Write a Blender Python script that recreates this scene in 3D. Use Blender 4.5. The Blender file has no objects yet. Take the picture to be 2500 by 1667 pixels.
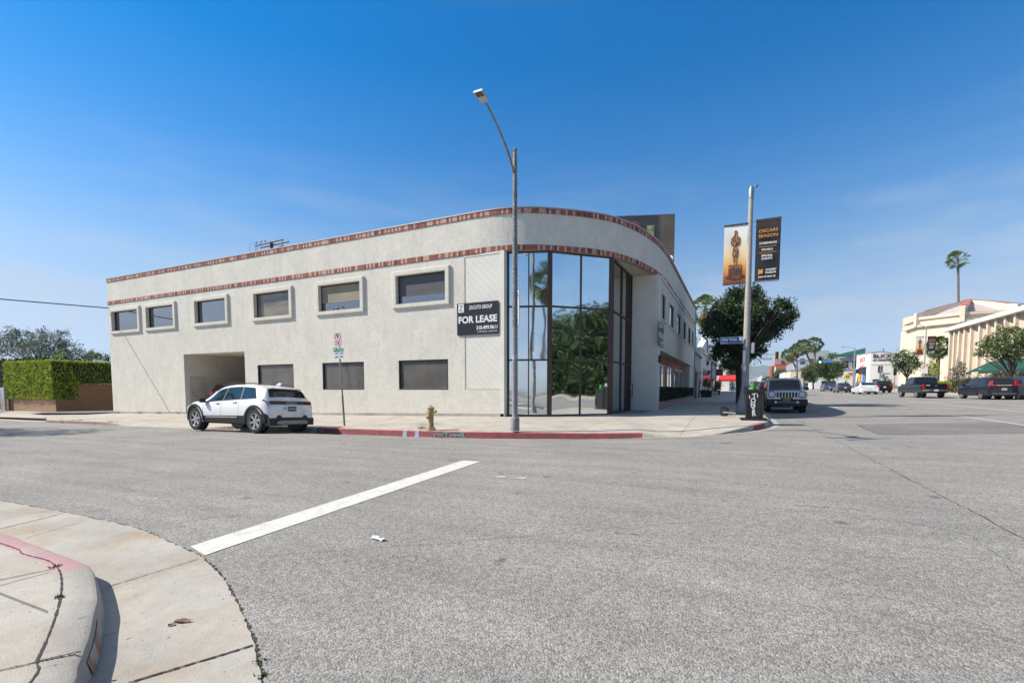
import bpy, bmesh, math, random
from mathutils import Vector, Matrix
R = math.radians
rnd = random.Random(7)
C = bpy.context.scene.collection
sc = bpy.context.scene

# ------------------------------------------------------------------ camera
F = 1163.0; YAW = R(25.3); PITCH = R(3.7); EYE = 1.35
cam_d = bpy.data.cameras.new("camera")
cam = bpy.data.objects.new("camera", cam_d); C.objects.link(cam)
cam_d.sensor_width = 36.0; cam_d.lens = F / 2500 * 36.0
cam_d.shift_y = 0.0763; cam_d.clip_end = 9000; cam_d.clip_start = .05
cam.location = (0, 0, EYE)
cam.rotation_euler = (R(90) - PITCH, 0, YAW)
sc.camera = cam

# ------------------------------------------------------------------ sun, sky, exposure
SUN_EL = R(41.5); SAZ = Vector((.905, .425)).normalized()
sun_d = bpy.data.lights.new("sun", 'SUN'); sun_d.energy = 3.95; sun_d.angle = R(.53); sun_d.color = (1, .93, .83)
sun = bpy.data.objects.new("sun", sun_d); C.objects.link(sun)
Lv = Vector((SAZ.x * math.cos(SUN_EL), SAZ.y * math.cos(SUN_EL), -math.sin(SUN_EL)))
sun.rotation_euler = Lv.to_track_quat('-Z', 'Y').to_euler()
w = bpy.data.worlds.new("World"); sc.world = w; w.use_nodes = True
nt = w.node_tree; nt.nodes.clear()
wo = nt.nodes.new('ShaderNodeOutputWorld'); bg = nt.nodes.new('ShaderNodeBackground')
sky = nt.nodes.new('ShaderNodeTexSky'); sky.sky_type = 'NISHITA'; sky.sun_disc = False
sky.sun_elevation = SUN_EL; sky.sun_rotation = math.atan2(-SAZ.x, -SAZ.y)
sky.air_density = 1.0; sky.dust_density = .5; sky.ozone_density = 2.6
# grade of the clear sky by elevation (pale horizon, deep blue above, zenith whitened out of view to add fill light)
tc0 = nt.nodes.new('ShaderNodeTexCoord'); sz = nt.nodes.new('ShaderNodeSeparateXYZ'); nt.links.new(tc0.outputs['Generated'], sz.inputs[0])
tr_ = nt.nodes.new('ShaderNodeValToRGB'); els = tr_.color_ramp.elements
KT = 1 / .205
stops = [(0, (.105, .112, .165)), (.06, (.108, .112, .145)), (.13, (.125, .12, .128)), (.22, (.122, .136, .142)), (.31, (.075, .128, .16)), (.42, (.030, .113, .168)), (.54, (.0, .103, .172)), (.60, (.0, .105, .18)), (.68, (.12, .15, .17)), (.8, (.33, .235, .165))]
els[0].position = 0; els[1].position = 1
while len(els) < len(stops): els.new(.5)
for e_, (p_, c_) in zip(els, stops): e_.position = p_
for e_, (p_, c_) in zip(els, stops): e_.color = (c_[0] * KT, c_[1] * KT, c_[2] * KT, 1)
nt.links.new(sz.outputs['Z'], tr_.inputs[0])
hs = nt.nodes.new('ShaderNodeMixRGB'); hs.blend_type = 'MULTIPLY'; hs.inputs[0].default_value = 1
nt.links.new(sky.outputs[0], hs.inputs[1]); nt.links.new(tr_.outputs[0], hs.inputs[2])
# thin real clouds of the sky: noise over the direction, only near the horizon
tc = nt.nodes.new('ShaderNodeTexCoord'); mp = nt.nodes.new('ShaderNodeMapping'); mp.inputs['Scale'].default_value = (1, 1, 5.5)
nz = nt.nodes.new('ShaderNodeTexNoise'); nz.inputs['Scale'].default_value = 2.3; nz.inputs['Detail'].default_value = 7; nz.inputs['Roughness'].default_value = .58
nt.links.new(tc.outputs['Generated'], mp.inputs[0]); nt.links.new(mp.outputs[0], nz.inputs['Vector'])
cr = nt.nodes.new('ShaderNodeValToRGB'); cr.color_ramp.elements[0].position = .47; cr.color_ramp.elements[1].position = .74
nt.links.new(nz.outputs['Fac'], cr.inputs[0])
sx = nt.nodes.new('ShaderNodeSeparateXYZ'); nt.links.new(tc.outputs['Generated'], sx.inputs[0])
mr = nt.nodes.new('ShaderNodeMapRange'); mr.inputs['From Min'].default_value = .0; mr.inputs['From Max'].default_value = .42
mr.inputs['To Min'].default_value = .95; mr.inputs['To Max'].default_value = 0
nt.links.new(sx.outputs['Z'], mr.inputs['Value'])
mm = nt.nodes.new('ShaderNodeMath'); mm.operation = 'MULTIPLY'
nt.links.new(cr.outputs[0], mm.inputs[0]); nt.links.new(mr.outputs[0], mm.inputs[1])
mx = nt.nodes.new('ShaderNodeMixRGB'); mx.inputs[2].default_value = (3.2, 3.45, 3.9, 1)
nt.links.new(mm.outputs[0], mx.inputs[0]); nt.links.new(hs.outputs[0], mx.inputs[1])
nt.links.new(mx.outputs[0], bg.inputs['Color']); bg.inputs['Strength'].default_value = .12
nt.links.new(bg.outputs[0], wo.inputs['Surface'])
sc.view_settings.view_transform = 'Standard'; sc.view_settings.look = 'None'
sc.view_settings.gamma = 1; sc.view_settings.exposure = .8
sc.cycles.max_bounces = 6; sc.cycles.transparent_max_bounces = 6
sc.cycles.use_denoising = True

# ------------------------------------------------------------------ terrain and pixel-to-place arithmetic
GA, GB = .011, .0075
def G(x, y): return GA * x + GB * y
def sst(t): t = min(1, max(0, t)); return t * t * (3 - 2 * t)
def zroad(x, y): return GA * x + GB * y - .14 * sst((y - 10.6) / 1.4) * sst(-x / 4)
_fw = Vector((-math.sin(YAW) * math.cos(PITCH), math.cos(YAW) * math.cos(PITCH), -math.sin(PITCH)))
_rt = Vector((math.cos(YAW), math.sin(YAW), 0)); _up = _rt.cross(_fw)
CXP, CYP = 1250.0, 949 + F * math.tan(PITCH)
def ray(x, y): return _fw + _rt * ((x - CXP) / F) - _up * ((y - CYP) / F)
def gp(x, y, h=0.):            # point of the sloping ground (plus h) seen at a photo pixel
    d = ray(x, y); t = (EYE - h) / (GA * d.x + GB * d.y - d.z)
    return Vector((t * d.x, t * d.y, EYE + t * d.z))
def pY(x, y, Y): d = ray(x, y); t = Y / d.y; return Vector((t * d.x, Y, EYE + t * d.z))
def pX(x, y, X): d = ray(x, y); t = X / d.x; return Vector((X, t * d.y, EYE + t * d.z))
def pD(x, y, D):               # point at horizontal distance D
    d = ray(x, y); t = D / math.hypot(d.x, d.y); return Vector((t * d.x, t * d.y, EYE + t * d.z))

# ------------------------------------------------------------------ helpers
class MB:
    """collects shapes into one mesh"""
    def __init__(s): s.v = []; s.f = []; s.mi = []; s.cur = 0
    def add(s, vs, fs):
        o = len(s.v); s.v += [tuple(v) for v in vs]
        for f in fs: s.f.append([o + i for i in f]); s.mi.append(s.cur)
        return s
    def box(s, x0, x1, y0, y1, z0, z1, M=None):
        vs = [Vector((x, y, z)) for z in (z0, z1) for y in (y0, y1) for x in (x0, x1)]
        if M is not None: vs = [M @ v for v in vs]
        return s.add(vs, [(0, 2, 3, 1), (4, 5, 7, 6), (0, 1, 5, 4), (2, 6, 7, 3), (0, 4, 6, 2), (1, 3, 7, 5)])
    def rbox(s, x0, x1, y0, y1, z0, z1, b=.01, M=None):   # bevelled box
        xs = [(x0, x0 + b, x1 - b, x1), (y0, y0 + b, y1 - b, y1), (z0, z0 + b, z1 - b, z1)]
        bm = bmesh.new(); bmesh.ops.create_cube(bm, size=1)
        for v in bm.verts:
            v.co = Vector(((x0 + x1) / 2 + v.co.x * (x1 - x0), (y0 + y1) / 2 + v.co.y * (y1 - y0), (z0 + z1) / 2 + v.co.z * (z1 - z0)))
        bmesh.ops.bevel(bm, geom=bm.edges[:], offset=b, segments=2, affect='EDGES')
        bm.verts.index_update()
        vs = [(M @ v.co if M is not None else v.co.copy()) for v in bm.verts]
        fs = [[v.index for v in f.verts] for f in bm.faces]; bm.free()
        return s.add(vs, fs)
    def tube(s, pts, rad, n=8, caps=True):
        pts = [Vector(p) for p in pts]
        if not hasattr(rad, '__len__'): rad = [rad] * len(pts)
        rings = []; ref = None
        for i, p in enumerate(pts):
            d = (pts[min(i + 1, len(pts) - 1)] - pts[max(i - 1, 0)]).normalized()
            if ref is None: ref = Vector((0, 0, 1)) if abs(d.z) < .9 else Vector((1, 0, 0))
            a = (ref - d * ref.dot(d)).normalized(); b = d.cross(a); ref = a
            rings.append([p + (a * math.cos(2 * math.pi * k / n) + b * math.sin(2 * math.pi * k / n)) * rad[i] for k in range(n)])
        vs = [v for r in rings for v in r]; fs = []
        for i in range(len(pts) - 1):
            for k in range(n): fs.append((i * n + k, i * n + (k + 1) % n, (i + 1) * n + (k + 1) % n, (i + 1) * n + k))
        if caps: fs.append(tuple(range(n))[::-1]); fs.append(tuple((len(pts) - 1) * n + k for k in range(n)))
        return s.add(vs, fs)
    def lathe(s, prof, n=16, M=None, caps=True):      # prof: (r, z) pairs
        vs = []; fs = []
        for r, z in prof:
            for k in range(n):
                v = Vector((r * math.cos(2 * math.pi * k / n), r * math.sin(2 * math.pi * k / n), z)); vs.append(M @ v if M is not None else v)
        for i in range(len(prof) - 1):
            for k in range(n): fs.append((i * n + k, i * n + (k + 1) % n, (i + 1) * n + (k + 1) % n, (i + 1) * n + k))
        if caps: fs.append(tuple(range(n))[::-1]); fs.append(tuple((len(prof) - 1) * n + k for k in range(n)))
        return s.add(vs, fs)
    def prism(s, poly, ax, a, b, M=None):  # polygon in the two other axes, extruded along ax from a to b
        def mk(p, t): return Vector({'x': (t, p[0], p[1]), 'y': (p[0], t, p[1]), 'z': (p[0], p[1], t)}[ax])
        vs = [mk(p, a) for p in poly] + [mk(p, b) for p in poly]; n = len(poly)
        if M is not None: vs = [M @ v for v in vs]
        return s.add(vs, [tuple(range(n))[::-1], tuple(range(n, 2 * n))] + [(i, (i + 1) % n, n + (i + 1) % n, n + i) for i in range(n)])
    def quad(s, a, b, c, d): return s.add([a, b, c, d], [(0, 1, 2, 3)])
    def build(s, name, mat, parent=None, smooth=False, fixn=True):
        me = bpy.data.meshes.new(name); me.from_pydata(s.v, [], s.f)
        for m_ in (mat if isinstance(mat, (list, tuple)) else [mat]): me.materials.append(m_)
        if isinstance(mat, (list, tuple)): me.polygons.foreach_set('material_index', s.mi)
        if fixn:
            bm = bmesh.new(); bm.from_mesh(me); bmesh.ops.recalc_face_normals(bm, faces=bm.faces[:]); bm.to_mesh(me); bm.free()
        if smooth:
            me.polygons.foreach_set('use_smooth', [True] * len(me.polygons))
            me.set_sharp_from_angle(angle=R(smooth if smooth > 1 else 40))
        me.update()
        o = bpy.data.objects.new(name, me); C.objects.link(o)
        if parent is not None: o.parent = parent
        return o
def tag(o, label=None, cat=None, group=None, kind=None):
    if label: o['label'] = label
    if cat: o['category'] = cat
    if group: o['group'] = group
    if kind: o['kind'] = kind
    return o
def thing(name, label, cat, loc=(0, 0, 0), rz=0, group=None):
    o = bpy.data.objects.new(name, None); C.objects.link(o); o.empty_display_size = .3
    o.location = loc; o.rotation_euler = (0, 0, rz)
    return tag(o, label, cat, group)
def kids(o): return [c for c in bpy.data.objects if c.parent == o]
def copy_tree(o, parent=None):
    c = o.copy(); C.objects.link(c)
    if parent is not None: c.parent = parent
    for ch in kids(o): copy_tree(ch, c)
    return c
def T(x, y, z, rz=0, rx=0, ry=0, s=1):
    return Matrix.Translation((x, y, z)) @ Matrix.Rotation(rz, 4, 'Z') @ Matrix.Rotation(ry, 4, 'Y') @ Matrix.Rotation(rx, 4, 'X') @ Matrix.Scale(s, 4)
_tx = {}
def textmesh(mb, txt, size, M, depth=.004, bold=0, align='CENTER', width=None, shear=0):
    """lettering as thin raised geometry in the local XZ plane of M, facing -Y"""
    cu = bpy.data.curves.new('t', 'FONT'); cu.body = txt; cu.size = size; cu.align_x = align; cu.align_y = 'CENTER'
    cu.extrude = depth / 2; cu.offset = bold; cu.resolution_u = 3; cu.shear = shear
    ob = bpy.data.objects.new('t', cu); C.objects.link(ob)
    dg = bpy.context.evaluated_depsgraph_get(); ev = ob.evaluated_get(dg); me = ev.to_mesh()
    vs = [v.co.copy() for v in me.vertices]; fs = [tuple(p.vertices) for p in me.polygons]
    ev.to_mesh_clear(); bpy.data.objects.remove(ob); bpy.data.curves.remove(cu)
    if width and vs:
        w0 = max(v.x for v in vs) - min(v.x for v in vs); k = width / max(w0, 1e-6)
        for v in vs: v.x *= k
    rot = M @ Matrix.Rotation(R(90), 4, 'X')
    mb.add([rot @ v for v in vs], fs)

# ------------------------------------------------------------------ materials
MT = {}
def nodes_of(name):
    m = bpy.data.materials.new(name); m.use_nodes = True; n = m.node_tree
    return m, n, n.nodes['Principled BSDF'], n.nodes.new, n.links.new
def pm(name, col, rough=.6, metal=0, col2=None, scale=4, det=4, bump=0, bscale=60, lo=.35, hi=.65, spec=.5, coat=0, fine=0, stretch=None, emit=None, obj=False):
    """painted/plain procedural surface: two tones mixed by noise, a fine grain and a bump"""
    m, n, b, N, L = nodes_of(name)
    if col2 is None: col2 = tuple(c * .86 for c in col)
    tcn = N('ShaderNodeTexCoord'); mpn = N('ShaderNodeMapping'); L(tcn.outputs['Object'], mpn.inputs[0])
    if stretch: mpn.inputs['Scale'].default_value = stretch
    nz = N('ShaderNodeTexNoise'); nz.inputs['Scale'].default_value = scale; nz.inputs['Detail'].default_value = det; L(mpn.outputs[0], nz.inputs['Vector'])
    mr = N('ShaderNodeMapRange'); mr.inputs['From Min'].default_value = lo; mr.inputs['From Max'].default_value = hi; L(nz.outputs['Fac'], mr.inputs['Value'])
    mx = N('ShaderNodeMixRGB'); mx.inputs[1].default_value = (*col, 1); mx.inputs[2].default_value = (*col2, 1); L(mr.outputs[0], mx.inputs[0])
    out = mx.outputs[0]
    if fine:
        n2 = N('ShaderNodeTexNoise'); n2.inputs['Scale'].default_value = bscale; n2.inputs['Detail'].default_value = 3; L(tcn.outputs['Object'], n2.inputs['Vector'])
        m2 = N('ShaderNodeMapRange'); m2.inputs['From Min'].default_value = .3; m2.inputs['From Max'].default_value = .7
        m2.inputs['To Min'].default_value = 1 - fine; m2.inputs['To Max'].default_value = 1 + fine; L(n2.outputs['Fac'], m2.inputs['Value'])
        mu = N('ShaderNodeVectorMath'); mu.operation = 'SCALE'; L(out, mu.inputs[0]); L(m2.outputs[0], mu.inputs['Scale']); out = mu.outputs[0]
    L(out, b.inputs['Base Color'])
    b.inputs['Roughness'].default_value = rough; b.inputs['Metallic'].default_value = metal; b.inputs['Specular IOR Level'].default_value = spec
    if coat: b.inputs['Coat Weight'].default_value = coat; b.inputs['Coat Roughness'].default_value = .04
    if bump:
        n3 = N('ShaderNodeTexNoise'); n3.inputs['Scale'].default_value = bscale; n3.inputs['Detail'].default_value = 4; L(tcn.outputs['Object'], n3.inputs['Vector'])
        bp = N('ShaderNodeBump'); bp.inputs['Strength'].default_value = bump; bp.inputs['Distance'].default_value = .01; L(n3.outputs['Fac'], bp.inputs['Height']); L(bp.outputs[0], b.inputs['Normal'])
    if emit: b.inputs['Emission Color'].default_value = (*emit[:3], 1); b.inputs['Emission Strength'].default_value = emit[3]
    MT[name] = m; return m

def asphalt(name, base=.285, tint=(1, .955, .875), patch=.0):
    m, n, b, N, L = nodes_of(name)
    ge = N('ShaderNodeNewGeometry'); P = ge.outputs['Position']
    def noise(s, d=2, ro=.5, vec=None):
        t = N('ShaderNodeTexNoise'); t.inputs['Scale'].default_value = s; t.inputs['Detail'].default_value = d; t.inputs['Roughness'].default_value = ro; L(vec or P, t.inputs['Vector']); return t.outputs['Fac']
    def mrange(v, a, c, d, e):
        t = N('ShaderNodeMapRange'); t.inputs['From Min'].default_value = a; t.inputs['From Max'].default_value = c; t.inputs['To Min'].default_value = d; t.inputs['To Max'].default_value = e; L(v, t.inputs['Value']); return t.outputs[0]
    def mul(a, c):
        t = N('ShaderNodeMath'); t.operation = 'MULTIPLY'; L(a, t.inputs[0]); L(c, t.inputs[1]); return t.outputs[0]
    vo = N('ShaderNodeTexVoronoi'); vo.inputs['Scale'].default_value = 95; L(P, vo.inputs['Vector'])
    bw = N('ShaderNodeSeparateXYZ'); L(vo.outputs['Color'], bw.inputs[0])
    stones = mrange(bw.outputs['X'], 0, 1, .66, 1.32)            # each stone its own tone
    vo2 = N('ShaderNodeTexVoronoi'); vo2.inputs['Scale'].default_value = 38; L(P, vo2.inputs['Vector'])
    b2 = N('ShaderNodeSeparateXYZ'); L(vo2.outputs['Color'], b2.inputs[0]); st2 = mrange(b2.outputs['X'], 0, 1, .84, 1.14)
    gr = mrange(noise(300, 2), .3, .7, .72, 1.28)
    md = mrange(noise(14, 6, .75), .3, .7, .87, 1.12)
    big = mrange(noise(.45, 7, .66), .3, .72, .85, 1.11)
    mpn = N('ShaderNodeMapping'); L(P, mpn.inputs[0]); mpn.inputs['Scale'].default_value = (.28, 2.4, 1)
    trk = mrange(noise(1.0, 5, .6, mpn.outputs[0]), .35, .68, 1.06, .86)      # worn streaks along the side street
    mpn2 = N('ShaderNodeMapping'); L(P, mpn2.inputs[0]); mpn2.inputs['Scale'].default_value = (9, 9, 1)
    pit = mrange(noise(2.6, 3, .4), .70, .76, 1, .55)
    k = mul(mul(mul(mul(mul(stones, gr), md), big), trk), mul(pit, st2))
    # fine wandering cracks
    wv = N('ShaderNodeTexVoronoi'); wv.feature = 'DISTANCE_TO_EDGE'; wv.inputs['Scale'].default_value = .16
    wn = N('ShaderNodeTexNoise'); wn.inputs['Scale'].default_value = 1.2; wn.inputs['Detail'].default_value = 5; L(P, wn.inputs['Vector'])
    va = N('ShaderNodeMixRGB'); va.inputs[0].default_value = .25; L(P, va.inputs[1]); L(wn.outputs['Color'], va.inputs[2]); L(va.outputs[0], wv.inputs['Vector'])
    ck = mrange(wv.outputs['Distance'], .0, .0016, .7, 1)
    k = mul(k, ck)
    sc_ = N('ShaderNodeVectorMath'); sc_.operation = 'SCALE'; sc_.inputs[0].default_value = tuple(base * t for t in tint); L(k, sc_.inputs['Scale'])
    L(sc_.outputs[0], b.inputs['Base Color']); b.inputs['Roughness'].default_value = .9; b.inputs['Specular IOR Level'].default_value = .25
    bp = N('ShaderNodeBump'); bp.inputs['Strength'].default_value = .8; bp.inputs['Distance'].default_value = .006
    L(vo.outputs['Distance'], bp.inputs['Height']); bp.invert = True; L(bp.outputs[0], b.inputs['Normal'])
    MT[name] = m; return m

def stucco(name, col, col2, streak=.1):
    m, n, b, N, L = nodes_of(name)
    P = N('ShaderNodeTexCoord').outputs['Object']
    def noise(s, d=2, vec=None, ro=.5):
        t = N('ShaderNodeTexNoise'); t.inputs['Scale'].default_value = s; t.inputs['Detail'].default_value = d; t.inputs['Roughness'].default_value = ro; L(vec or P, t.inputs['Vector']); return t
    mr = N('ShaderNodeMapRange'); mr.inputs['From Min'].default_value = .32; mr.inputs['From Max'].default_value = .68; L(noise(1.1, 7, None, .62).outputs['Fac'], mr.inputs['Value'])
    mx = N('ShaderNodeMixRGB'); mx.inputs[1].default_value = (*col, 1); mx.inputs[2].default_value = (*col2, 1); L(mr.outputs[0], mx.inputs[0])
    mp = N('ShaderNodeMapping'); mp.inputs['Scale'].default_value = (3.5, 3.5, .5); L(P, mp.inputs[0])
    ms = N('ShaderNodeMapRange'); ms.inputs['From Min'].default_value = .45; ms.inputs['From Max'].default_value = .8; ms.inputs['To Min'].default_value = 1; ms.inputs['To Max'].default_value = 1 - streak; L(noise(1.3, 5, mp.outputs[0]).outputs['Fac'], ms.inputs['Value'])
    mu = N('ShaderNodeVectorMath'); mu.operation = 'SCALE'; L(mx.outputs[0], mu.inputs[0]); L(ms.outputs[0], mu.inputs['Scale'])
    m2 = N('ShaderNodeMapRange'); m2.inputs['From Min'].default_value = .3; m2.inputs['From Max'].default_value = .7; m2.inputs['To Min'].default_value = .93; m2.inputs['To Max'].default_value = 1.06; L(noise(5.5, 6, None, .62).outputs['Fac'], m2.inputs['Value'])
    mu2 = N('ShaderNodeVectorMath'); mu2.operation = 'SCALE'; L(mu.outputs[0], mu2.inputs[0]); L(m2.outputs[0], mu2.inputs['Scale'])
    L(mu2.outputs[0], b.inputs['Base Color']); b.inputs['Roughness'].default_value = .92; b.inputs['Specular IOR Level'].default_value = .2
    bp = N('ShaderNodeBump'); bp.inputs['Strength'].default_value = .55; bp.inputs['Distance'].default_value = .03
    L(noise(9, 6, None, .65).outputs['Fac'], bp.inputs['Height']); L(bp.outputs[0], b.inputs['Normal'])
    MT[name] = m; return m

def concrete(name, col, joint=None, stain=.18, scale=1.0, jw=.012, off=(0, 0)):
    m, n, b, N, L = nodes_of(name)
    P = N('ShaderNodeNewGeometry').outputs['Position']
    def noise(s, d=2, ro=.5):
        t = N('ShaderNodeTexNoise'); t.inputs['Scale'].default_value = s; t.inputs['Detail'].default_value = d; t.inputs['Roughness'].default_value = ro; L(P, t.inputs['Vector']); return t.outputs['Fac']
    def mrange(v, a, c, d, e):
        t = N('ShaderNodeMapRange'); t.inputs['From Min'].default_value = a; t.inputs['From Max'].default_value = c; t.inputs['To Min'].default_value = d; t.inputs['To Max'].default_value = e; L(v, t.inputs['Value']); return t.outputs[0]
    def mul(a, c):
        t = N('ShaderNodeMath'); t.operation = 'MULTIPLY'; L(a, t.inputs[0]); L(c, t.inputs[1]); return t.outputs[0]
    k = mul(mul(mrange(noise(.9 * scale, 7, .65), .3, .7, 1 - stain, 1 + stain * .6), mrange(noise(12, 5, .7), .3, .7, .93, 1.07)), mrange(noise(170, 3, .7), .3, .7, .84, 1.16))
    k = mul(k, mrange(noise(5.5, 2, .4), .72, .78, 1, .6))      # spots: gum and oil
    k = mul(k, mrange(noise(31, 1, .4), .745, .77, 1, .45))
    if joint:
        sp = N('ShaderNodeSeparateXYZ'); L(P, sp.inputs[0])
        for ax, per, o in (('X', joint[0], off[0]), ('Y', joint[1], off[1])):
            if not per: continue
            a = N('ShaderNodeMath'); a.operation = 'ADD'; a.inputs[1].default_value = o + 1000 * per; L(sp.outputs[ax], a.inputs[0])
            f = N('ShaderNodeMath'); f.operation = 'MODULO'; f.inputs[1].default_value = per; L(a.outputs[0], f.inputs[0])
            g = N('ShaderNodeMath'); g.operation = 'SUBTRACT'; g.inputs[1].default_value = per / 2; L(f.outputs[0], g.inputs[0])
            h = N('ShaderNodeMath'); h.operation = 'ABSOLUTE'; L(g.outputs[0], h.inputs[0])
            k = mul(k, mrange(h.outputs[0], jw * .5, jw, .42, 1))
    s = N('ShaderNodeVectorMath'); s.operation = 'SCALE'; L(k, s.inputs['Scale'])
    tn = N('ShaderNodeMixRGB'); tn.inputs[1].default_value = (*col, 1); tn.inputs[2].default_value = (col[0] * .90, col[1] * .80, col[2] * .70, 1); L(mrange(noise(1.7 * scale, 6, .6), .46, .70, 0, 1), tn.inputs[0]); L(tn.outputs[0], s.inputs[0])
    L(s.outputs[0], b.inputs['Base Color']); b.inputs['Roughness'].default_value = .88; b.inputs['Specular IOR Level'].default_value = .25
    bp = N('ShaderNodeBump'); bp.inputs['Strength'].default_value = .5; bp.inputs['Distance'].default_value = .006
    L(noise(110, 4), bp.inputs['Height']); L(bp.outputs[0], b.inputs['Normal'])
    MT[name] = m; return m

def bricktex(name, ax='XZ', bw=.22, bh=.075, c1=(.30, .085, .05), c2=(.16, .05, .035), white=.4, mortar=(.42, .36, .30)):
    """brick courses with whitewashed remains; ax picks the plane"""
    m, n, b, N, L = nodes_of(name)
    P = N('ShaderNodeTexCoord').outputs['Object']; sp = N('ShaderNodeSeparateXYZ'); L(P, sp.inputs[0])
    cb = N('ShaderNodeCombineXYZ'); L(sp.outputs[ax[0]], cb.inputs[0]); L(sp.outputs[ax[1]], cb.inputs[1])
    br = N('ShaderNodeTexBrick'); br.inputs['Scale'].default_value = 1; br.inputs['Brick Width'].default_value = bw; br.inputs['Row Height'].default_value = bh
    br.inputs['Mortar Size'].default_value = .008; br.inputs['Color1'].default_value = (*c1, 1); br.inputs['Color2'].default_value = (*c2, 1); br.inputs['Mortar'].default_value = (*mortar, 1); br.inputs['Bias'].default_value = 0
    L(cb.outputs[0], br.inputs['Vector'])
    nz = N('ShaderNodeTexNoise'); nz.inputs['Scale'].default_value = 9; nz.inputs['Detail'].default_value = 4; L(P, nz.inputs['Vector'])
    mr = N('ShaderNodeMapRange'); mr.inputs['From Min'].default_value = .56; mr.inputs['From Max'].default_value = .64; mr.inputs['To Max'].default_value = white; L(nz.outputs['Fac'], mr.inputs['Value'])
    mx = N('ShaderNodeMixRGB'); mx.inputs[2].default_value = (.62, .52, .42, 1); L(mr.outputs[0], mx.inputs[0]); L(br.outputs['Color'], mx.inputs[1])
    L(mx.outputs[0], b.inputs['Base Color']); b.inputs['Roughness'].default_value = .9
    bp = N('ShaderNodeBump'); bp.inputs['Strength'].default_value = .6; bp.inputs['Distance'].default_value = .01; L(br.outputs['Fac'], bp.inputs['Height']); bp.invert = True; L(bp.outputs[0], b.inputs['Normal'])
    MT[name] = m; return m

def mirror_glass(name, col=(.6, .68, .72), rough=.015, wav=.03, ws=1.2, dirt=.12):
    m, n, b, N, L = nodes_of(name)
    P = N('ShaderNodeTexCoord').outputs['Object']
    b.inputs['Metallic'].default_value = 1
    nz = N('ShaderNodeTexNoise'); nz.inputs['Scale'].default_value = 1.4; nz.inputs['Detail'].default_value = 5; L(P, nz.inputs['Vector'])
    mx = N('ShaderNodeMixRGB'); mx.inputs[1].default_value = (*col, 1); mx.inputs[2].default_value = (*[c * (1 - dirt) for c in col], 1); L(nz.outputs['Fac'], mx.inputs[0]); L(mx.outputs[0], b.inputs['Base Color'])
    r2 = N('ShaderNodeMapRange'); r2.inputs['To Min'].default_value = rough * .3; r2.inputs['To Max'].default_value = rough * 2; L(nz.outputs['Fac'], r2.inputs['Value']); L(r2.outputs[0], b.inputs['Roughness'])
    n2 = N('ShaderNodeTexNoise'); n2.inputs['Scale'].default_value = ws; n2.inputs['Detail'].default_value = 1; L(P, n2.inputs['Vector'])
    bp = N('ShaderNodeBump'); bp.inputs['Strength'].default_value = 1; bp.inputs['Distance'].default_value = wav; L(n2.outputs['Fac'], bp.inputs['Height']); L(bp.outputs[0], b.inputs['Normal'])
    MT[name] = m; return m

def leafmat(name, c1, c2, c3=None, trans=.25):
    m, n, b, N, L = nodes_of(name)
    P = N('ShaderNodeNewGeometry').outputs['Position']
    nz = N('ShaderNodeTexNoise'); nz.inputs['Scale'].default_value = 1.7; nz.inputs['Detail'].default_value = 3; L(P, nz.inputs['Vector'])
    n2 = N('ShaderNodeTexWhiteNoise'); vm = N('ShaderNodeVectorMath'); vm.operation = 'SNAP'; vm.inputs[1].default_value = (.11, .11, .11); L(P, vm.inputs[0]); L(vm.outputs[0], n2.inputs['Vector'])
    ad = N('ShaderNodeMath'); ad.operation = 'ADD'; L(nz.outputs['Fac'], ad.inputs[0])
    m_ = N('ShaderNodeMath'); m_.operation = 'MULTIPLY_ADD'; m_.inputs[1].default_value = .7; m_.inputs[2].default_value = -.35; L(n2.outputs['Value'], m_.inputs[0]); L(m_.outputs[0], ad.inputs[1])
    cr = N('ShaderNodeValToRGB'); e = cr.color_ramp.elements; e[0].position = .2; e[0].color = (*c1, 1); e[1].position = .75; e[1].color = (*c2, 1)
    if c3: q = e.new(.95); q.color = (*c3, 1)
    L(ad.outputs[0], cr.inputs[0]); L(cr.outputs[0], b.inputs['Base Color']); b.inputs['Roughness'].default_value = .55; b.inputs['Specular IOR Level'].default_value = .35
    if trans:
        tr = N('ShaderNodeBsdfTranslucent'); L(cr.outputs[0], tr.inputs['Color']); ms = N('ShaderNodeMixShader'); ms.inputs[0].default_value = trans
        L(b.outputs[0], ms.inputs[1]); L(tr.outputs[0], ms.inputs[2]); L(ms.outputs[0], n.nodes['Material Output'].inputs['Surface'])
    MT[name] = m; return m

asphalt('asphalt'); asphalt('asphalt_dark', .215, (1, .94, .91))
stucco('stucco', (.675, .64, .555), (.60, .575, .50), .08)
stucco('stucco_white', (.74, .74, .71), (.66, .66, .64), .06)
stucco('stucco_cream', (.74, .65, .51), (.64, .54, .40), .06)
stucco('stucco_tan', (.60, .48, .375), (.54, .43, .335), .06)
stucco('stucco_gray', (.42, .44, .43), (.35, .37, .36), .1)
concrete('sidewalk', (.44, .41, .355), (2.8, 2.45), .14)
concrete('gutter', (.41, .385, .335), None, .2)
concrete('kerb_plain', (.41, .385, .34), None, .2)
concrete('kerb_old', (.25, .17, .15), None, .35, 3)
pm('kerb_red', (.26, .055, .06), .8, col2=(.13, .06, .06), scale=4, lo=.42, hi=.72, fine=.2, bscale=30); concrete('kerb_redtop', (.46, .22, .21), None, .35, 4)
pm('kerb_pink', (.44, .265, .27), .9, col2=(.42, .35, .31), scale=5, lo=.45, hi=.75, fine=.12, bscale=130, bump=.3)
concrete('pole_concrete', (.36, .36, .36), None, .1)
bricktex('brick_front', 'YZ', c1=(.50, .17, .09), c2=(.28, .10, .06)); bricktex('brick_planter', 'YZ', white=.6, c1=(.50, .22, .17), c2=(.32, .14, .12))
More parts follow.
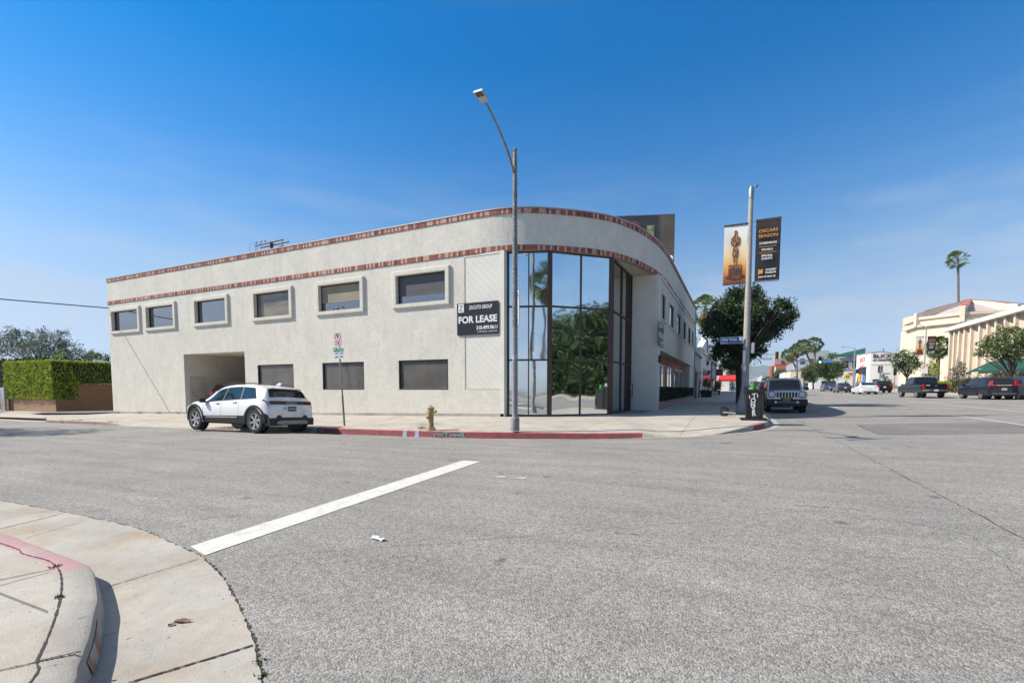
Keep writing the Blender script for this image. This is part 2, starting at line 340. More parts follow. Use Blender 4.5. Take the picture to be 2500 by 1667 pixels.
pm('brick_red', (.36, .125, .08), .9, col2=(.26, .085, .06), scale=7, bump=.4, bscale=40)
pm('brick_dark', (.17, .06, .05), .9, scale=7); pm('brick_white', (.66, .51, .44), .9, col2=(.40, .15, .10), scale=34, lo=.44, hi=.56)
pm('mortar', (.30, .27, .24), .9)
pm('siding', (.68, .655, .58), .6, col2=(.63, .61, .54), scale=1.5); pm('groove', (.47, .45, .40), .8)
pm('trim_white', (.70, .68, .62), .6); pm('metal_cap', (.45, .45, .44), .5, .3)
pm('wood_mullion', (.085, .045, .030), .6, col2=(.045, .026, .02), scale=6, stretch=(8, 8, .6), bump=.2)
pm('frame_dark', (.018, .016, .015), .45); pm('black_plastic', (.02, .02, .021), .5, bump=.1, bscale=200)
pm('soffit', (.50, .47, .40), .9, col2=(.43, .40, .34), scale=2)
mirror_glass('glass_mirror', (.80, .86, .88), .028, .012, .8)
mirror_glass('glass_bronze', (.30, .30, .31), .01, .004, .8)
mirror_glass('glass_side', (.50, .56, .55), .03, .004, .8)
pm('glass_dark', (.014, .017, .018), .05, spec=.75); pm('tail_smoke', (.11, .015, .02), .12); pm('interior', (.03, .03, .03), .9)
pm('blind', (.34, .30, .22), .8, col2=(.27, .24, .18), scale=2)
pm('white_paint_road', (.60, .585, .53), .8, col2=(.44, .43, .39), scale=7, lo=.5, hi=.8, fine=.16, bscale=90)
pm('galv', (.34, .35, .36), .45, .6, col2=(.24, .25, .26), scale=12); pm('steel', (.5, .5, .5), .3, .9)
pm('rust_steel', (.20, .14, .10), .7, .3, col2=(.30, .27, .25), scale=14)
pm('sign_black', (.018, .018, .022), .35); pm('white', (.78, .78, .76), .5); pm('offwhite', (.66, .66, .64), .5)
pm('tyre', (.018, .018, .018), .85); pm('alloy', (.55, .55, .56), .3, .7); pm('alloy_dark', (.07, .07, .075), .35, .5)
pm('red_glass', (.45, .012, .015), .15, spec=.8); pm('lamp_glass', (.75, .75, .75), .1, spec=.8); pm('amber', (.6, .2, .03), .2)
pm('plate', (.70, .70, .72), .5); pm('chrome', (.75, .75, .75), .12, 1)
pm('leaf_dry', (.22, .16, .06), .8)
# ================================================================== SETTING
def catmull(pts, n=8):
    P = [Vector(p) for p in pts]; out = []
    for i in range(len(P) - 1):
        a = P[max(i - 1, 0)]; b = P[i]; c = P[i + 1]; d = P[min(i + 2, len(P) - 1)]
        for k in range(n):
            t = k / n
            out.append(.5 * ((2 * b) + (c - a) * t + (2 * a - 5 * b + 4 * c - d) * t * t + (3 * b - a - 3 * c + d) * t ** 3))
    out.append(P[-1]); return out
def struct(name, mb, mat, **k): return tag(mb.build(name, mat, **k), kind='structure')
def grid(xs, ys, zf):
    mb = MB(); vs = [(x, y, zf(x, y)) for y in ys for x in xs]; nx = len(xs)
    mb.add(vs, [(j * nx + i, j * nx + i + 1, (j + 1) * nx + i + 1, (j + 1) * nx + i) for j in range(len(ys) - 1) for i in range(nx - 1)])
    return mb
def cl(v, a, b): return max(a, min(b, v))
pm('far_ground', (.20, .19, .16), .95, col2=(.13, .14, .09), scale=.02)
gx = [-3500, -1200, -400, -200, -60, 0, 60, 200, 500, 1200, 4200]; gy = [-800, -200, -60, 0, 60, 200, 400, 800, 1500, 2600, 4500]
struct('ground', grid(gx, gy, lambda x, y: G(cl(x, -150, 200), cl(y, -100, 420)) - .22 - (3 if y > 3000 else 0)), MT['far_ground'])
xs = [-140, -110, -90] + [-80 + 4 * i for i in range(19)] + [-4.5 + .5 * i for i in range(10)] + [2, 5, 10, 16, 20, 40, 80, 140]
ys = [-90, -60, -30, -10, 0, 3, 6, 8, 9.5] + [10.6 + .2 * i for i in range(8)] + [13, 15, 20, 30, 60, 120, 200, 300, 420]
struct('road', grid(xs, ys, zroad), MT['asphalt'])

YB = 16.65                      # plane of the long stucco front
def zb(x):                      # height of the pavement where it meets the building
    return -.2 + (x + 36.1) / 27.1 * .47 if x > -36.1 else -.2 + .0075 * (x + 36.1)
# ---- kerb of the building's block: (x, y, kerb height, colour key, building-side point)
kp = [(-140, 12.05, .10), (-60, 12.05, .10), (-46, 12.05, .05), (-36, 12.0, .015), (-33.2, 12.0, .015), (-32.2, 11.98, .12), (-28, 11.98, .13), (-27, 11.98, .11), (-25.6, 11.98, .012), (-19.6, 12.0, .012), (-17.6, 12.0, .17),
      (-13.2, 12.0, .205), (-12.2, 12.0, .2), (-10, 12.02, .2), (-8.4, 12.1, .2), (-7.0, 12.27, .2), (-5.9, 12.5, .2), (-4.9, 12.78, .19), (-3.9, 13.05, .18), (-2.8, 13.33, .165), (-2.35, 13.42, .15), (-1.7, 13.52, .04), (-1.1, 13.66, .006), (-.55, 13.96, .02), (-.1, 14.6, .085),
      (.3, 15.35, .14), (.62, 16.1, .165), (.88, 17.1, .17), (1.0, 18.3, .17), (1.02, 20, .17), (1.02, 30, .17), (1.02, 60, .17), (1.02, 120, .17), (1.02, 420, .17)]
dense = []
for i in range(len(kp) - 1):
    a = Vector(kp[max(i - 1, 0)]); b = Vector(kp[i]); c = Vector(kp[i + 1]); d = Vector(kp[min(i + 2, len(kp) - 1)])
    L_ = (c - b).length; n_ = 1 if L_ > 3.5 else max(2, int(L_ / .3))
    for k in range(n_):
        t = k / n_
        lin = b.lerp(c, t)
        if n_ > 1 and -9 < b.x and b.y < 20: 
            v = .5 * ((2 * b) + (c - a) * t + (2 * a - 5 * b + 4 * c - d) * t * t + (3 * b - a - 3 * c + d) * t ** 3); lin = Vector((v.x, v.y, lin.z))
        dense.append(lin)
dense.append(Vector(kp[-1]))
nrm = []
for i, p in enumerate(dense):
    d = dense[min(i + 1, len(dense) - 1)] - dense[max(i - 1, 0)]; nrm.append(Vector((-d.y, d.x, 0)).normalized())
# which part of the kerb carries which paint
def kerbmat(x, y):
    if x < -25.6: return 'kerb_old'
    if -25.6 <= x < -19.6: return 'kerb_plain'
    if -19.6 <= x < -16.2: return 'kerb_old'
    if -16.2 <= x < -15.2: return 'kerb_plain'
    if -15.2 <= x < -12.75: return 'kerb_old'
    if -12.75 <= x < -2.4 and y < 14: return 'kerb_red'
    if -2.4 <= x < .42 and y < 15.6: return 'kerb_plain'
    if y < 16.6: return 'kerb_red'
    return 'kerb_plain'
groups = {}
for i in range(len(dense) - 1):
    key = kerbmat(*((dense[i] + dense[i + 1]) / 2).xy); groups.setdefault(key, []).append(i)
def kprof(i):
    p = dense[i]; n = nrm[i]; z0 = zroad(p.x, p.y); h = p.z
    pr = [(-.02, -.06), (0, 0), (.012, h * .75), (.022, h * .93), (.045, h), (.15, h + .003), (.15, -.05)]
    return [Vector((p.x + n.x * a, p.y + n.y * a, z0 + b)) for a, b in pr]
for key, idx in groups.items():
    mb = MB()
    for i in idx:
        a = kprof(i); b = kprof(i + 1); m = len(a)
        o_ = len(mb.f); mb.add(a + b, [(k, k + 1, m + k + 1, m + k) for k in range(m - 1)])
        for k in range(3, m - 1): mb.mi[o_ + k] = 1
    struct('kerb', mb, [MT[key], MT['kerb_redtop' if key == 'kerb_red' else key]], smooth=True)
# pale gutter strip where the asphalt meets the kerb (dust and fallen leaves)
concrete('gutter_dust', (.40, .385, .35), None, .15)
mb = MB()
for i in range(len(dense) - 1):
    if dense[i].x < -60 or dense[i].y > 60: continue
    q = []
    for j in (i, i + 1):
        p = dense[j]; n = nrm[j]; ww = .16 + .05 * math.sin(j * 1.7) if p.y < 15 else .3
        e = p - n * ww; q += [Vector((p.x, p.y, zroad(p.x, p.y) + .006)), Vector((e.x, e.y, zroad(e.x, e.y) + .006))]
    mb.add(q, [(0, 1, 3, 2)])
struct('gutter', mb, MT['gutter_dust'])
# pavement ribs from the kerb back to the building line
inner = []
for p in dense:
    if p.x <= -8.4: q = Vector((p.x, YB + .25, zb(p.x)))
    elif p.y < 15.0:
        t = (p.x + 8.4) / 8.3; q = Vector((-8.4 + 4.9 * t, YB + .25 + t * 3.5, .28 + .04 * t))
    else:
        yy = max(p.y, 15) ; q = Vector((-3.6, max(20.4, min(yy + 5.5, 500)) if yy < 40 else yy, 0)); q.z = G(-3.6, q.y) + .2
    inner.append(q)
mb = MB()
for i in range(len(dense) - 1):
    q = []
    for j in (i, i + 1):
        p = dense[j]; n = nrm[j]; b0 = Vector((p.x + n.x * .15, p.y + n.y * .15, zroad(p.x, p.y) + p.z + .002))
        for t in (0, .12, .3, .6, 1): v = b0.lerp(inner[j], t); q.append(v)
    mb.add(q, [(k, k + 1, 6 + k, 5 + k) for k in range(4)])
struct('sidewalk', mb, MT['sidewalk'], smooth=True)
# block interior behind the pavement (alley, car park floor)
mb = MB()
mb.quad((-140, YB + .25, zb(-140)), (-36.1, YB + .25, zb(-36.1)), (-36.1, 60, .1), (-140, 60, -.4))
mb.quad((-36.1, YB + .25, zb(-36.1)), (-8.4, YB + .25, zb(-8.4)), (-3.6, 60, .5), (-36.1, 60, .1))
mb.add([(-8.4, YB + .25, zb(-8.4)), (-3.6, 20.4, G(-3.6, 20.4) + .2), (-3.6, 60, .5)], [(0, 1, 2)])
struct('ground', mb, MT['asphalt_dark'])
# alley mouth: darker asphalt strip between pavement and garden wall
mb = MB(); mb.add([(-43.1, 14.3, zb(-43) - .03), (-37.2, 15.6, zb(-37) + .012), (-36.3, 16.9, zb(-36.3) + .02), (-36.3, 40, .1), (-43.1, 40, 0)], [(0, 1, 2, 3, 4)])
mb.v = [(x, y, z + .025) for x, y, z in mb.v]
struct('path', mb, MT['asphalt_dark'])
mb = MB(); mb.add([(-140, 12.6, -1.4), (-34, 12.5, -.335), (-37.3, 13.6, -.30), (-43.2, 14.1, -.31), (-140, 14.1, -1.1)], [(0, 1, 2, 3, 4)])
mb.v = [(x, y, (zroad(x, 12.2) + .12 if y < 13 else zb(x) - .02) + .05) for x, y, z in mb.v]
struct('sidewalk', mb, MT['sidewalk'])

# ---- near corner: gutter, kerb, pavement
S1 = 3.357
def n1(a, b): return (a / S1, 1200 + b / S1)
go = [gp(*n1(a, b), .004) for a, b in [(0, 70), (480, 160), (750, 215), (1030, 275), (1230, 340), (1450, 440), (1640, 530), (1800, 680), (1900, 830), (1960, 950), (2030, 1100), (2080, 1270), (2110, 1420), (2130, 1567)]]
go = [Vector((-60, go[0].y + .05, 0)), Vector((-14, go[0].y, 0))] + go + [Vector((-1.45, .9, 0)), Vector((-.8, 0, 0)), Vector((-.35, -1.4, 0)), Vector((-.2, -4, 0)), Vector((-.2, -40, 0))]
kf = [gp(*n1(a, b), .14) for a, b in [(0, 325), (200, 390), (500, 500), (690, 570), (745, 600), (775, 670), (800, 820), (800, 880), (770, 1000), (740, 1150), (690, 1290), (640, 1420), (600, 1567)]]
kf = [Vector((-60, kf[0].y + .03, 0)), Vector((-14, kf[0].y + .01, 0)), Vector((-9, kf[0].y, 0))] + kf + [Vector((-1.9, .55, 0)), Vector((-1.45, -.2, 0)), Vector((-1.2, -1.3, 0)), Vector((-1.15, -4, 0)), Vector((-1.15, -40, 0))]
bk = [gp(*n1(a, b), .14) for a, b in [(0, 425), (180, 510), (370, 560), (440, 600), (490, 660), (505, 760), (490, 900), (440, 1070), (370, 1250), (300, 1400), (250, 1567)]]
bk = [Vector((-60, bk[0].y + .02, 0)), Vector((-14, bk[0].y + .01, 0)), Vector((-8.5, bk[0].y, 0))] + bk + [Vector((-2.1, .38, 0)), Vector((-1.62, -.3, 0)), Vector((-1.37, -1.35, 0)), Vector((-1.32, -4, 0)), Vector((-1.32, -40, 0))]
def resamp(P, n):
    P = [Vector((p.x, p.y, 0)) for p in P]; Q = catmull(P, 6); L = [0]
    for a, b in zip(Q, Q[1:]): L.append(L[-1] + (b - a).length)
    # concentrate samples where the picture sees the kerb
    out = []; 
    for k in range(n):
        t = k / (n - 1); s = L[-1] * t; i = 0
        while i < len(L) - 2 and L[i + 1] < s: i += 1
        out.append(Q[i].lerp(Q[i + 1], (s - L[i]) / max(L[i + 1] - L[i], 1e-9)))
    return out
def crop(P, far=9): return [p for p in P if p.x > -far - 6 and p.y > -6]
def strip(A, B, za, zbv, nA=170, jag=0):
    A = resamp(A, nA); B = resamp(B, nA); mb = MB(); q = []
    for i, (a, b) in enumerate(zip(A, B)):
        j = jag * (rnd.random() - .5) if jag else 0
        d = (b - a).normalized() if (b - a).length > 1e-6 else Vector((0, 0, 0))
        q.append(Vector((a.x, a.y, G(a.x, a.y) + za))); b2 = b + d * j; q.append(Vector((b2.x, b2.y, G(b2.x, b2.y) + zbv)))
    mb.add(q, [(2 * i, 2 * i + 1, 2 * i + 3, 2 * i + 2) for i in range(len(A) - 1)]); return mb
kf2, go2, bk2 = kf[1:-1], go[1:-1], bk[1:-1]
struct('gutter', strip(kf2, go2, .006, .006, 420, .022), MT['gutter'])
pm('joint_dark', (.055, .048, .04), .95, scale=30)
go3 = [p + (p - Vector((-9, -3, 0))).normalized() * .011 for p in go2]
struct('gutter', strip(go2, go3, .0045, .0045, 900, .03), MT['joint_dark'])
# kerb body as profile between front and back lines
A_, B_ = resamp(kf2, 420), resamp(bk2, 420)
def nearkerb(sel, mat):
    mb = MB()
    for i in range(len(A_) - 1):
        if not sel(i): continue
        q = []
        for j in (i, i + 1):
            a = A_[j]; b = B_[min(range(max(0, j - 40), min(len(B_), j + 40)), key=lambda k: (B_[k] - a).length)]
            d = (b - a).normalized(); z = G(a.x, a.y); wd = (b - a).length
            for off, h in ((-.035, -.03), (-.03, .0), (-.008, .09), (.004, .125), (.03, .14), (wd, .142), (wd + .07, .136)):
                p = a + d * off; q.append(Vector((p.x, p.y, z + h)))
        mb.add(q, [(k, k + 1, 8 + k, 7 + k) for k in range(6)])
    return struct('kerb', mb, mat, smooth=True)
pink_end = min(range(len(A_)), key=lambda i: (A_[i] - gp(*n1(740, 612), .14).to_2d().to_3d()).length)
nearkerb(lambda i: i < pink_end, MT['kerb_pink']); nearkerb(lambda i: i >= pink_end, MT['kerb_plain'])
# faded red left on the kerb's face further round
pm('kerb_facepaint', (.40, .37, .32), .9, col2=(.34, .16, .11), scale=7, lo=.38, hi=.58, fine=.15, bscale=90)
mb = MB(); i0 = min(range(len(A_)), key=lambda i: (A_[i] - gp(*n1(775, 980), .14).to_2d().to_3d()).length); i1 = min(range(len(A_)), key=lambda i: (A_[i] - gp(*n1(670, 1330), .14).to_2d().to_3d()).length)
for i in range(i0, i1):
    q = []
    for j in (i, i + 1):
        a = A_[j]; b = B_[min(range(max(0, j - 40), min(len(B_), j + 40)), key=lambda k: (B_[k] - a).length)]; d = (b - a).normalized(); z = G(a.x, a.y)
        for off, h in ((-.033, .015), (-.013, .088)): p = a + d * off; q.append(Vector((p.x, p.y, z + h)))
    mb.add(q, [(0, 1, 3, 2)])
struct('kerb', mb, MT['kerb_facepaint'])
struct('sidewalk', strip([Vector((-60, -40, 0)), Vector((-30, -40, 0)), Vector((-10, -40, 0)), Vector((-2, -40, 0))], bk[0:], .141, .141, 300), MT['sidewalk'])
# joints: dark weathered grooves across kerb, gutter and pavement
jm = MB()
def groove(a, b, h0, h1=None, wd=.012, n=24, wob=.006):
    h1 = h0 if h1 is None else h1
    A = gp(*n1(*a), h0); B = gp(*n1(*b), h1); d = (B - A); s = Vector((-d.y, d.x, 0)).normalized()
    pts = [A.lerp(B, k / n) + s * (rnd.random() - .5) * wob for k in range(n + 1)]
    for p, q in zip(pts, pts[1:]):
        w1 = wd * (.6 + .6 * rnd.random()) / 2
        jm.add([p - s * w1, p + s * w1, q + s * w1, q - s * w1], [(0, 1, 2, 3)])
groove((-300, 375), (520, 175), .011); groove((200, 380), (680, 240), .011, wd=.006); groove((880, 775), (1625, 548), .011, wd=.008); groove((1050, 1562), (2072, 1253), .011, wd=.014)
groove((-300, 780), (450, 625), .146, wd=.01); groove((-200, 1500), (300, 1392), .146, wd=.01); groove((310, 1385), (670, 1303), .148, wd=.014)
struct('sidewalk', jm, MT['joint_dark'])
jm = MB(); bb = resamp(bk2, 500)
for p, q in zip(bb, bb[1:]):
    if p.x < -14 or p.y < -.5: continue
    d = (q - p); s = Vector((-d.y, d.x, 0)).normalized(); w1 = (.0025 + .004 * rnd.random())
    jm.add([Vector((v.x, v.y, G(v.x, v.y) + .147)) for v in (p - s * w1, p + s * w1, q + s * w1, q - s * w1)], [(0, 1, 2, 3)])
struct('sidewalk', jm, MT['joint_dark'])

# ---- far side of the avenue: kerb and pavement
KX = 20.3
mb = MB(); mb.box(KX, KX + .16, -90, 420, 0, .16); mb.v = [(x, y, z + G(x, y) - (.1 if z == 0 else 0)) for x, y, z in mb.v]
struct('kerb', mb, MT['kerb_plain'])
struct('sidewalk', grid([KX + .16, 21, 25, 60, 140], [-90, -20, 40, 100, 300, 420], lambda x, y: G(x, y) + .165), MT['sidewalk'])
# ---- road markings
def zr(x, y): return zroad(x, y) + .005
def mark(pts, mat='white_paint_road'):
    mb = MB(); mb.add([(x, y, zr(x, y)) for x, y in pts], [tuple(range(len(pts)))]); return struct('road_marking', mb, MT[mat])
a, b, c, d = gp(464, 1334), gp(500, 1356), gp(1173, 1126.5), gp(1130, 1124)
mb = MB(); n_ = 40
L1 = [Vector((a.x, a.y, 0)).lerp(Vector((d.x, d.y, 0)), k / n_) for k in range(n_ + 1)]; L2 = [Vector((b.x, b.y, 0)).lerp(Vector((c.x, c.y, 0)), k / n_) for k in range(n_ + 1)]
vs = []
for p, q in zip(L1, L2): 
    e = .006 * (rnd.random() - .5); vs += [(p.x + e, p.y, zr(p.x, p.y)), (q.x + e, q.y, zr(q.x, q.y))]
mb.add(vs, [(2 * i, 2 * i + 1, 2 * i + 3, 2 * i + 2) for i in range(n_)]); struct('road_marking', mb, MT['white_paint_road'])
for X, y0, y1 in ((7.95, 19, 25.4), (11.25, 24, 44.5)): mark([(X, y0 - 25), (X + .11, y0 - 25), (X + .11, y1), (X, y1)])
pm('yellow_road', (.55, .38, .10), .8)
mark([(14.0, 30), (14.1, 30), (14.1, 60), (14.0, 60)])
for x0 in (5.0, 8.05):
    for k in range(9):
        y0 = 31.5 + 11.5 * k; mark([(x0, y0), (x0 + .1, y0), (x0 + .1, y0 + 3.2), (x0, y0 + 3.2)])
for k in range(6): y0 = 30 + 22 * k; mark([(10.9, y0 + 20), (11.0, y0 + 20), (11.0, y0 + 31), (10.9, y0 + 31)], 'yellow_road')
# turn bay bar near the truck
mark([(11.6, 41), (13.9, 41), (13.9, 41.3), (11.6, 41.3)])
# trench patch of darker asphalt
pp = [gp(2000 + a / 4.704, 940 + b / 4.704) for a, b in [(430, 450), (520, 500), (700, 568), (1450, 562), (2352, 553), (2800, 560), (3000, 470), (2352, 440), (1900, 425), (1100, 440)]]
mb = MB(); mb.add([(p.x, p.y, zroad(p.x, p.y) + .004) for p in pp], [tuple(range(len(pp)))]); struct('road', mb, MT['asphalt_dark'])
edge_ = [(p.x, p.y) for p in pp]
# long sealed joint down the avenue and a few cracks
def crack(pts, wd=.018, wob=.03, step=.12):
    mb = MB()
    for (x0, y0), (x1, y1) in zip(pts, pts[1:]):
        L = math.hypot(x1 - x0, y1 - y0); n = max(2, int(L / step)); d = Vector(((x1 - x0) / L, (y1 - y0) / L, 0)); s = Vector((-d.y, d.x, 0)); off = [0] + [(rnd.random() - .5) * wob for _ in range(n - 1)] + [0]
        P = [Vector((x0, y0, 0)) + d * (L * k / n) + s * off[k] for k in range(n + 1)]
        for p, q in zip(P, P[1:]):
            w1 = wd * (.25 + .8 * rnd.random()) / 2
            mb.add([(v.x, v.y, zroad(v.x, v.y) + .0045) for v in (p - s * w1, p + s * w1, q + s * w1, q - s * w1)], [(0, 1, 2, 3)])
    return struct('road', mb, MT['joint_dark'])
crack([(2.16, 30), (2.1, 16.5), (2.2, 9), (2.3, 3)], .015); crack([(-11, 10.75), (-8.8, 10.9), (-7.5, 10.7)], .03, .1)
crack(edge_[0:7], .035, .02); crack(edge_[7:] + edge_[:1], .03, .02)
for q in (((1940, 1233), (2010, 1238), (2120, 1246)), ((490, 1268), (520, 1261), (590, 1258)), ((1500, 1300), (1560, 1306))):
    crack([tuple(gp(*p).xy) for p in q], .012, .05, .06)
# ================================================================== MAIN BUILDING
ZT, ZB2, ZB1, ZB0 = 8.2, 8.0, 6.84, 6.63       # parapet top, under top brick band, lower band top and bottom
bd = thing('commercial_building', 'two-storey cream stucco corner building with rounded fascia, brick bands and mirrored glass corner', 'building', (-20, 25, 0))
bdo = Vector((20, -25, 0))
class LB(MB):                    # building parts are written in world metres and stored relative to the Empty
    def build(s, name, mat, parent=None, **k):
        o = MB.build(s, name, mat, None, **k)
        if parent is not None:
            o.parent = parent
            if parent is bd: o.location = (20, -25, 0)
        return o
curve = [(-9.95, YB), (-9.4, YB), (-8.9, 16.67), (-8.4, 16.72), (-7.85, 16.85), (-7.3, 17.08), (-6.72, 17.44), (-5.85, 18.13), (-5.24, 18.72), (-4.66, 19.5), (-4.17, 20.62), (-3.82, 21.9), (-3.56, 23.4), (-3.44, 25), (-3.4, 26.6)]
cv = [(p.x, p.y) for p in catmull([(x, y, 0) for x, y in curve], 6)]
path = [(-36.1, YB)] + [(x, YB) for x in [-34 + 2 * i for i in range(12)]] + cv + [(-3.4, y) for y in (28, 31, 34, 37, 40, 43.3)]
Lp = [0]
for a, b in zip(path, path[1:]): Lp.append(Lp[-1] + math.hypot(b[0] - a[0], b[1] - a[1]))
def at(s):
    i = 0
    while i < len(Lp) - 2 and Lp[i + 1] < s: i += 1
    t = (s - Lp[i]) / (Lp[i + 1] - Lp[i]); a, b = path[i], path[i + 1]
    d = Vector((b[0] - a[0], b[1] - a[1], 0)).normalized(); return Vector((a[0] + (b[0] - a[0]) * t, a[1] + (b[1] - a[1]) * t, 0)), Vector((d.y, -d.x, 0)), d
def ribbon(z0, z1, off, s0=0, s1=None, thick=.2, step=.35):
    s1 = s1 or Lp[-1]; n = int((s1 - s0) / step); mb = LB(); q = []
    for k in range(n + 1):
        p, nn, d = at(min(s0 + (s1 - s0) * k / n, Lp[-1] - 1e-4)); o = p + nn * off; i = p - nn * thick
        q += [Vector((o.x, o.y, z0)), Vector((o.x, o.y, z1)), Vector((i.x, i.y, z1)), Vector((i.x, i.y, z0))]
    fs = []
    for k in range(n):
        for j in range(4): fs.append((4 * k + j, 4 * k + (j + 1) % 4, 4 * k + 4 + (j + 1) % 4, 4 * k + 4 + j))
    fs += [(0, 1, 2, 3), (4 * n, 4 * n + 1, 4 * n + 2, 4 * n + 3)]
    mb.add(q, fs); return mb
ribbon(ZB1 - .01, ZB2 + .01, 0).build('fascia', MT['stucco'], bd, smooth=True)
ribbon(ZT, ZT + .045, .05, thick=.3).build('parapet_cap', MT['metal_cap'], bd, smooth=True)
for z0, z1 in ((ZB0, ZB1), (ZB2, ZT)):
    mb = LB(); s = .02; r2 = random.Random(int(z0 * 10))
    while s < Lp[-1] - .12:
        wd = .086 * (.92 + .16 * r2.random()); p, nn, d = at(s + wd / 2); off = .028 + .008 * r2.random()
        M_ = Matrix(((d.x, nn.x, 0, p.x), (d.y, nn.y, 0, p.y), (0, 0, 1, 0), (0, 0, 0, 1)))
        prev = mb.cur; mb.cur = r2.choices((0, 1, 2), (.44, .10, .46) if prev != 2 else (.66, .14, .20))[0]
        mb.box(-wd / 2, wd / 2, -.05, off, z0 + .012, z1 - .012 - .006 * r2.random(), M_); s += wd + .010
    mb.build('brick_band', [MT['brick_red'], MT['brick_dark'], MT['brick_white']], bd)
    ribbon(z0, z1, .012).build('mortar_bed', MT['mortar'], bd, smooth=True)
# ---- flat wall with openings
def wallgrid(mb, fr, u0, u1, v0, v1, holes, depth=.15):
    """fr(u, v, d): point at u along, v up, d into the wall"""
    us = sorted({u0, u1} | {h[0] for h in holes} | {h[1] for h in holes}); vs_ = sorted({v0, v1} | {h[2] for h in holes} | {h[3] for h in holes})
    for a, b in zip(us, us[1:]):
        for c, d in zip(vs_, vs_[1:]):
            mu, mv = (a + b) / 2, (c + d) / 2
            if any(h[0] < mu < h[1] and h[2] < mv < h[3] for h in holes): continue
            mb.quad(fr(a, c, 0), fr(b, c, 0), fr(b, d, 0), fr(a, d, 0))
    for h in holes:
        dd = h[4] if len(h) > 4 else depth
        for (a, c), (b, d) in (((h[0], h[2]), (h[1], h[2])), ((h[1], h[2]), (h[1], h[3])), ((h[1], h[3]), (h[0], h[3])), ((h[0], h[3]), (h[0], h[2]))):
            mb.quad(fr(a, c, 0), fr(b, d, 0), fr(b, d, dd), fr(a, c, dd))
fl = lambda u, v, d: Vector((u, YB + d, v))
UW = [(-35.8, -32.55), (-32.05, -29.0), (-27.4, -24.4), (-22.55, -19.62), (-18.05, -15.13), (-13.53, -10.63)]
LW = [(-22.33, -19.73), (-17.8, -15.25), (-13.3, -10.77)]
GX0, GX1, GZ = -28.5, -23.3, 3.3
holes = [(a + .2, b - .2, 4.95, 6.15) for a, b in UW] + [(a, b, 1.31, 2.57) for a, b in LW] + [(GX0, GX1, -1.0, GZ, 9.0)]
mb = LB(); wallgrid(mb, fl, -36.1, -9.97, -1.0, ZB0 + .02, holes, .17)
wallgrid(mb, fl, -9.97, -8.2, -1.0, 1.33, [], .1)
mb.quad((-36.1, YB, -1), (-36.1, YB, ZT), (-36.1, 43.3, ZT), (-36.1, 43.3, -1)); mb.quad((-36.1, 43.3, -1), (-3.4, 43.3, -1), (-3.4, 43.3, ZT), (-36.1, 43.3, ZT))
mb.quad((GX0, YB + 9, -1), (GX1, YB + 9, -1), (GX1, YB + 9, GZ), (GX0, YB + 9, GZ))
mb.build('wall', MT['stucco'], bd, fixn=False)
mb = LB(); mb.quad((-36, YB + .1, 7.7), (-9, YB + .1, 7.7), (-3.6, 26, 7.7), (-36, 26, 7.7)); mb.quad((-36, 26, 7.7), (-3.6, 26, 7.7), (-3.6, 43.2, 7.7), (-36, 43.2, 7.7)); mb.build('roof', MT['asphalt_dark'], bd)
# plinth line at the foot of the wall
mb = LB()
for a, b in ((-36.1, GX0), (GX1, -8.22)):
    n = 12
    for k in range(n):
        x0, x1 = a + (b - a) * k / n, a + (b - a) * (k + 1) / n
        mb.add([(x0, YB - .012, zb(x0) - .1), (x1, YB - .012, zb(x1) - .1), (x1, YB - .012, zb(x1) + .10), (x0, YB - .012, zb(x0) + .10), (x0, YB + .02, zb(x0) + .10), (x1, YB + .02, zb(x1) + .10)], [(0, 1, 2, 3), (3, 2, 5, 4)])
    mb.build('plinth', MT['kerb_plain'], bd); mb = LB()
# passage floor
mb = LB(); mb.quad((GX0, YB - .02, zb(GX0) + .01), (GX1, YB - .02, zb(GX1) + .01), (GX1, YB + 9, zb(GX1) + .1), (GX0, YB + 9, zb(GX0) + .1)); mb.build('passage_floor', MT['kerb_plain'], bd)
# steel service door in the passage's side wall, near the street
mb = LB(); mb.box(GX0 - .01, GX0 + .035, YB + .25, YB + 1.2, -.1, 2.05); dr = mb.build('service_door', MT['soffit'], bd)
mb = MB(); mb.tube([(GX0 + .03, YB + .42, .95), (GX0 + .1, YB + .42, .95), (GX0 + .1, YB + .54, .94)], .014); mb.build('handle', MT['frame_dark'], dr); mb = MB(); mb.lathe([(.03, 0), (.03, .03)], 12, T(GX0 + .035, YB + .42, 1.12, ry=R(90))); mb.build('lock', MT['frame_dark'], dr)
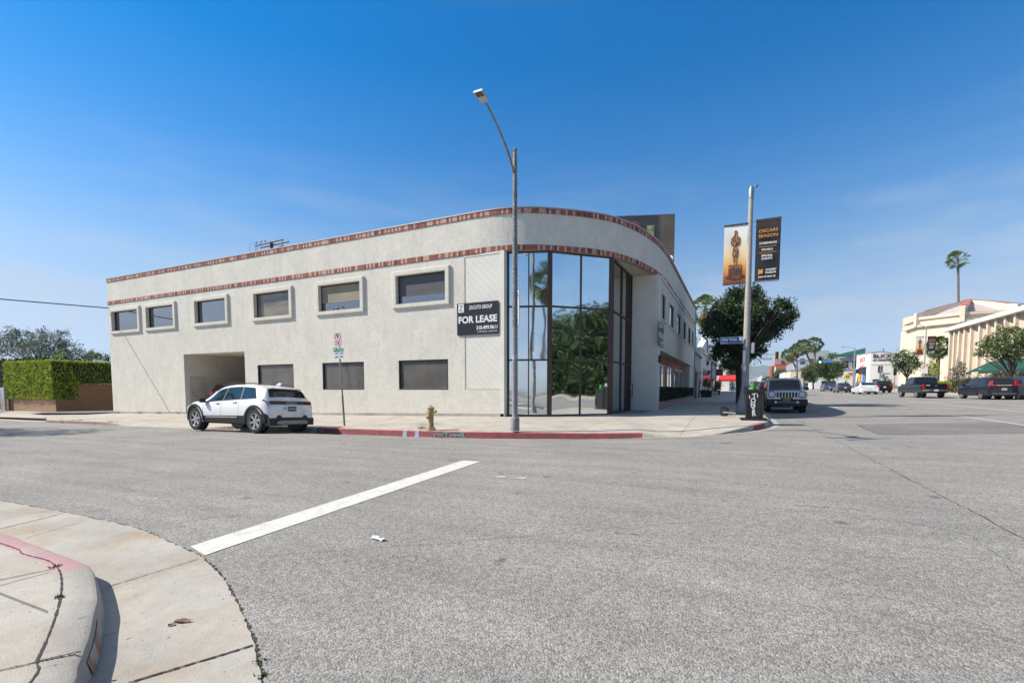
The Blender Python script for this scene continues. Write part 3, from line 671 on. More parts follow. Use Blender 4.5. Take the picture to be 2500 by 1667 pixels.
# upper windows: stucco surround, dark frame, pane
pm('pane_blind', (.23, .19, .13), .35, col2=(.10, .085, .065), scale=.9, stretch=(.6, .6, 2.2), coat=.6, spec=.6)
pm('pane_screen', (.105, .092, .078), .5, col2=(.06, .058, .052), scale=1.2, coat=.7, fine=.05, bscale=90)
for i, (a, b) in enumerate(UW):
    mb = LB(); fr = lambda u, v, d: Vector((u, YB - .095 + d, v))
    us = (a, a + .2, b - .2, b); z = (4.77, 4.95, 6.15, 6.33)
    # surround with a rounded outer arris
    prof = [(0, .095), (0, .035), (.012, .012), (.035, 0), (.2, 0), (.2, .095)]
    loop = []
    for o, d in prof: loop.append([(a + o, YB - .095 + d, z[0] + o * .9), (b - o, YB - .095 + d, z[0] + o * .9), (b - o, YB - .095 + d, z[3] - o * .9), (a + o, YB - .095 + d, z[3] - o * .9)])
    vs = [v for l in loop for v in l]; fs = []
    for k in range(len(prof) - 1):
        for j in range(4): fs.append((4 * k + j, 4 * k + (j + 1) % 4, 4 * k + 4 + (j + 1) % 4, 4 * k + 4 + j))
    mb.add(vs, fs); wn = mb.build('window', MT['stucco'], bd)
    mb = MB(); t = .045; y0, y1 = YB + .09, YB + .15
    for q in ((us[1] + .003, us[1] + t, z[1] + .003, z[2] - .003), (us[2] - t, us[2] - .003, z[1] + .003, z[2] - .003), (us[1] + t, us[2] - t, z[1] + .003, z[1] + t), (us[1] + t, us[2] - t, z[2] - t, z[2] - .003)): mb.box(q[0], q[1], y0, y1, q[2], q[3])
    mb.build('frame', MT['frame_dark'], wn)
    mb = MB(); mb.quad((us[1], YB + .125, z[1]), (us[2], YB + .125, z[1]), (us[2], YB + .125, z[2]), (us[1], YB + .125, z[2]))
    mb.build('pane', MT['pane_blind' if i == 3 else 'glass_bronze'], wn, fixn=False)
    if i in (4, 5):                        # half-lowered slatted blind seen against the glass
        mb = MB(); zb_ = 5.38 if i == 4 else 5.33; zz = z[2] - .06; r2 = random.Random(i)
        while zz > zb_: 
            mb.box(us[1] + .06, us[2] - .06, YB + .10, YB + .112, zz - .022, zz); zz -= .0255
        mb.box(us[1] + .06, us[2] - .06, YB + .098, YB + .118, zb_ - .03, zb_)
        mb.build('blind', MT['blind'] if i == 4 else MT['blind_gray'] if 'blind_gray' in MT else pm('blind_gray', (.085, .082, .085), .5, coat=.3), wn)
for i, (a, b) in enumerate(LW):
    mb = LB(); z = (1.31, 2.57); t = .05
    for q in ((a + .003, a + t, z[0] + .003, z[1] - .003), (b - t, b - .003, z[0] + .003, z[1] - .003), (a + t, b - t, z[0] + .003, z[0] + t), (a + t, b - t, z[1] - t, z[1] - .003)): mb.box(q[0], q[1], YB + .02, YB + .12, q[2], q[3])
    wn = mb.build('window', MT['frame_dark'], bd)
    mb = MB(); mb.quad((a, YB + .09, z[0]), (b, YB + .09, z[0]), (b, YB + .09, z[1]), (a, YB + .09, z[1])); mb.build('pane', MT['pane_screen'], wn, fixn=False)
    mb = MB(); mb.box(a + t, b - t, YB + .07, YB + .086, z[0] + .05, z[0] + .062); mb.build('blind_rail', MT['metal_cap'], wn)
# ---- diagonal siding
def siding(name, fr, u0, u1, v0, v1, pitch=.30, ang=-1, off=0.):
    """board field between u0..u1, v0..v1 with diagonal V-grooves as modelled seams"""
    mb = LB(); mb.quad(fr(u0, v0, 0), fr(u1, v0, 0), fr(u1, v1, 0), fr(u0, v1, 0)); p = mb.build(name, MT['siding'], bd, fixn=False)
    mb = LB(); H = v1 - v0; W = u1 - u0; c = -H - W
    k = off
    while k < H + W:
        # line v = v1 - k + ... slope -1 (down to the right) or +1
        pts = []
        for u in (u0, u1):
            v = v1 - k + W - (u - u0) if ang < 0 else v0 - W + k + (u - u0); pts.append((u, v))
        (ua, va), (ub, vb) = pts
        def clip(ua, va, ub, vb):
            for lo, hi in ((v0, v1),):
                if (va < lo and vb < lo) or (va > hi and vb > hi): return None
                def cutp(u_, v_, ou, ov):
                    if v_ > hi: t = (hi - ov) / (v_ - ov); return ou + (u_ - ou) * t, hi
                    if v_ < lo: t = (lo - ov) / (v_ - ov); return ou + (u_ - ou) * t, lo
                    return u_, v_
                return (*cutp(ua, va, ub, vb), *cutp(ub, vb, ua, va))
        c_ = clip(ua, va, ub, vb)
        if c_:
            ua, va, ub, vb = c_; g = .006
            mb.quad(fr(ua, va - g, -.003), fr(ub, vb - g, -.003), fr(ub, vb + g, -.003), fr(ua, va + g, -.003))
        k += pitch
    mb.build('siding_groove', MT['groove'], p if False else bd, fixn=False)
    return p
siding('siding_panel', lambda u, v, d: Vector((u, YB + .01 + d, v)), -9.95, -8.37, 1.35, 6.6)
mb = LB(); mb.box(-8.37, -8.2, YB - .012, YB + .33, -.6, ZB0 - .01); mb.build('corner_post', MT['siding'], bd); mb = LB(); mb.box(-9.97, -8.37, YB - .008, YB + .05, 6.55, ZB0 - .01); mb.build('head_trim', MT['siding'], bd)
mb = LB(); mb.box(-9.985, -9.95, YB - .006, YB + .02, 1.33, 6.6); mb.box(-9.985, -8.37, YB - .006, YB + .02, 1.33, 1.35); mb.build('panel_trim', MT['groove'], bd)
# ---- mirrored glass corner
GP = [Vector((-8.2, 16.95, 0)), Vector((-6.66, 17.5, 0)), Vector((-4.72, 19.42, 0)), Vector((-4.66, 23.1, 0))]
GZ0, GZT = .30, ZB0
def zat(P, x, y): d = ray(x, y); k = math.hypot(P.x, P.y) / math.hypot(d.x, d.y); return EYE + k * d.z
tr = [zat(GP[1], 1200 + 612 / 4.356, 760 + 515 / 4.356), zat(GP[1], 1200 + 612 / 4.356, 460 + 1251 / 4.356)]
cw = None
pm('reveal', (.30, .29, .27), .8)
def seg(P, Q, mulls, matg, trans, wide=.04):
    d = (Q - P).normalized(); n = Vector((d.y, -d.x, 0)); L = (Q - P).length
    M_ = Matrix(((d.x, -n.x, 0, P.x), (d.y, -n.y, 0, P.y), (0, 0, 1, 0), (0, 0, 0, 1)))     # local: x along, y into the building, z up
    xs_ = [0] + mulls + [L]; zs_ = [GZ0 - .02] + trans + [GZT]
    for i in range(len(xs_) - 1):
        for j in range(len(zs_) - 1):
            mb = LB(); e = (rnd.random() - .5) * .010; f = (rnd.random() - .5) * .006     # every pane sits a hair out of true
            mb.add([M_ @ Vector(v) for v in ((xs_[i], .02 + e, zs_[j]), (xs_[i + 1], .02 - e, zs_[j] + 0), (xs_[i + 1], .02 - e + f, zs_[j + 1]), (xs_[i], .02 + e + f, zs_[j + 1]))], [(0, 1, 2, 3)])
            mb.build('glass_pane', matg, bd, fixn=False)
    for m in mulls:
        mb = LB(); mb.box(m - wide / 2, m + wide / 2, -.03, .06, GZ0 - .02, GZT, M_); mb.build('mullion', MT['wood_mullion'], bd)
    for z0_, z1_ in [(z - .032, z + .032) for z in trans] + [(GZ0 - .08, GZ0 + .04), (GZT - .045, GZT - .004)]:
        mb = LB(); mb.box(0, L, -.04, .06, z0_, z1_, M_); mb.build('transom', MT['wood_mullion'], bd)
seg(GP[0], GP[1], [.82], MT['glass_mirror'], tr)
seg(GP[1], GP[2], [1.35], MT['glass_mirror'], tr)
y_of = lambda x6: pX(1200 + x6 / 4.356, 760 + 1050 / 4.356, -4.69).y - GP[2].y
seg(GP[2], GP[3], [max(.4, y_of(1370)), max(1.0, y_of(1424)), max(1.3, y_of(1445))], MT['glass_side'], tr)
for P, ww in ((GP[1], .085), (GP[2], .07)):
    mb = LB(); mb.box(-ww, ww, -.08, .08, GZ0 - .1, GZT, Matrix.Translation((P.x, P.y, 0)) @ Matrix.Rotation(R(45 if P is GP[2] else 33), 4, 'Z')); mb.build('corner_post', MT['wood_mullion'], bd)
mb = LB(); mb.box(-.035, .035, -.05, .05, GZ0 - .1, GZT, Matrix.Translation((GP[0].x + .02, GP[0].y, 0))); mb.build('corner_post', MT['frame_dark'], bd); mb = LB(); mb.box(-.04, .04, -.07, .03, GZ0 - .1, GZT, Matrix.Translation((GP[3].x, GP[3].y - .02, 0))); mb.build('corner_post', MT['frame_dark'], bd)
# entrance door within the side glass
y0d = GP[2].y + y_of(1445) + .06; y1d = GP[3].y - .12
mb = LB()
for q in ((y0d, y0d + .07, .3, 2.55), (y1d - .07, y1d, .3, 2.55), (y0d, y1d, 2.48, 2.56), (y0d, y1d, .3, .42)): mb.box(-4.68, -4.60, q[0], q[1], q[2], q[3])
dr = mb.build('entrance_door', MT['frame_dark'], bd)
mb = MB(); mb.tube([(-4.58, y0d + .2, .95), (-4.53, y0d + .2, .95), (-4.53, y0d + .2, 1.6), (-4.58, y0d + .2, 1.6)], .018); mb.build('pull_handle', MT['black_plastic'], dr)
mb = MB(); mb.box(-4.60, -4.592, y0d + .1, y0d + .26, 1.28, 1.52); mb.build('notice_sticker', pm('sticker', (.5, .45, .12), .5), dr)
# soffit under the curved fascia
mb = LB(); pts = [Vector((x, y, ZB0 + .004)) for x, y in cv if y < 23.6]; pts = [Vector((-8.25, YB, ZB0 + .004))] + [p for p in pts if p.x > -8.2]
back = [Vector((-8.25, 17.2, ZB0 + .004)), Vector((-7, 17.9, ZB0 + .004)), Vector((-5.0, 19.8, ZB0 + .004)), Vector((-4.9, 23.6, ZB0 + .004))]
mb.add(pts + back[::-1], [tuple(range(len(pts) + 4))]); mb.build('soffit', MT['soffit'], bd, fixn=False)
# white siding return wall beside the entrance
siding('siding_panel', lambda u, v, d: Vector((u, 23.12 + d, v)), -4.66, -3.56, .1, ZB0, .33, -1, .1)
mb = LB(); mb.box(-3.58, -3.40, 23.085, 23.40, -.2, ZB0 - .015); mb.build('corner_post', MT['siding'], bd)
# ---- street side wall (X = -3.4)
frr = lambda u, v, d: Vector((-3.4 - d, u, v))
RW = [(23.9, 25.4), (26.8, 28.9), (30.4, 32.6), (34.0, 35.9), (37.4, 39.6), (40.6, 42.3)]
mb = LB(); wallgrid(mb, frr, 23.4, 43.3, -.5, ZB0 + .02, [(a, b, 4.78, 5.95) for a, b in RW] + [(23.75, 42.3, -.5, 3.2, .62)], .17)
mb.build('wall', MT['stucco'], bd, fixn=False)
for a, b in RW:
    mb = LB(); t = .05
    for q in ((a, a + t, 4.783, 5.947), (b - t, b, 4.783, 5.947), (a, b, 4.783, 4.783 + t), (a, b, 5.947 - t, 5.947)): mb.box(-3.53, -3.46, q[0] + .003, q[1] - .003, q[2], q[3])
    wn = mb.build('window', MT['frame_dark'], bd)
    mb = MB(); mb.quad((-3.5, a, 4.78), (-3.5, b, 4.78), (-3.5, b, 5.95), (-3.5, a, 5.95)); mb.build('pane', MT['glass_mirror'], wn, fixn=False)
    mb = MB(); mb.box(-3.5, -3.34, a - .1, b + .1, 4.62, 4.70); mb.box(-3.5, -3.37, a - .12, a - .005, 4.70, 6.0); mb.build('sill', MT['stucco'], wn)
mb = LB(); mb.box(-3.42, -3.33, 23.42, 43.3, 6.50, 6.61); mb.build('ledge', MT['siding'], bd)
mb = LB(); mb.quad((-4.0, 23.75, -.3), (-4.0, 42.3, -.3), (-4.0, 42.3, 3.2), (-4.0, 23.75, 3.2)); mb.build('brick_wall', MT['brick_front'], bd, fixn=False)
mb = LB(); mb.box(-4.0, -3.42, 39.6, 42.28, .4, 3.19); mb.build('pier', MT['stucco'], bd)
for a, b in ((26.9, 29.4), (30.7, 33.0), (34.3, 36.5), (37.6, 39.5)):
    mb = LB(); t = .09
    for q in ((a - t, a, 1.5, 2.72), (b, b + t, 1.5, 2.72), (a, b, 2.64, 2.72), (a - t, b + t, 1.42, 1.5), ((a + b) / 2 - .04, (a + b) / 2 + .04, 1.5, 2.64)): mb.box(-4.0, -3.93, q[0], q[1], q[2], q[3])
    wn = mb.build('window', MT['trim_white'], bd); mb = MB(); mb.quad((-3.97, a, 1.5), (-3.97, b, 1.5), (-3.97, b, 2.64), (-3.97, a, 2.64)); mb.build('pane', MT['glass_bronze'], wn, fixn=False)
mb = LB(); 
mb.prism([(23.72, .1), (42.9, .25), (42.9, .82), (23.72, .74)], 'x', -3.95, -3.34); mb.build('planter', MT['brick_planter'], bd)
mb = LB(); mb.rbox(-3.40, -3.24, 23.2, 23.42, 2.58, 2.92, .02); mb.build('wall_lamp', MT['black_plastic'], bd)
for (x, y) in ((-3.36, 43.38),): mb = LB(); mb.tube([(x, y, .3), (x, y, 8.0)], .05); mb.build('downpipe', MT['galv'], bd)

# ---- lease signs
def lease_sign(M, w_, h_, label):
    t = thing('lease_sign', label, 'sign'); t.matrix_world = M
    mb = MB(); mb.box(-w_ / 2, w_ / 2, -.012, .012, -h_ / 2, h_ / 2); mb.build('board', MT['sign_black'], t)
    k = w_ / 1.85; F_ = Matrix.Translation((0, -.014, 0)); mb = MB()
    def tx(s, size, x, z, width, bold=0.): textmesh(mb, s, size * k, F_ @ Matrix.Translation((x * k, 0, z * k)), .004, bold, width=width * k)
    tx('FOR LEASE', .36, 0, -.04, 1.72, .012); tx('ZACUTO GROUP', .2, .14, .43, 1.02, .003); tx('310.499.9611', .2, .43, -.37, .92, .005)
    tx('JACOB LURRAMO  |  JOHN LOGAN', .055, .44, -.52, .88, .001)
    mb.build('lettering', MT['white'], t)
    mb = MB(); mb.box(-.86 * k, -.61 * k, -.018, -.012, .27 * k, .60 * k); lg = mb.build('logo', MT['white'], t)
    mb = MB()
    for q in ((-.82, -.65, .52, .54), (-.82, -.65, .33, .35)): mb.box(q[0] * k, q[1] * k, -.022, -.018, q[2] * k, q[3] * k)
    for o in (0, .035): mb.add([Vector((a * k, -.021, b * k)) for a, b in ((-.68 - o, .52), (-.665 - o, .52), (-.79 + .035 - o, .35), (-.805 + .035 - o, .35))], [(0, 1, 2, 3)])
    mb.build('logo_mark', MT['sign_black'], lg)
    return t
lease_sign(Matrix.Translation((-9.36, YB - .035, 4.12)), 1.87, 1.26, 'black for lease board on the cream stucco front beside the glass corner')
lease_sign(Matrix.Translation((-3.36, 23.62, 3.9)) @ Matrix.Rotation(R(90), 4, 'Z'), 1.75, 1.1, 'black for lease board on the shaded street side above the brick recess')
# ================================================================== VEHICLES
def interp(pts, x):
    """pts sorted by falling x (front to rear)"""
    if x >= pts[0][0]: return pts[0][1]
    for (a, va), (b, vb) in zip(pts, pts[1:]):
        if a >= x >= b: return va + (vb - va) * ((a - x) / max(a - b, 1e-6))
    return pts[-1][1]
def smooth_prof(pts, n=5):
    P = catmull([(a, b, 0) for a, b in pts], n); out = [(P[0].x, P[0].y)]
    for p in P[1:]:
        out.append((min(p.x, out[-1][0] - 1e-4), p.y))
    return out
def paint(name, col, flake=.0):
    dk = max(col) < .06
    return pm(name, col, .3, flake, col2=tuple(c * .97 for c in col), scale=1, coat=.4 if dk else 1.0, spec=.3 if dk else .5)
class CarShape:
    def __init__(s, L, W, H, top, belt, zb=.24, roofw=.74, taperf=.2, taperr=.13, smooth=True):
        s.L, s.W, s.H = L, W, H; s.top = smooth_prof(top) if smooth else top; s.belt = belt; s.zb = zb; s.roofw = roofw; s.tf = taperf; s.tr = taperr
    def sec(s, x):
        L, W = s.L, s.W; zt = interp(s.top, x); be = interp(s.belt, x)
        w = W / 2; f = max(0, (x - (L / 2 - .55)) / .55); r = max(0, (-x - (L / 2 - .40)) / .40)
        w *= 1 - s.tf * f ** 2.2 - s.tr * r ** 2.4
        zb = s.zb + .10 * f ** 2 + .10 * r ** 2
        zs = min(be, zt - .07); t = cl((zt - zs) / max(s.H - be, .1), 0, 1); yr = w * (.90 + (s.roofw - .90) * t)
        m = zb + (zs - zb) * .45
        return [(0, zb), (.8 * w, zb), (.955 * w, zb + .05), (.992 * w, m * .8 + zb * .2), (w, m + (zs - m) * .45), (.985 * w, zs - .05), (.955 * w, zs), (yr, zt - .065), (.93 * yr, zt - .02), (.5 * yr, zt), (0, zt + .012)]
    def S(s, x, k, off=0, sy=1):
        p = s.sec(x); i = int(min(k, len(p) - 1.0001)); t = k - i; y = p[i][0] + (p[i + 1][0] - p[i][0]) * t; z = p[i][1] + (p[i + 1][1] - p[i][1]) * t
        dy = p[i + 1][0] - p[i][0]; dz = p[i + 1][1] - p[i][1]; l = math.hypot(dy, dz) or 1
        return Vector((x, sy * (y + off * dz / l), z - off * dy / l))
    def rearx(s, z):
        for (a, va), (b, vb) in zip(s.top[::-1], s.top[::-1][1:]):
            if va <= z <= vb: return a + (b - a) * ((z - va) / max(vb - va, 1e-6))
        return -s.L / 2
    def frontx(s, z):
        for (a, va), (b, vb) in zip(s.top, s.top[1:]):
            if va <= z <= vb: return a + (b - a) * ((z - va) / max(vb - va, 1e-6))
        return s.L / 2
def patch(mb, f, us, vs):
    n = len(us); g = [f(u, v) for v in vs for u in us]
    mb.add(g, [(j * n + i, j * n + i + 1, (j + 1) * n + i + 1, (j + 1) * n + i) for j in range(len(vs) - 1) for i in range(n - 1)])
def lin(a, b, n): return [a + (b - a) * k / (n - 1) for k in range(n)]
def boolean_cut(obj, cutters):
    for cu in cutters:
        m = obj.modifiers.new('b', 'BOOLEAN'); m.object = cu; m.operation = 'DIFFERENCE'; m.solver = 'EXACT'
    dg = bpy.context.evaluated_depsgraph_get(); ev = obj.evaluated_get(dg); me = bpy.data.meshes.new_from_object(ev)
    obj.modifiers.clear(); old = obj.data; obj.data = me; bpy.data.meshes.remove(old)
    for cu in cutters: bpy.data.objects.remove(cu)
def wheel(t, x, y, r, w, rim, sy, spokes=6, rimf=.68, simple=False):
    M_ = Matrix.Translation((x, y, r)) @ Matrix.Rotation(R(-90) * sy, 4, 'X')
    mb = MB(); rr = r * rimf
    mb.lathe([(rr, -w / 2), (r * .93, -w / 2), (r * .985, -w * .40), (r, -w * .25), (r, w * .25), (r * .985, w * .40), (r * .93, w / 2 - .004), (rr * 1.03, w / 2), (rr * .98, w / 2 - .02), (rr * .95, -w / 2 + .03)], 28, M_, caps=False)
    o = mb.build('wheel', MT['tyre'], t, smooth=35)
    mb = MB(); mb.lathe([(rr, w / 2 - .02), (rr * .95, w / 2 - .06), (rr * .9, w * .02), (.03, w * .0)], 24, M_, caps=False)
    mb.cur = 1
    mb.lathe([(rr * 1.0, w / 2 - .02), (rr * 1.0, w / 2 - .006), (rr * .92, w / 2 - .008), (rr * .91, w / 2 - .05)], 24, M_, caps=False)
    for k in range(spokes):
        a = 2 * math.pi * (k + .25) / spokes; Q = M_ @ Matrix.Rotation(a, 4, 'Z'); sw = .13 * rr if spokes > 5 else .17 * rr
        mb.add([Q @ Vector(v) for v in ((.02, -sw, w * .36), (rr * .95, -sw * 1.25, w * .43), (rr * .95, sw * 1.25, w * .43), (.02, sw, w * .36), (.02, -sw * 1.1, w * .1), (rr * .95, -sw * 1.3, w * .2), (rr * .95, sw * 1.3, w * .2), (.02, sw * 1.1, w * .1))], [(0, 1, 2, 3), (0, 4, 5, 1), (3, 2, 6, 7), (1, 5, 6, 2)])
    mb.lathe([(.05 * 1.2, w * .1), (.05 * 1.2, w * .42), (.02, w * .43)], 10, M_)
    mb.build('rim', [MT['alloy_dark'], rim], o, smooth=30, fixn=False)
def make_car(name, label, cat, sh, mpaint, wb, fo, wr, ww, side, wind, rear, loc, heading, rim='alloy', clad=None, plate_txt=None, tail=None, group=None, extras=None, zwell=None, spokes=6, mirror='black_plastic', glass='glass_dark', trim='black_plastic', seams=True, handles=True, detail=True):
    """fo = front axle x; wb wheelbase; heading = world angle of the car's nose"""
    t = thing(name, label, cat, loc, heading, group)
    # slope with the ground
    xs_ = sorted(set([round(v, 4) for v in lin(-sh.L / 2, sh.L / 2, 58)] + [round(p[0], 4) for p in sh.top]))
    mb = MB(); n = 0; rings = []
    for x in xs_:
        p = sh.sec(x); ring = [Vector((x, y, z)) for y, z in p] + [Vector((x, -y, z)) for y, z in p[-2:0:-1]]; rings.append(ring)
    m = len(rings[0]); vs = [v for r in rings for v in r]
    fs = [(i * m + k, i * m + (k + 1) % m, (i + 1) * m + (k + 1) % m, (i + 1) * m + k) for i in range(len(rings) - 1) for k in range(m)]
    fs += [tuple(range(m)), tuple((len(rings) - 1) * m + k for k in range(m))[::-1]]
    mb.add(vs, fs); body = mb.build('body', mpaint, t)
    cuts = []; ax = (fo, fo - wb); zw = zwell or wr * 1.0
    for x in ax:
        for sy in (1, -1):
            c = MB(); c.lathe([(wr * 1.13, -.17), (wr * 1.13, .3)], 28, Matrix.Translation((x, sy * (sh.W / 2 - .10), zw + .02)) @ Matrix.Rotation(R(-90) * sy, 4, 'X')); cuts.append(c.build('cut', mpaint))
    boolean_cut(body, cuts)
    body.data.polygons.foreach_set('use_smooth', [True] * len(body.data.polygons)); body.data.set_sharp_from_angle(angle=R(32))
    # dark wheel housings
    for x in ax:
        for sy in (1, -1):
            mb = MB(); mb.lathe([(wr * 1.12, -.165), (wr * 1.12, -.16)], 20, Matrix.Translation((x, sy * (sh.W / 2 - .10), zw + .02)) @ Matrix.Rotation(R(-90) * sy, 4, 'X')); mb.build('wheel_housing', MT['frame_dark'], t)
            wheel(t, x, sy * (sh.W / 2 - ww / 2 - .015), wr, ww, MT[rim], sy, spokes)
            if clad:
                mb = MB(); cx_, cz_ = x, zw + .02; ra, rb = wr * 1.12, wr * 1.30; q = []
                for k in range(19):
                    a = R(-8) + R(196) * k / 18
                    for r_, yo in ((ra, -.03), (ra, .014), (rb, .014), (rb, -.03)):
                        px_, pz_ = cx_ + r_ * math.cos(a), cz_ + r_ * math.sin(a); pz_ = max(pz_, sh.zb)
                        yb = sh.S(cl(px_, -sh.L / 2, sh.L / 2), 3.6)[1]; q.append(Vector((px_, sy * (yb + yo), pz_)))
                mb.add(q, [(4 * k + j, 4 * k + (j + 1) % 4, 4 * k + 4 + (j + 1) % 4, 4 * k + 4 + j) for k in range(18) for j in range(4)]); mb.build('wheel_arch', MT[clad], t)
    if clad:
        for sy in (1, -1):
            mb = MB(); patch(mb, lambda u, v: sh.S(u, v, .010, sy), lin(fo - wb + wr * 1.15, fo - wr * 1.15, 10), [1.2, 2, 2.5, 3.0, 3.05]); mb.build('side_sill', MT[clad], t)
    mg = MT[glass]
    for sy in (1, -1):
        for (fb, ft, rb, rt_) in side:
            mb = MB()
            def f(u, v): xb = fb + (rb - fb) * u; xt = ft + (rt_ - ft) * u; x = xb + (xt - xb) * v; return sh.S(x, 6 + (.12 + .80 * v), .006, sy)
            patch(mb, f, lin(0, 1, 8), lin(0, 1, 4)); mb.build('side_window', mg, t, smooth=True)
        # window surround in black
        mb = MB(); fb, ft = side[0][0] + .03, side[0][1] + .03; rb, rt_ = side[-1][2] - .03, side[-1][3] - .03
        def f2(u, v): xb = fb + (rb - fb) * u; xt = ft + (rt_ - ft) * u; x = xb + (xt - xb) * v; return sh.S(x, 6 + (.06 + .90 * v), .003, sy)
        patch(mb, f2, lin(0, 1, 14), lin(0, 1, 4)); mb.build('window_trim', MT[trim], t, smooth=True)
        if seams:
            for xs0 in [side[0][0] - .02] + [s_[2] for s_ in side[:2]]:
                mb = MB(); patch(mb, lambda u, v: sh.S(xs0 + u, v, .0025, sy), [-.004, .004], lin(2.6, 6, 8)); mb.build('door_seam', MT['frame_dark'], t)
        if handles:
            for s_ in side[:2]:
                p = sh.S(s_[2] + .20, 5.25, .012, sy); mb = MB(); mb.rbox(p.x - .09, p.x + .09, min(p.y, p.y - sy * .02), max(p.y, p.y + sy * .025), p.z - .018, p.z + .018, .006); mb.build('door_handle', mpaint, t)
        p = sh.S(side[0][0] - .12, 6.15, .0, sy); mb = MB(); mb.rbox(p.x - .06, p.x + .08, min(p.y + sy * .04, p.y + sy * .22), max(p.y + sy * .04, p.y + sy * .22), p.z - .02, p.z + .13, .025); mb.tube([(p.x, p.y - sy * .03, p.z), (p.x, p.y + sy * .08, p.z + .02)], .025, 6)
        mm_ = mb.build('wing_mirror', MT[mirror] if isinstance(mirror, str) else mirror, t)
    for nm, (xa, xb) in (('windshield', wind), ('rear_window', rear)):
        if xa is None: continue
        mb = MB()
        def f3(u, v):
            x = xa + (xb - xa) * u; yr = sh.sec(x)[8][0]; zt = interp(sh.top, x); s_ = v * .96
            dz = (interp(sh.top, x - .05) - interp(sh.top, x + .05)) / .1; L_ = math.hypot(1, dz)
            return Vector((x + dz * .008 / L_, s_ * yr, zt - .018 * abs(s_) ** 3 + .012 / L_ + .012 * (1 - abs(s_))))
        patch(mb, f3, lin(0, 1, 8), lin(-1, 1, 11)); mb.build(nm, mg, t, smooth=True)
    if extras: extras(t, sh)
    return t
def rearbox(t, sh, nm, mat, y0, y1, z0, z1, th=.02, b=.006, x=None, parent=None):
    xx = x if x is not None else sh.rearx((z0 + z1) / 2); mb = MB()
    ya = max(abs(y0), abs(y1)); 
    mb.rbox(xx - th, xx + .05, y0, y1, z0, z1, b); return mb.build(nm, MT[mat], parent or t)
def frontbox(t, sh, nm, mat, y0, y1, z0, z1, th=.02, b=.006, x=None, parent=None):
    xx = x if x is not None else sh.frontx((z0 + z1) / 2); mb = MB(); mb.rbox(xx - .05, xx + th, y0, y1, z0, z1, b); return mb.build(nm, MT[mat], parent or t)
def wrapbox(t, sh, nm, mat, s0, s1, xa, xb, off=.012, n=6):
    """panel that follows the body skin around a corner (both sides)"""
    for sy in (1, -1):
        mb = MB(); patch(mb, lambda u, v: sh.S(u, v, off, sy), lin(xa, xb, n), lin(s0, s1, 4)); mb.build(nm, MT[mat], t, smooth=True)
def plate(t, x, z, txt, front, mat='plate', w_=.30, h_=.15, tm='sign_black'):
    s = 1 if front else -1; mb = MB(); mb.box(x - .006, x + .006, -w_ / 2, w_ / 2, z - h_ / 2, z + h_ / 2); p = mb.build('number_plate', MT[mat], t)
    if txt:
        mb = MB(); textmesh(mb, txt, .09, Matrix.Translation((x + s * .008, 0, z - .005)) @ Matrix.Rotation(R(90) * s, 4, 'Z'), .002, .001, width=w_ * .86); mb.build('plate_lettering', MT[tm], p)

# ---------------- white electric SUV at the kerb
paint('paint_white', (.80, .80, .79)); paint('paint_red', (.42, .012, .012)); paint('paint_black', (.008, .008, .010)); paint('paint_navyblack', (.012, .014, .022))
paint('paint_silver', (.52, .54, .57), .55); paint('paint_charcoal', (.045, .05, .065), .3); paint('paint_bluegrey', (.06, .10, .14), .3); paint('paint_blue', (.01, .03, .22)); paint('paint_pearl', (.76, .76, .77)); paint('paint_grey', (.10, .11, .12), .3)
pm('fog_glass', (.8, .8, .8), .15, spec=1)
suv_top = [(2.14, .62), (2.12, .80), (2.03, .92), (1.70, 1.00), (1.15, 1.07), (.42, 1.46), (-.1, 1.565), (-.7, 1.59), (-1.35, 1.55), (-1.80, 1.44), (-2.0, 1.17), (-2.13, 1.0), (-2.18, .80), (-2.20, .5)]
WS = CarShape(4.40, 1.84, 1.59, suv_top, [(2.2, .80), (1.5, .92), (0, .99), (-1.3, 1.06), (-1.9, 1.10), (-2.2, 1.0)], zb=.26, roofw=.73, taperr=.10)
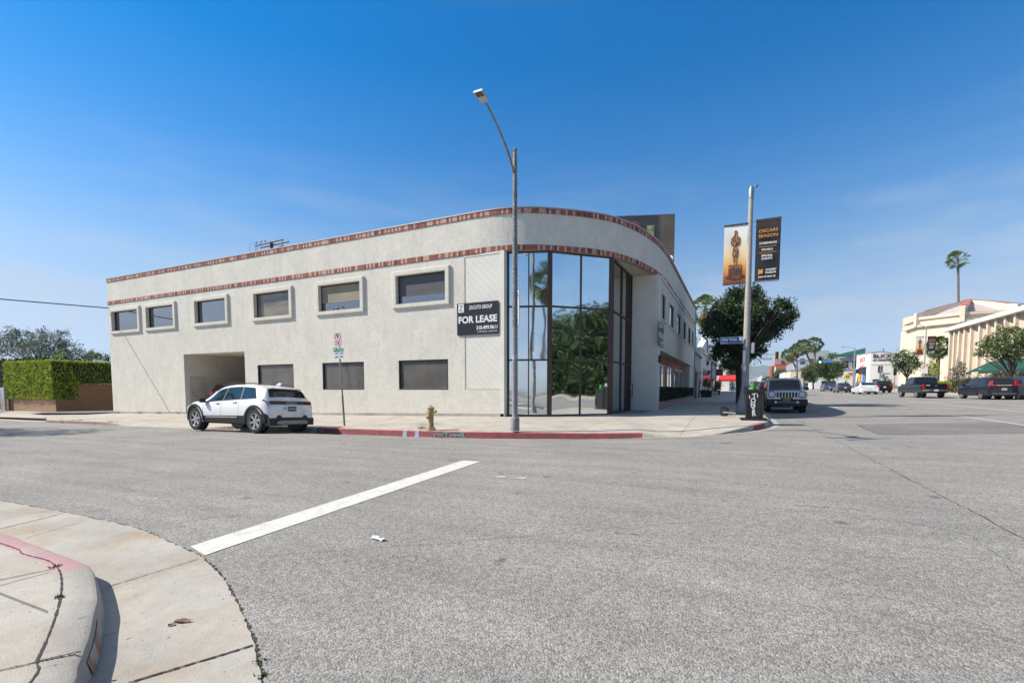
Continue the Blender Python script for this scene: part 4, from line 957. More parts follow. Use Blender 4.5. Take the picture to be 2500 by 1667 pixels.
def white_extras(t, sh):
    # full-width dark tail band with lights
    wrapbox(t, sh, 'tail_light', 'tail_smoke', 5.25, 5.9, -2.19, -1.90, .014)
    rearbox(t, sh, 'tail_band', 'sign_black', -.74, .74, .93, 1.05, .022)
    for sy in (1, -1): rearbox(t, sh, 'tail_light', 'tail_smoke', min(sy * .50, sy * .80), max(sy * .50, sy * .80), .94, 1.04, .03)
    p = rearbox(t, sh, 'name_badge', 'frame_dark', -.24, .24, .965, 1.01, .026)
    mb = MB(); textmesh(mb, 'H O N D A', .07, Matrix.Translation((sh.rearx(.99) - .032, 0, .987)) @ Matrix.Rotation(R(-90), 4, 'Z'), .004, .002, width=.42); mb.build('lettering', MT['chrome'], p)
    plate(t, -2.205, .80, '9MNP452', False, 'sign_black', tm='white')
    mb = MB(); mb.lathe([(.045, 0), (.045, .008), (.03, .012)], 16, T(-2.20, .27, .81, ry=R(-90))); mb.build('badge', MT['metal_cap'], t)
    mb = MB(); mb.prism([(-.86, .26), (.86, .26), (.86, .50), (.62, .50), (.55, .58), (.48, .60), (.40, .52), (-.40, .52), (-.48, .60), (-.55, .58), (-.62, .50), (-.86, .50)], 'x', -2.22, -2.02); mb.build('rear_bumper', MT['black_plastic'], t)
    mb = MB(); mb.prism([(-.55, .30), (.55, .30), (.62, .35), (.50, .42), (-.50, .42), (-.62, .35)], 'x', -2.245, -2.21); mb.build('skid_plate', MT['galv'], t)
    for sy in (1, -1):
        mb = MB(); patch(mb, lambda u, v: sh.S(u, v, .012, sy), lin(-2.19, -1.90, 8), [1.2, 2, 2.6, 3.3]); mb.build('bumper_cladding', MT['black_plastic'], t, smooth=True)
        mb = MB(); patch(mb, lambda u, v: sh.S(u, v, .012, sy), lin(1.95, 2.19, 8), [1.2, 2, 2.6, 3.1]); mb.build('bumper_cladding', MT['black_plastic'], t, smooth=True)
        mb = MB(); patch(mb, lambda u, v: sh.S(u, v, .022, sy), lin(-.75, .85, 8), [2.75, 2.95]); mb.build('sill_trim', MT['chrome'], t)
        wrapbox(t, sh, 'headlight', 'lamp_glass', 5.2, 6.2, 1.92, 2.16, .01)
        mb = MB(); mb.tube([(.5, sy * .56, 1.56), (-.2, sy * .60, 1.622), (-1.2, sy * .60, 1.612), (-1.6, sy * .57, 1.57)], .016, 6); mb.build('roof_rail', MT['black_plastic'], t)
    mb = MB(); mb.rbox(-1.93, -1.68, -.60, .60, 1.44, 1.47, .012); mb.build('spoiler', MT['paint_white'], t)
    mb = MB(); mb.prism([(-1.62, 1.56), (-1.42, 1.57), (-1.58, 1.66), (-1.66, 1.65)], 'y', -.025, .025); mb.build('roof_antenna', MT['paint_white'], t)
    frontbox(t, sh, 'grille', 'frame_dark', -.6, .6, .4, .62, .02)
cy_ = 11.05
make_car('parked_suv', 'white suv parked at the kerb by the driveway opening of the stucco building', 'car', WS, MT['paint_white'], 3.06, 1.50, .385, .24,
         [(1.05, .44, .08, .03), (.02, -.03, -.80, -.76), (-.86, -.82, -1.60, -1.34)], (1.13, .46), (-1.82, -2.0), (0, 0, 0), R(180), clad='black_plastic', extras=white_extras)
wsu = bpy.data.objects['parked_suv']
wsu.location = (-15.48, 11.08, G(-15.48, 10.3) - .015); wsu.rotation_euler = (R(2.6), R(-.7) * 0, R(180)); 

# red hatchback down in the passage
red_top = [(2.1, .6), (2.0, .85), (1.2, .98), (.8, 1.05), (.1, 1.42), (-.6, 1.50), (-1.4, 1.46), (-1.85, 1.30), (-2.05, .98), (-2.12, .8), (-2.15, .5)]
RS = CarShape(4.3, 1.8, 1.5, red_top, [(2.2, .8), (0, .95), (-2.1, 1.0)], zb=.22, roofw=.76)
def tails(z0=.82, z1=.98, ya=.48, yb=.86, pl='', plz=.62, mat='red_glass', bump=None, extra=None):
    def f(t, sh):
        for sy in (1, -1):
            w_ = sh.sec(sh.rearx((z0 + z1) / 2) + .02)[4][0]; k = min(yb, w_ * .97)
            rearbox(t, sh, 'tail_light', mat, min(sy * ya, sy * k), max(sy * ya, sy * k), z0, z1, .02)
            wrapbox(t, sh, 'tail_light', mat, 4.7, 5.8, -sh.L / 2 + .03, -sh.L / 2 + .26, .01)
        if pl is not None: plate(t, -sh.L / 2 - .02, plz, pl, False)
        if bump: rearbox(t, sh, 'rear_bumper', bump, -.8 * sh.W / 2, .8 * sh.W / 2, sh.zb + .05, sh.zb + .2, .02, x=-sh.L / 2)
        if extra: extra(t, sh)
    return f
RC = CarShape(4.4, 1.82, 1.68, [(2.2, .6), (2.18, .85), (2.0, 1.0), (1.2, 1.10), (1.05, 1.13), (.35, 1.58), (-.2, 1.66), (-1.2, 1.66), (-1.75, 1.60), (-2.02, 1.22), (-2.15, 1.02), (-2.2, .7), (-2.2, .5)], [(2.2, .85), (0, 1.02), (-2.0, 1.12)], zb=.25, roofw=.76, taperr=.08)
make_car('parked_suv', 'red suv standing just inside the shaded passage of the stucco building', 'car', RC, MT['paint_red'], 2.6, 1.3, .35, .22, [(.95, .38, .05, .0), (.0, -.05, -.80, -.78), (-.87, -.84, -1.66, -1.40)], (1.08, .40), (-1.86, -2.08), (-26.62, 19.5, zb(-26) + .10), R(91), extras=tails(.95, 1.12, .5, .88, None, bump='black_plastic', extra=lambda t, sh: rearbox(t, sh, 'badge', 'chrome', -.06, .06, 1.0, 1.1, .03)))
# ---------------- silver jeep-like suv facing us on the avenue
js_top = [(2.2, .55), (2.17, .98), (2.05, 1.04), (1.1, 1.10), (.92, 1.12), (.42, 1.58), (.25, 1.64), (-1.6, 1.66), (-2.05, 1.60), (-2.18, 1.1), (-2.22, .9), (-2.22, .5)]
JS = CarShape(4.4, 1.72, 1.66, js_top, [(2.2, .97), (0, 1.06), (-2.2, 1.08)], zb=.30, roofw=.80, taperf=.10, taperr=.06, smooth=False)
def jeep_ex(t, sh):
    g = frontbox(t, sh, 'grille', 'paint_silver', -.80, .80, .70, .98, .035, .02, x=2.17)
    for k in range(7):
        y = (k - 3) * .125; mb = MB(); mb.rbox(2.19, 2.214, y - .043, y + .043, .72, .96, .008); mb.build('grille_slot', MT['frame_dark'], g)
    for sy in (1, -1):
        mb = MB(); mb.lathe([(.13, -.02), (.13, .03), (.105, .045), (.03, .05)], 20, T(2.19, sy * .61, .845, ry=R(90))); h = mb.build('headlight', MT['lamp_glass'], t)
        mb = MB(); mb.lathe([(.16, -.02), (.16, .028), (.13, .034)], 20, T(2.19, sy * .61, .845, ry=R(90)), caps=False); mb.build('headlight_ring', MT['alloy_dark'], h)
        mb = MB(); mb.lathe([(.055, 0), (.055, .02)], 14, T(2.225, sy * .44, .50, ry=R(90))); mb.build('fog_lamp', MT['fog_glass'], t)
        frontbox(t, sh, 'turn_signal', 'amber', min(sy * .78, sy * .83), max(sy * .78, sy * .83), .78, .90, .02, x=2.08)
        mb = MB(); mb.tube([(.2, sy * .58, 1.70), (-1.8, sy * .6, 1.71)], .02, 6); mb.build('roof_rail', MT['black_plastic'], t)
    frontbox(t, sh, 'front_bumper', 'black_plastic', -.84, .84, .36, .64, .06, .03, x=2.17)
    frontbox(t, sh, 'bumper_trim', 'galv', -.40, .40, .48, .51, .075, .004, x=2.17)
    mb = MB(); mb.rbox(2.22, 2.25, -.24, .24, .55, .71, .01); mb.build('plate_frame', MT['black_plastic'], t)
    mb = MB(); mb.box(2.25, 2.256, -.15, .15, .56, .69); p = mb.build('number_plate', pm('plate_gold', (.55, .30, .03), .5), t)
    mb = MB(); textmesh(mb, 'KJR 731', .09, T(2.258, 0, .62, R(90)), .002, .001, width=.26); mb.build('plate_lettering', MT['sign_black'], p)
make_car('parked_suv', 'silver boxy suv with a seven slot grille facing us behind the rubbish bin', 'car', JS, MT['paint_silver'], 2.63, 1.32, .35, .22, [(.80, .42, .02, .0), (-.04, -.06, -.92, -.92), (-1.0, -1.0, -1.95, -1.9)], (.92, .46), (-2.06, -2.17), (2.06, 27.5, G(2.06, 27.5) + .01), R(-90), extras=jeep_ex, clad='black_plastic', zwell=.37)
# grey car parked behind it
sed_top = [(2.3, .55), (2.27, .72), (2.0, .86), (1.2, .94), (.95, .97), (.2, 1.38), (-.3, 1.44), (-.9, 1.42), (-1.55, 1.16), (-1.75, 1.08), (-2.2, 1.04), (-2.3, .85), (-2.33, .5)]
SS = CarShape(4.66, 1.82, 1.44, sed_top, [(2.3, .74), (0, .92), (-1.8, .98), (-2.3, .95)], zb=.2, roofw=.72)
SW = [(.85, .25, -.05, -.1), (-.12, -.17, -1.0, -.85)]
make_car('parked_car', 'grey car partly hidden behind the silver boxy suv', 'car', WS, MT['paint_grey'], 3.0, 1.48, .35, .22, [(1.05, .44, .08, .03), (.02, -.03, -.80, -.76), (-.86, -.82, -1.60, -1.34)], (1.13, .46), (-1.82, -2.0), (1.95, 34.2, G(2, 34)), R(-90), seams=False, handles=False)
# ---------------- traffic and parked cars down the avenue
def put(name, label, cat, sh, mt_, x, y, head=90, scale=1.0, **k):
    t = make_car(name, label, cat, sh, MT[mt_], loc=(x, y, G(x, y)), heading=R(head), **k); t.scale = (scale,) * 3; return t
sed = dict(wb=2.75, fo=1.38, wr=.33, ww=.22, side=SW, wind=(.92, .24), rear=(-.95, -1.62))
sv = dict(wb=2.66, fo=1.35, wr=.36, ww=.23, side=[(.95, .38, .05, .0), (.0, -.05, -.80, -.78), (-.87, -.84, -1.72, -1.45)], wind=(1.08, .40), rear=(-1.98, -2.2))
CR = CarShape(4.6, 1.85, 1.68, [(2.3, .6), (2.28, .85), (2.1, 1.0), (1.2, 1.10), (1.05, 1.13), (.35, 1.58), (-.2, 1.66), (-1.2, 1.66), (-1.85, 1.58), (-2.12, 1.22), (-2.25, 1.02), (-2.3, .7), (-2.3, .5)], [(2.3, .85), (0, 1.02), (-2.1, 1.12)], zb=.25, roofw=.76, taperr=.08)
def crv_extra(t, sh):
    for sy in (1, -1):
        mb = MB(); mb.prism([(sy * .66, 1.42), (sy * .78, 1.30), (sy * .88, 1.02), (sy * .62, 1.0), (sy * .30, 1.04), (sy * .30, 1.10), (sy * .62, 1.10)], 'x', -2.27, -2.12); mb.build('tail_light', MT['red_glass'], t)
    rearbox(t, sh, 'chrome_strip', 'chrome', -.42, .42, 1.03, 1.06, .03, x=-2.25)
    rearbox(t, sh, 'bumper_trim', 'galv', -.70, .70, .42, .47, .03, x=-2.3); rearbox(t, sh, 'rear_bumper', 'black_plastic', -.8, .8, .28, .56, .015, x=-2.3)
    plate(t, -2.33, .76, '8KLD210', False)
    rearbox(t, sh, 'brake_light', 'red_glass', -.18, .18, 1.585, 1.62, .02, x=-1.84)
put('parked_suv', 'black suv with tall red tail lamps parked before the green awning', 'car', CR, 'paint_navyblack', 17.45, 49.3, 95, **sv, extras=crv_extra, clad='black_plastic', mirror='paint_navyblack')
put('moving_suv', 'dark grey suv cut by the right edge of the picture', 'car', CR, 'paint_charcoal', 19.25, 48.6, 94, **sv, extras=crv_extra, clad='black_plastic', mirror='paint_navyblack')
# pickup
PK_top = [(2.9, .7), (2.86, 1.05), (2.7, 1.14), (1.55, 1.22), (1.4, 1.25), (.8, 1.82), (.5, 1.9), (-.5, 1.9), (-.78, 1.84), (-.95, 1.30), (-1.0, 1.24), (-2.85, 1.24), (-2.9, 1.22), (-2.9, .5)]
PK = CarShape(5.8, 1.98, 1.9, PK_top, [(2.9, 1.02), (0, 1.16), (-1, 1.17), (-2.9, 1.17)], zb=.42, roofw=.76, taperr=.03, taperf=.12, smooth=False)
def pk_extra(t, sh):
    for sy in (1, -1):
        rearbox(t, sh, 'tail_light', 'red_glass', min(sy * .78, sy * .95), max(sy * .78, sy * .95), .82, 1.2, .03, .02, x=-2.9); wrapbox(t, sh, 'tail_light', 'red_glass', 3.9, 5.6, -2.88, -2.75, .012)
    mb = MB(); mb.rbox(-3.02, -2.85, -.96, .96, .58, .76, .03); mb.build('rear_bumper', MT['chrome'], t)
    mb = MB(); mb.box(-2.925, -2.90, -.74, .74, .80, 1.22); mb.build('tailgate', MT['paint_black'], t)
    mb = MB(); mb.rbox(-2.945, -2.92, -.10, .10, 1.02, 1.12, .01); mb.build('badge', MT['chrome'], t)
    mb = MB(); mb.rbox(-2.94, -2.92, .42, .70, 1.08, 1.13, .004); mb.build('sticker', MT['white'], t)
    mb = MB(); mb.box(-2.84, -1.05, -.82, .82, 1.248, 1.256); mb.build('bed_cover', MT['frame_dark'], t)
    plate(t, -3.03, .67, '', False)
    rearbox(t, sh, 'brake_light', 'red_glass', -.16, .16, 1.84, 1.88, .02, x=-.78)
    mb = MB(); mb.box(.4, .9, -.99, -.97, 0, 0)
put('pickup_truck', 'black crew cab pickup truck with chrome rear bumper on the avenue', 'truck', PK, 'paint_black', 14.95, 54.6, 94, scale=.97, wb=3.56, fo=1.9, wr=.40, ww=.27, side=[(1.32, .8, .30, .28), (.22, .2, -.72, -.62)], wind=(1.4, .82), rear=(-.8, -.94), extras=pk_extra, rim='alloy', zwell=.44, mirror='chrome')
MS_top = [(2.45, .5), (2.4, .68), (2.1, .82), (1.3, .93), (.95, .97), (.2, 1.36), (-.3, 1.43), (-1.0, 1.37), (-1.9, 1.08), (-2.25, 1.02), (-2.42, .85), (-2.45, .5)]
MS = CarShape(4.9, 1.92, 1.43, MS_top, [(2.4, .7), (0, .90), (-1.9, .95), (-2.4, .9)], zb=.18, roofw=.68)
def ms_ex(t, sh):
    tails(.86, .93, .45, .9, '', .6)(t, sh); rearbox(t, sh, 'chrome_strip', 'alloy', -.45, .45, .885, .905, .025); rearbox(t, sh, 'diffuser', 'frame_dark', -.62, .62, .22, .36, .02, x=-2.45)
put('parked_sedan', 'white fastback sedan seen from behind in front of the white art shop', 'car', MS, 'paint_pearl', 14.3, 72.6, 92, scale=1.0, wb=2.95, fo=1.5, wr=.34, ww=.24, side=SW, wind=(.92, .22), rear=(-.55, -1.85), extras=ms_ex)
put('parked_hatchback', 'black hatchback half hidden behind the white fastback sedan', 'car', CR, 'paint_black', 17.9, 82, 91, scale=1.0, **sv, extras=tails(.9, 1.05, .5, .88, '', .78))
put('moving_sedan', 'dark charcoal sedan with lit brake lamps left of the white fastback', 'car', SS, 'paint_charcoal', 14.2, 86, 90, **sed, extras=tails(.84, .97, .42, .86, '', .72, extra=lambda t, sh: rearbox(t, sh, 'brake_light', 'red_glass', -.1, .1, 1.10, 1.14, .02, x=-1.62)))
put('moving_coupe', 'blue grey coupe with lit brake lamps ahead of the charcoal sedan', 'car', SS, 'paint_bluegrey', 14.5, 101, 90, **sed, extras=tails(.84, .98, .40, .86, '', .66))
put('parked_sedan', 'bright blue sedan far down the avenue beside two white cars', 'car', SS, 'paint_blue', 19.0, 149, 91, **sed, extras=tails(.84, .97, .42, .86, None), seams=False, handles=False)
put('parked_suv', 'white suv far down the avenue next to the bright blue sedan', 'car', CR, 'paint_pearl', 18.6, 166, 91, **sv, extras=tails(.9, 1.1, .5, .88, None), seams=False, handles=False)
put('parked_sedan', 'farthest white sedan beyond the white suv on the avenue', 'car', SS, 'paint_pearl', 18.8, 186, 91, **sed, extras=tails(.84, .97, .42, .86, None), seams=False, handles=False)
# ================================================================== STREET FURNITURE
def ground_at(px_, py_, h):      # place seen at a photo pixel on the pavement h above the road plane (kerb side crown included)
    d = ray(px_, py_); t = 3.0
    while t < 300:
        p = d * t
        if EYE + p.z <= zroad(p.x, p.y) + h: break
        t += .02
    return Vector((p.x, p.y, EYE + p.z))
pm('speckle', (.30, .30, .31), .8, col2=(.055, .055, .06), scale=38, det=3, lo=.42, hi=.58); pm('pole_grey', (.27, .275, .28), .7, col2=(.22, .22, .225), scale=3, fine=.08)
pm('pole_tan', (.40, .375, .33), .8, col2=(.26, .25, .235), scale=30, lo=.45, hi=.6); pm('led', (.05, .05, .06), .3)
# ---- tall street lamp on the corner
lp = ground_at(1257, 1049, .26)
t = thing('street_lamp', 'tall grey street lamp with a thin curved arm on the corner pavement', 'street lamp', (lp.x, lp.y, lp.z - .02))
mb = MB(); mb.lathe([(.135, 0), (.135, .34), (.125, .385), (.085, .40), (.084, 2.0), (.080, 3.0)], 16); mb.build('base_column', MT['pole_grey'], t, smooth=35)
mb = MB(); mb.lathe([(.080, 3.0), (.062, 7.35)], 14); mb.build('upper_column', MT['speckle'], t, smooth=35)
ztop = 1.35 + 0; d_ = ray(1252, 372); k_ = math.hypot(lp.x, lp.y) / math.hypot(d_.x, d_.y); zt_ = EYE + k_ * d_.z - lp.z
mb = MB(); mb.lathe([(.062, 7.3), (.056, zt_), (.03, zt_ + .03)], 12); mb.lathe([(.066, zt_ - .75), (.066, zt_ - .70)], 12); mb.lathe([(.02, 0), (.055, .03), (.06, .08), (.035, .12), (.0, .13)], 12, T(0, .02, zt_ + .03)); mb.build('pole_top', MT['rust_steel'], t, smooth=35)
hd = pY(1185, 248, lp.y - 1.95) - Vector((lp.x, lp.y, lp.z)); A0 = Vector((-.02, -.04, zt_ - .55))
arm = []
for k in range(13):
    u = k / 12; b = (hd - A0); arm.append(Vector((A0.x + b.x * u, A0.y + b.y * (u ** 1.25), A0.z + b.z * (1 - (1 - u) ** 1.35))))
mb = MB(); mb.tube(arm, [.036 - .010 * k / 12 for k in range(13)], 8); mb.build('arm', MT['rust_steel'], t, smooth=40)
mb = MB(); Mh = Matrix.Translation(hd) @ Matrix.Rotation(R(-8), 4, 'X') @ Matrix.Scale(.88, 4)
mb.prism([(-.05, .02), (-.12, -.10), (-.135, -.44), (.135, -.44), (.12, -.10), (.05, .02)], 'z', -.015, .04, Mh @ T(0, 0, 0)); hb = mb.build('lamp_head', MT['metal_cap'], t)
mb = MB(); mb.box(-.105, .105, -.42, -.25, -.022, -.013, Mh); mb.build('lens', MT['led'], hb)
mb = MB(); mb.box(.10, .14, -.10, .06, 3.05, 4.05, ); mb.v = [(x, y * .35, z) for x, y, z in mb.v]; mb.build('side_plate', MT['white'], t)
mb = MB(); [mb.lathe([(.088, z), (.088, z + .02)], 12) for z in (3.1, 3.98)]; mb.build('clamp_band', MT['galv'], t)
mb = MB(); mb.lathe([(.0875, 2.08), (.0875, 2.2)], 14); mb.build('sticker', pm('sticker_blue', (.18, .28, .45), .5, col2=(.5, .48, .5), scale=14), t)
mb = MB(); [mb.lathe([(.0873, z), (.0873, z + .018)], 14) for z in (1.62, 2.32, 2.72)]; mb.build('tape_band', MT['metal_cap'], t)

# ---- pole with banners
bp = Vector((.27, 21.45, G(.27, 21.45) + .17))
t = thing('street_pole', 'speckled concrete pole with a flared foot carrying two museum banners', 'pole', bp)
mb = MB(); mb.lathe([(.33, -.05), (.32, .25), (.29, .42), (.22, .62), (.155, .95), (.135, 1.25), (.125, 2.7)], 8); mb.build('base_column', MT['pole_grey'], t)
mb = MB(); mb.lathe([(.125, 2.7), (.085, 8.55)], 10); mb.build('upper_column', MT['pole_tan'], t, smooth=40)
mb = MB(); mb.lathe([(.10, 8.5), (.10, 8.78), (.075, 8.9), (.03, 8.98)], 10); mb.lathe([(.0, -.06), (.06, -.04), (.07, .03), (.0, .07)], 10, T(.17, -.02, 8.93)); mb.tube([(0, 0, 8.8), (.13, -.02, 8.92)], .02, 6); mb.build('pole_top', MT['galv'], t, smooth=40)
mb = MB(); mb.box(-.115, -.02, -.135, -.128, 2.0, 2.55); mb.box(-.09, .0, -.137, -.129, 1.72, 1.96); mb.build('taped_notice', MT['offwhite'], t)
mb = MB(); mb.rbox(.16, .30, -.06, .03, 2.42, 2.86, .03); mb.build('control_box', MT['metal_cap'], t)
# gradient prints
def gradmat(name, z0, z1, stops):
    m, n, b, N, L = nodes_of(name); P = N('ShaderNodeTexCoord').outputs['Object']; s = N('ShaderNodeSeparateXYZ'); L(P, s.inputs[0])
    mr = N('ShaderNodeMapRange'); mr.inputs['From Min'].default_value = z0; mr.inputs['From Max'].default_value = z1; L(s.outputs['Z'], mr.inputs['Value'])
    nz = N('ShaderNodeTexNoise'); nz.inputs['Scale'].default_value = 2.5; L(P, nz.inputs['Vector']); ad = N('ShaderNodeMath'); ad.operation = 'MULTIPLY_ADD'; ad.inputs[1].default_value = .12; L(nz.outputs['Fac'], ad.inputs[0]); L(mr.outputs[0], ad.inputs[2])
    cr = N('ShaderNodeValToRGB'); e = cr.color_ramp.elements; e[0].position, e[1].position = stops[0][0], stops[-1][0]; e[0].color = (*stops[0][1], 1); e[1].color = (*stops[-1][1], 1)
    for p, c in stops[1:-1]: q = e.new(p); q.color = (*c, 1)
    L(ad.outputs[0], cr.inputs[0]); L(cr.outputs[0], b.inputs['Base Color']); b.inputs['Roughness'].default_value = .55; MT[name] = m; return m
gradmat('print_sunset', -1.17, 1.17, [(.06, (.10, .03, .02)), (.22, (.45, .13, .02)), (.36, (.72, .33, .07)), (.55, (.75, .55, .30)), (.8, (.72, .70, .60)), (1.05, (.72, .73, .70))])
gradmat('print_night', -1.17, 1.17, [(.05, (.05, .015, .015)), (.3, (.012, .012, .016)), (.9, (.02, .015, .02)), (1.05, (.05, .02, .02))])
pm('print_gold', (.50, .24, .09), .6, col2=(.08, .03, .02), scale=4, lo=.42, hi=.55, stretch=(6, 1, 1.6)); pm('print_bronze', (.04, .018, .014), .6, col2=(.16, .06, .03), scale=5)
pm('print_orange', (.70, .32, .06), .6); pm('banner_hem', (.05, .05, .055), .6)
def banner(kind, loc, w_, h_, label):
    t = thing('banner', label, 'banner', loc)
    mb = MB(); nx, nz_ = 10, 22
    def wav(x, z): return .018 * math.sin(x * 7 + z * 2.2) * (1 - (z / (h_ / 2)) ** 2) + .010 * math.sin(z * 6 + x * 3)
    vs = [(x, wav(x, z), z) for z in lin(-h_ / 2, h_ / 2, nz_) for x in lin(-w_ / 2, w_ / 2, nx)]
    mb.add(vs, [(j * nx + i, j * nx + i + 1, (j + 1) * nx + i + 1, (j + 1) * nx + i) for j in range(nz_ - 1) for i in range(nx - 1)])
    o = mb.build('cloth', MT['print_sunset' if kind == 'gold' else 'print_night'], t, smooth=True, fixn=False)
    sx_, sz_ = w_ / .86, h_ / 2.34; 
    def flat(poly, mat, nm, d=.004):
        mb = MB(); q = [(x * sx_, wav(x * sx_, z * sz_) - .014 - d, z * sz_) for x, z in poly]; mb.add(q, [tuple(range(len(q)))]); return mb.build(nm, MT[mat], o)
    mb = MB(); mb.box(-w_ / 2 - .01, w_ / 2 + .01, -.02, .02, h_ / 2 - .035, h_ / 2 + .03); mb.build('hem', MT['banner_hem'], t); mb = MB(); mb.box(-w_ / 2, w_ / 2, -.012, .012, -h_ / 2 - .02, -h_ / 2 + .02); mb.build('hem', MT['banner_hem'], t)
    if kind == 'gold':          # a plain standing statuette on a stepped round plinth
        fig = [(-.045, -.42), (-.11, .0), (-.095, .22), (-.06, .34), (-.13, .34), (-.18, .48), (-.165, .66), (-.06, .74), (-.05, .80), (-.058, .88), (-.03, .945), (0, .955), (.03, .945), (.058, .88), (.05, .80), (.06, .74), (.165, .66), (.18, .48), (.13, .34), (.06, .34), (.095, .22), (.11, .0), (.045, -.42)]
        flat(fig, 'print_gold', 'printed_figure')
        flat([(-.24, -.44), (-.22, -.40), (.22, -.40), (.24, -.44), (.22, -.56), (-.22, -.56)], 'print_gold', 'printed_plinth')
        flat([(-.24, -.50), (.24, -.50), (.23, -.80), (.36, -.84), (.34, -.92), (.10, -.98), (-.10, -.98), (-.34, -.92), (-.36, -.84), (-.23, -.80)], 'print_bronze', 'printed_plinth')
    else:
        mb = MB(); mo = MB(); F_ = Matrix.Translation((0, -.045, 0))
        def tx(m_, s, size, x, z, wd, bold=.003): textmesh(m_, s, size * sz_, F_ @ Matrix.Translation((x * sx_, 0, z * sz_)), .003, bold, width=wd * sx_)
        tx(mo, 'OSCARS', .17, 0, .72, .66, .002); tx(mo, 'SEASON', .17, 0, .53, .66, .002)
        tx(mb, 'SCREENINGS', .11, 0, .25, .60); tx(mb, 'PANELS', .11, -.02, .0, .38); tx(mb, 'SPECIAL', .11, -.02, -.23, .40); tx(mb, 'EVENTS', .11, -.02, -.35, .36)
        tx(mb, 'ACADEMY', .10, .13, -.78, .38); tx(mb, 'MUSEUM', .10, .12, -.89, .36); tx(mb, 'JAN 23-MAR 22', .08, 0, -1.04, .60)
        for z in (.12, -.11): mo.box(-.30 * sx_, .30 * sx_, -.047, -.044, (z - .008) * sz_, (z + .008) * sz_)
        ml = MB(); ml.prism([(-.31, -.94), (-.31, -.74), (-.22, -.76), (-.15, -.73), (-.15, -.93), (-.22, -.90)], 'y', -.047, -.044)
        ml.build('logo', MT['print_orange'], o); mb.build('lettering', MT['white'], o); mo.build('lettering', MT['print_orange'], o)
    return t
banner('gold', (-.235, 21.40, 6.70), .85, 2.33, 'sunset coloured banner with a golden statuette on the near concrete pole')
banner('dark', (.91, 21.40, 6.76), .86, 2.33, 'dark museum banner with orange and white lettering on the near concrete pole')
mb = MB(); ba = bpy.data.objects
for z in (5.55 - bp.z, 7.88 - bp.z):
    mb.tube([(-.95, -.04, z), (1.05, -.04, z)], .014, 6)
mb.build('banner_bracket', MT['galv'], bpy.data.objects['street_pole'])
t = thing('street_name_sign', 'blue street name sign on the pole over the pavement', 'sign', (-.27, 21.30, 3.30)); pm('sign_blue', (.035, .13, .30), .4)
mb = MB(); mb.rbox(-.42, .42, -.012, .012, -.135, .135, .01); b_ = mb.build('board', MT['sign_blue'], t); F_ = Matrix.Translation((0, -.016, 0)); mb = MB()
textmesh(mb, 'Alta Vista  Bl', .16, F_ @ Matrix.Translation((0, 0, .035)), .003, .003, width=.76); textmesh(mb, '800  N', .07, F_ @ Matrix.Translation((-.26, 0, -.085)), .003, .001, width=.2); mb.build('lettering', MT['white'], b_)
mb = MB()
for q in ((-.42, .42, .125, .135), (-.42, .42, -.135, -.125), (-.42, -.41, -.135, .135), (.41, .42, -.135, .135)): mb.box(q[0], q[1], -.0155, -.012, q[2], q[3])
mb.build('border', MT['white'], b_)

# ---- fire hydrant
hp = ground_at(1052, 1046, .26); pm('hydrant_yellow', (.47, .36, .14), .55, col2=(.30, .22, .10), scale=7, bump=.3, bscale=60)
t = thing('fire_hydrant', 'worn yellow fire hydrant near the red kerb', 'fire hydrant', (hp.x, hp.y, hp.z - .02), R(-8))
mb = MB(); mb.lathe([(.15, 0), (.15, .035), (.095, .04), (.09, .06), (.088, .42), (.098, .45), (.105, .47), (.105, .63), (.10, .65)], 18); mb.build('barrel', MT['hydrant_yellow'], t, smooth=35)
mb = MB(); mb.lathe([(.125, .65), (.125, .665), (.10, .69), (.05, .715), (.022, .72), (.022, .75), (.0, .752)], 18); mb.build('bonnet', MT['hydrant_yellow'], t, smooth=35)
for (x, y, z, rz, r1, ln) in ((0, -.09, .385, -90, .062, .08), (.09, 0, .56, 0, .05, .14), (-.09, 0, .54, 180, .036, .07)):
    Q = Matrix.Translation((x, y, z)) @ Matrix.Rotation(R(rz), 4, 'Z') @ Matrix.Rotation(R(90), 4, 'Y'); mb = MB(); mb.lathe([(r1 * .8, 0), (r1 * .8, ln * .4), (r1, ln * .4), (r1, ln * .85), (r1 * .7, ln), (.016, ln + .01), (.016, ln + .05), (0, ln + .05)], 14, Q); mb.build('outlet_cap', MT['hydrant_yellow'], t, smooth=35)
mb = MB(); [mb.lathe([(.012, .03), (.012, .055)], 6, T(.122 * math.cos(a), .122 * math.sin(a), 0)) for a in [R(60 * k) for k in range(6)]]; mb.build('flange_bolts', MT['rust_steel'], t)

# ---- parking sign post
sp = ground_at(841, 1038, .26); t = thing('parking_sign', 'thin steel post with a no parking plate above a green two hour parking plate', 'sign', (sp.x, sp.y, sp.z - .02), 0)
top = pY(826, 815, sp.y - .02) - Vector((sp.x, sp.y, sp.z)); lean = top / top.z
mb = MB(); mb.tube([(0, 0, 0), lean * (top.z * .35), lean * top.z], .027, 8); mb.build('post', MT['galv'], t); mb = MB(); mb.tube([(0, 0, 0), lean * (top.z * .34)], .032, 8); mb.build('post_sleeve', MT['rust_steel'], t)
rv = Vector((1, 0, 0)); tilt = math.atan2(lean.x, 1)
def plate_at(z, w_, h_, nm, mat): 
    M_ = Matrix.Translation(lean * z + Vector((0, -.035, 0))) @ Matrix.Rotation(tilt, 4, 'Y') @ Matrix.Rotation(R(4), 4, 'Z'); mb = MB(); mb.rbox(-w_ / 2, w_ / 2, -.003, .003, -h_ / 2, h_ / 2, .0028, M_); return mb.build(nm, MT[mat], t), M_
zz = top.z
pm('sign_red', (.50, .02, .035), .4); pm('sign_green', (.01, .22, .14), .4)
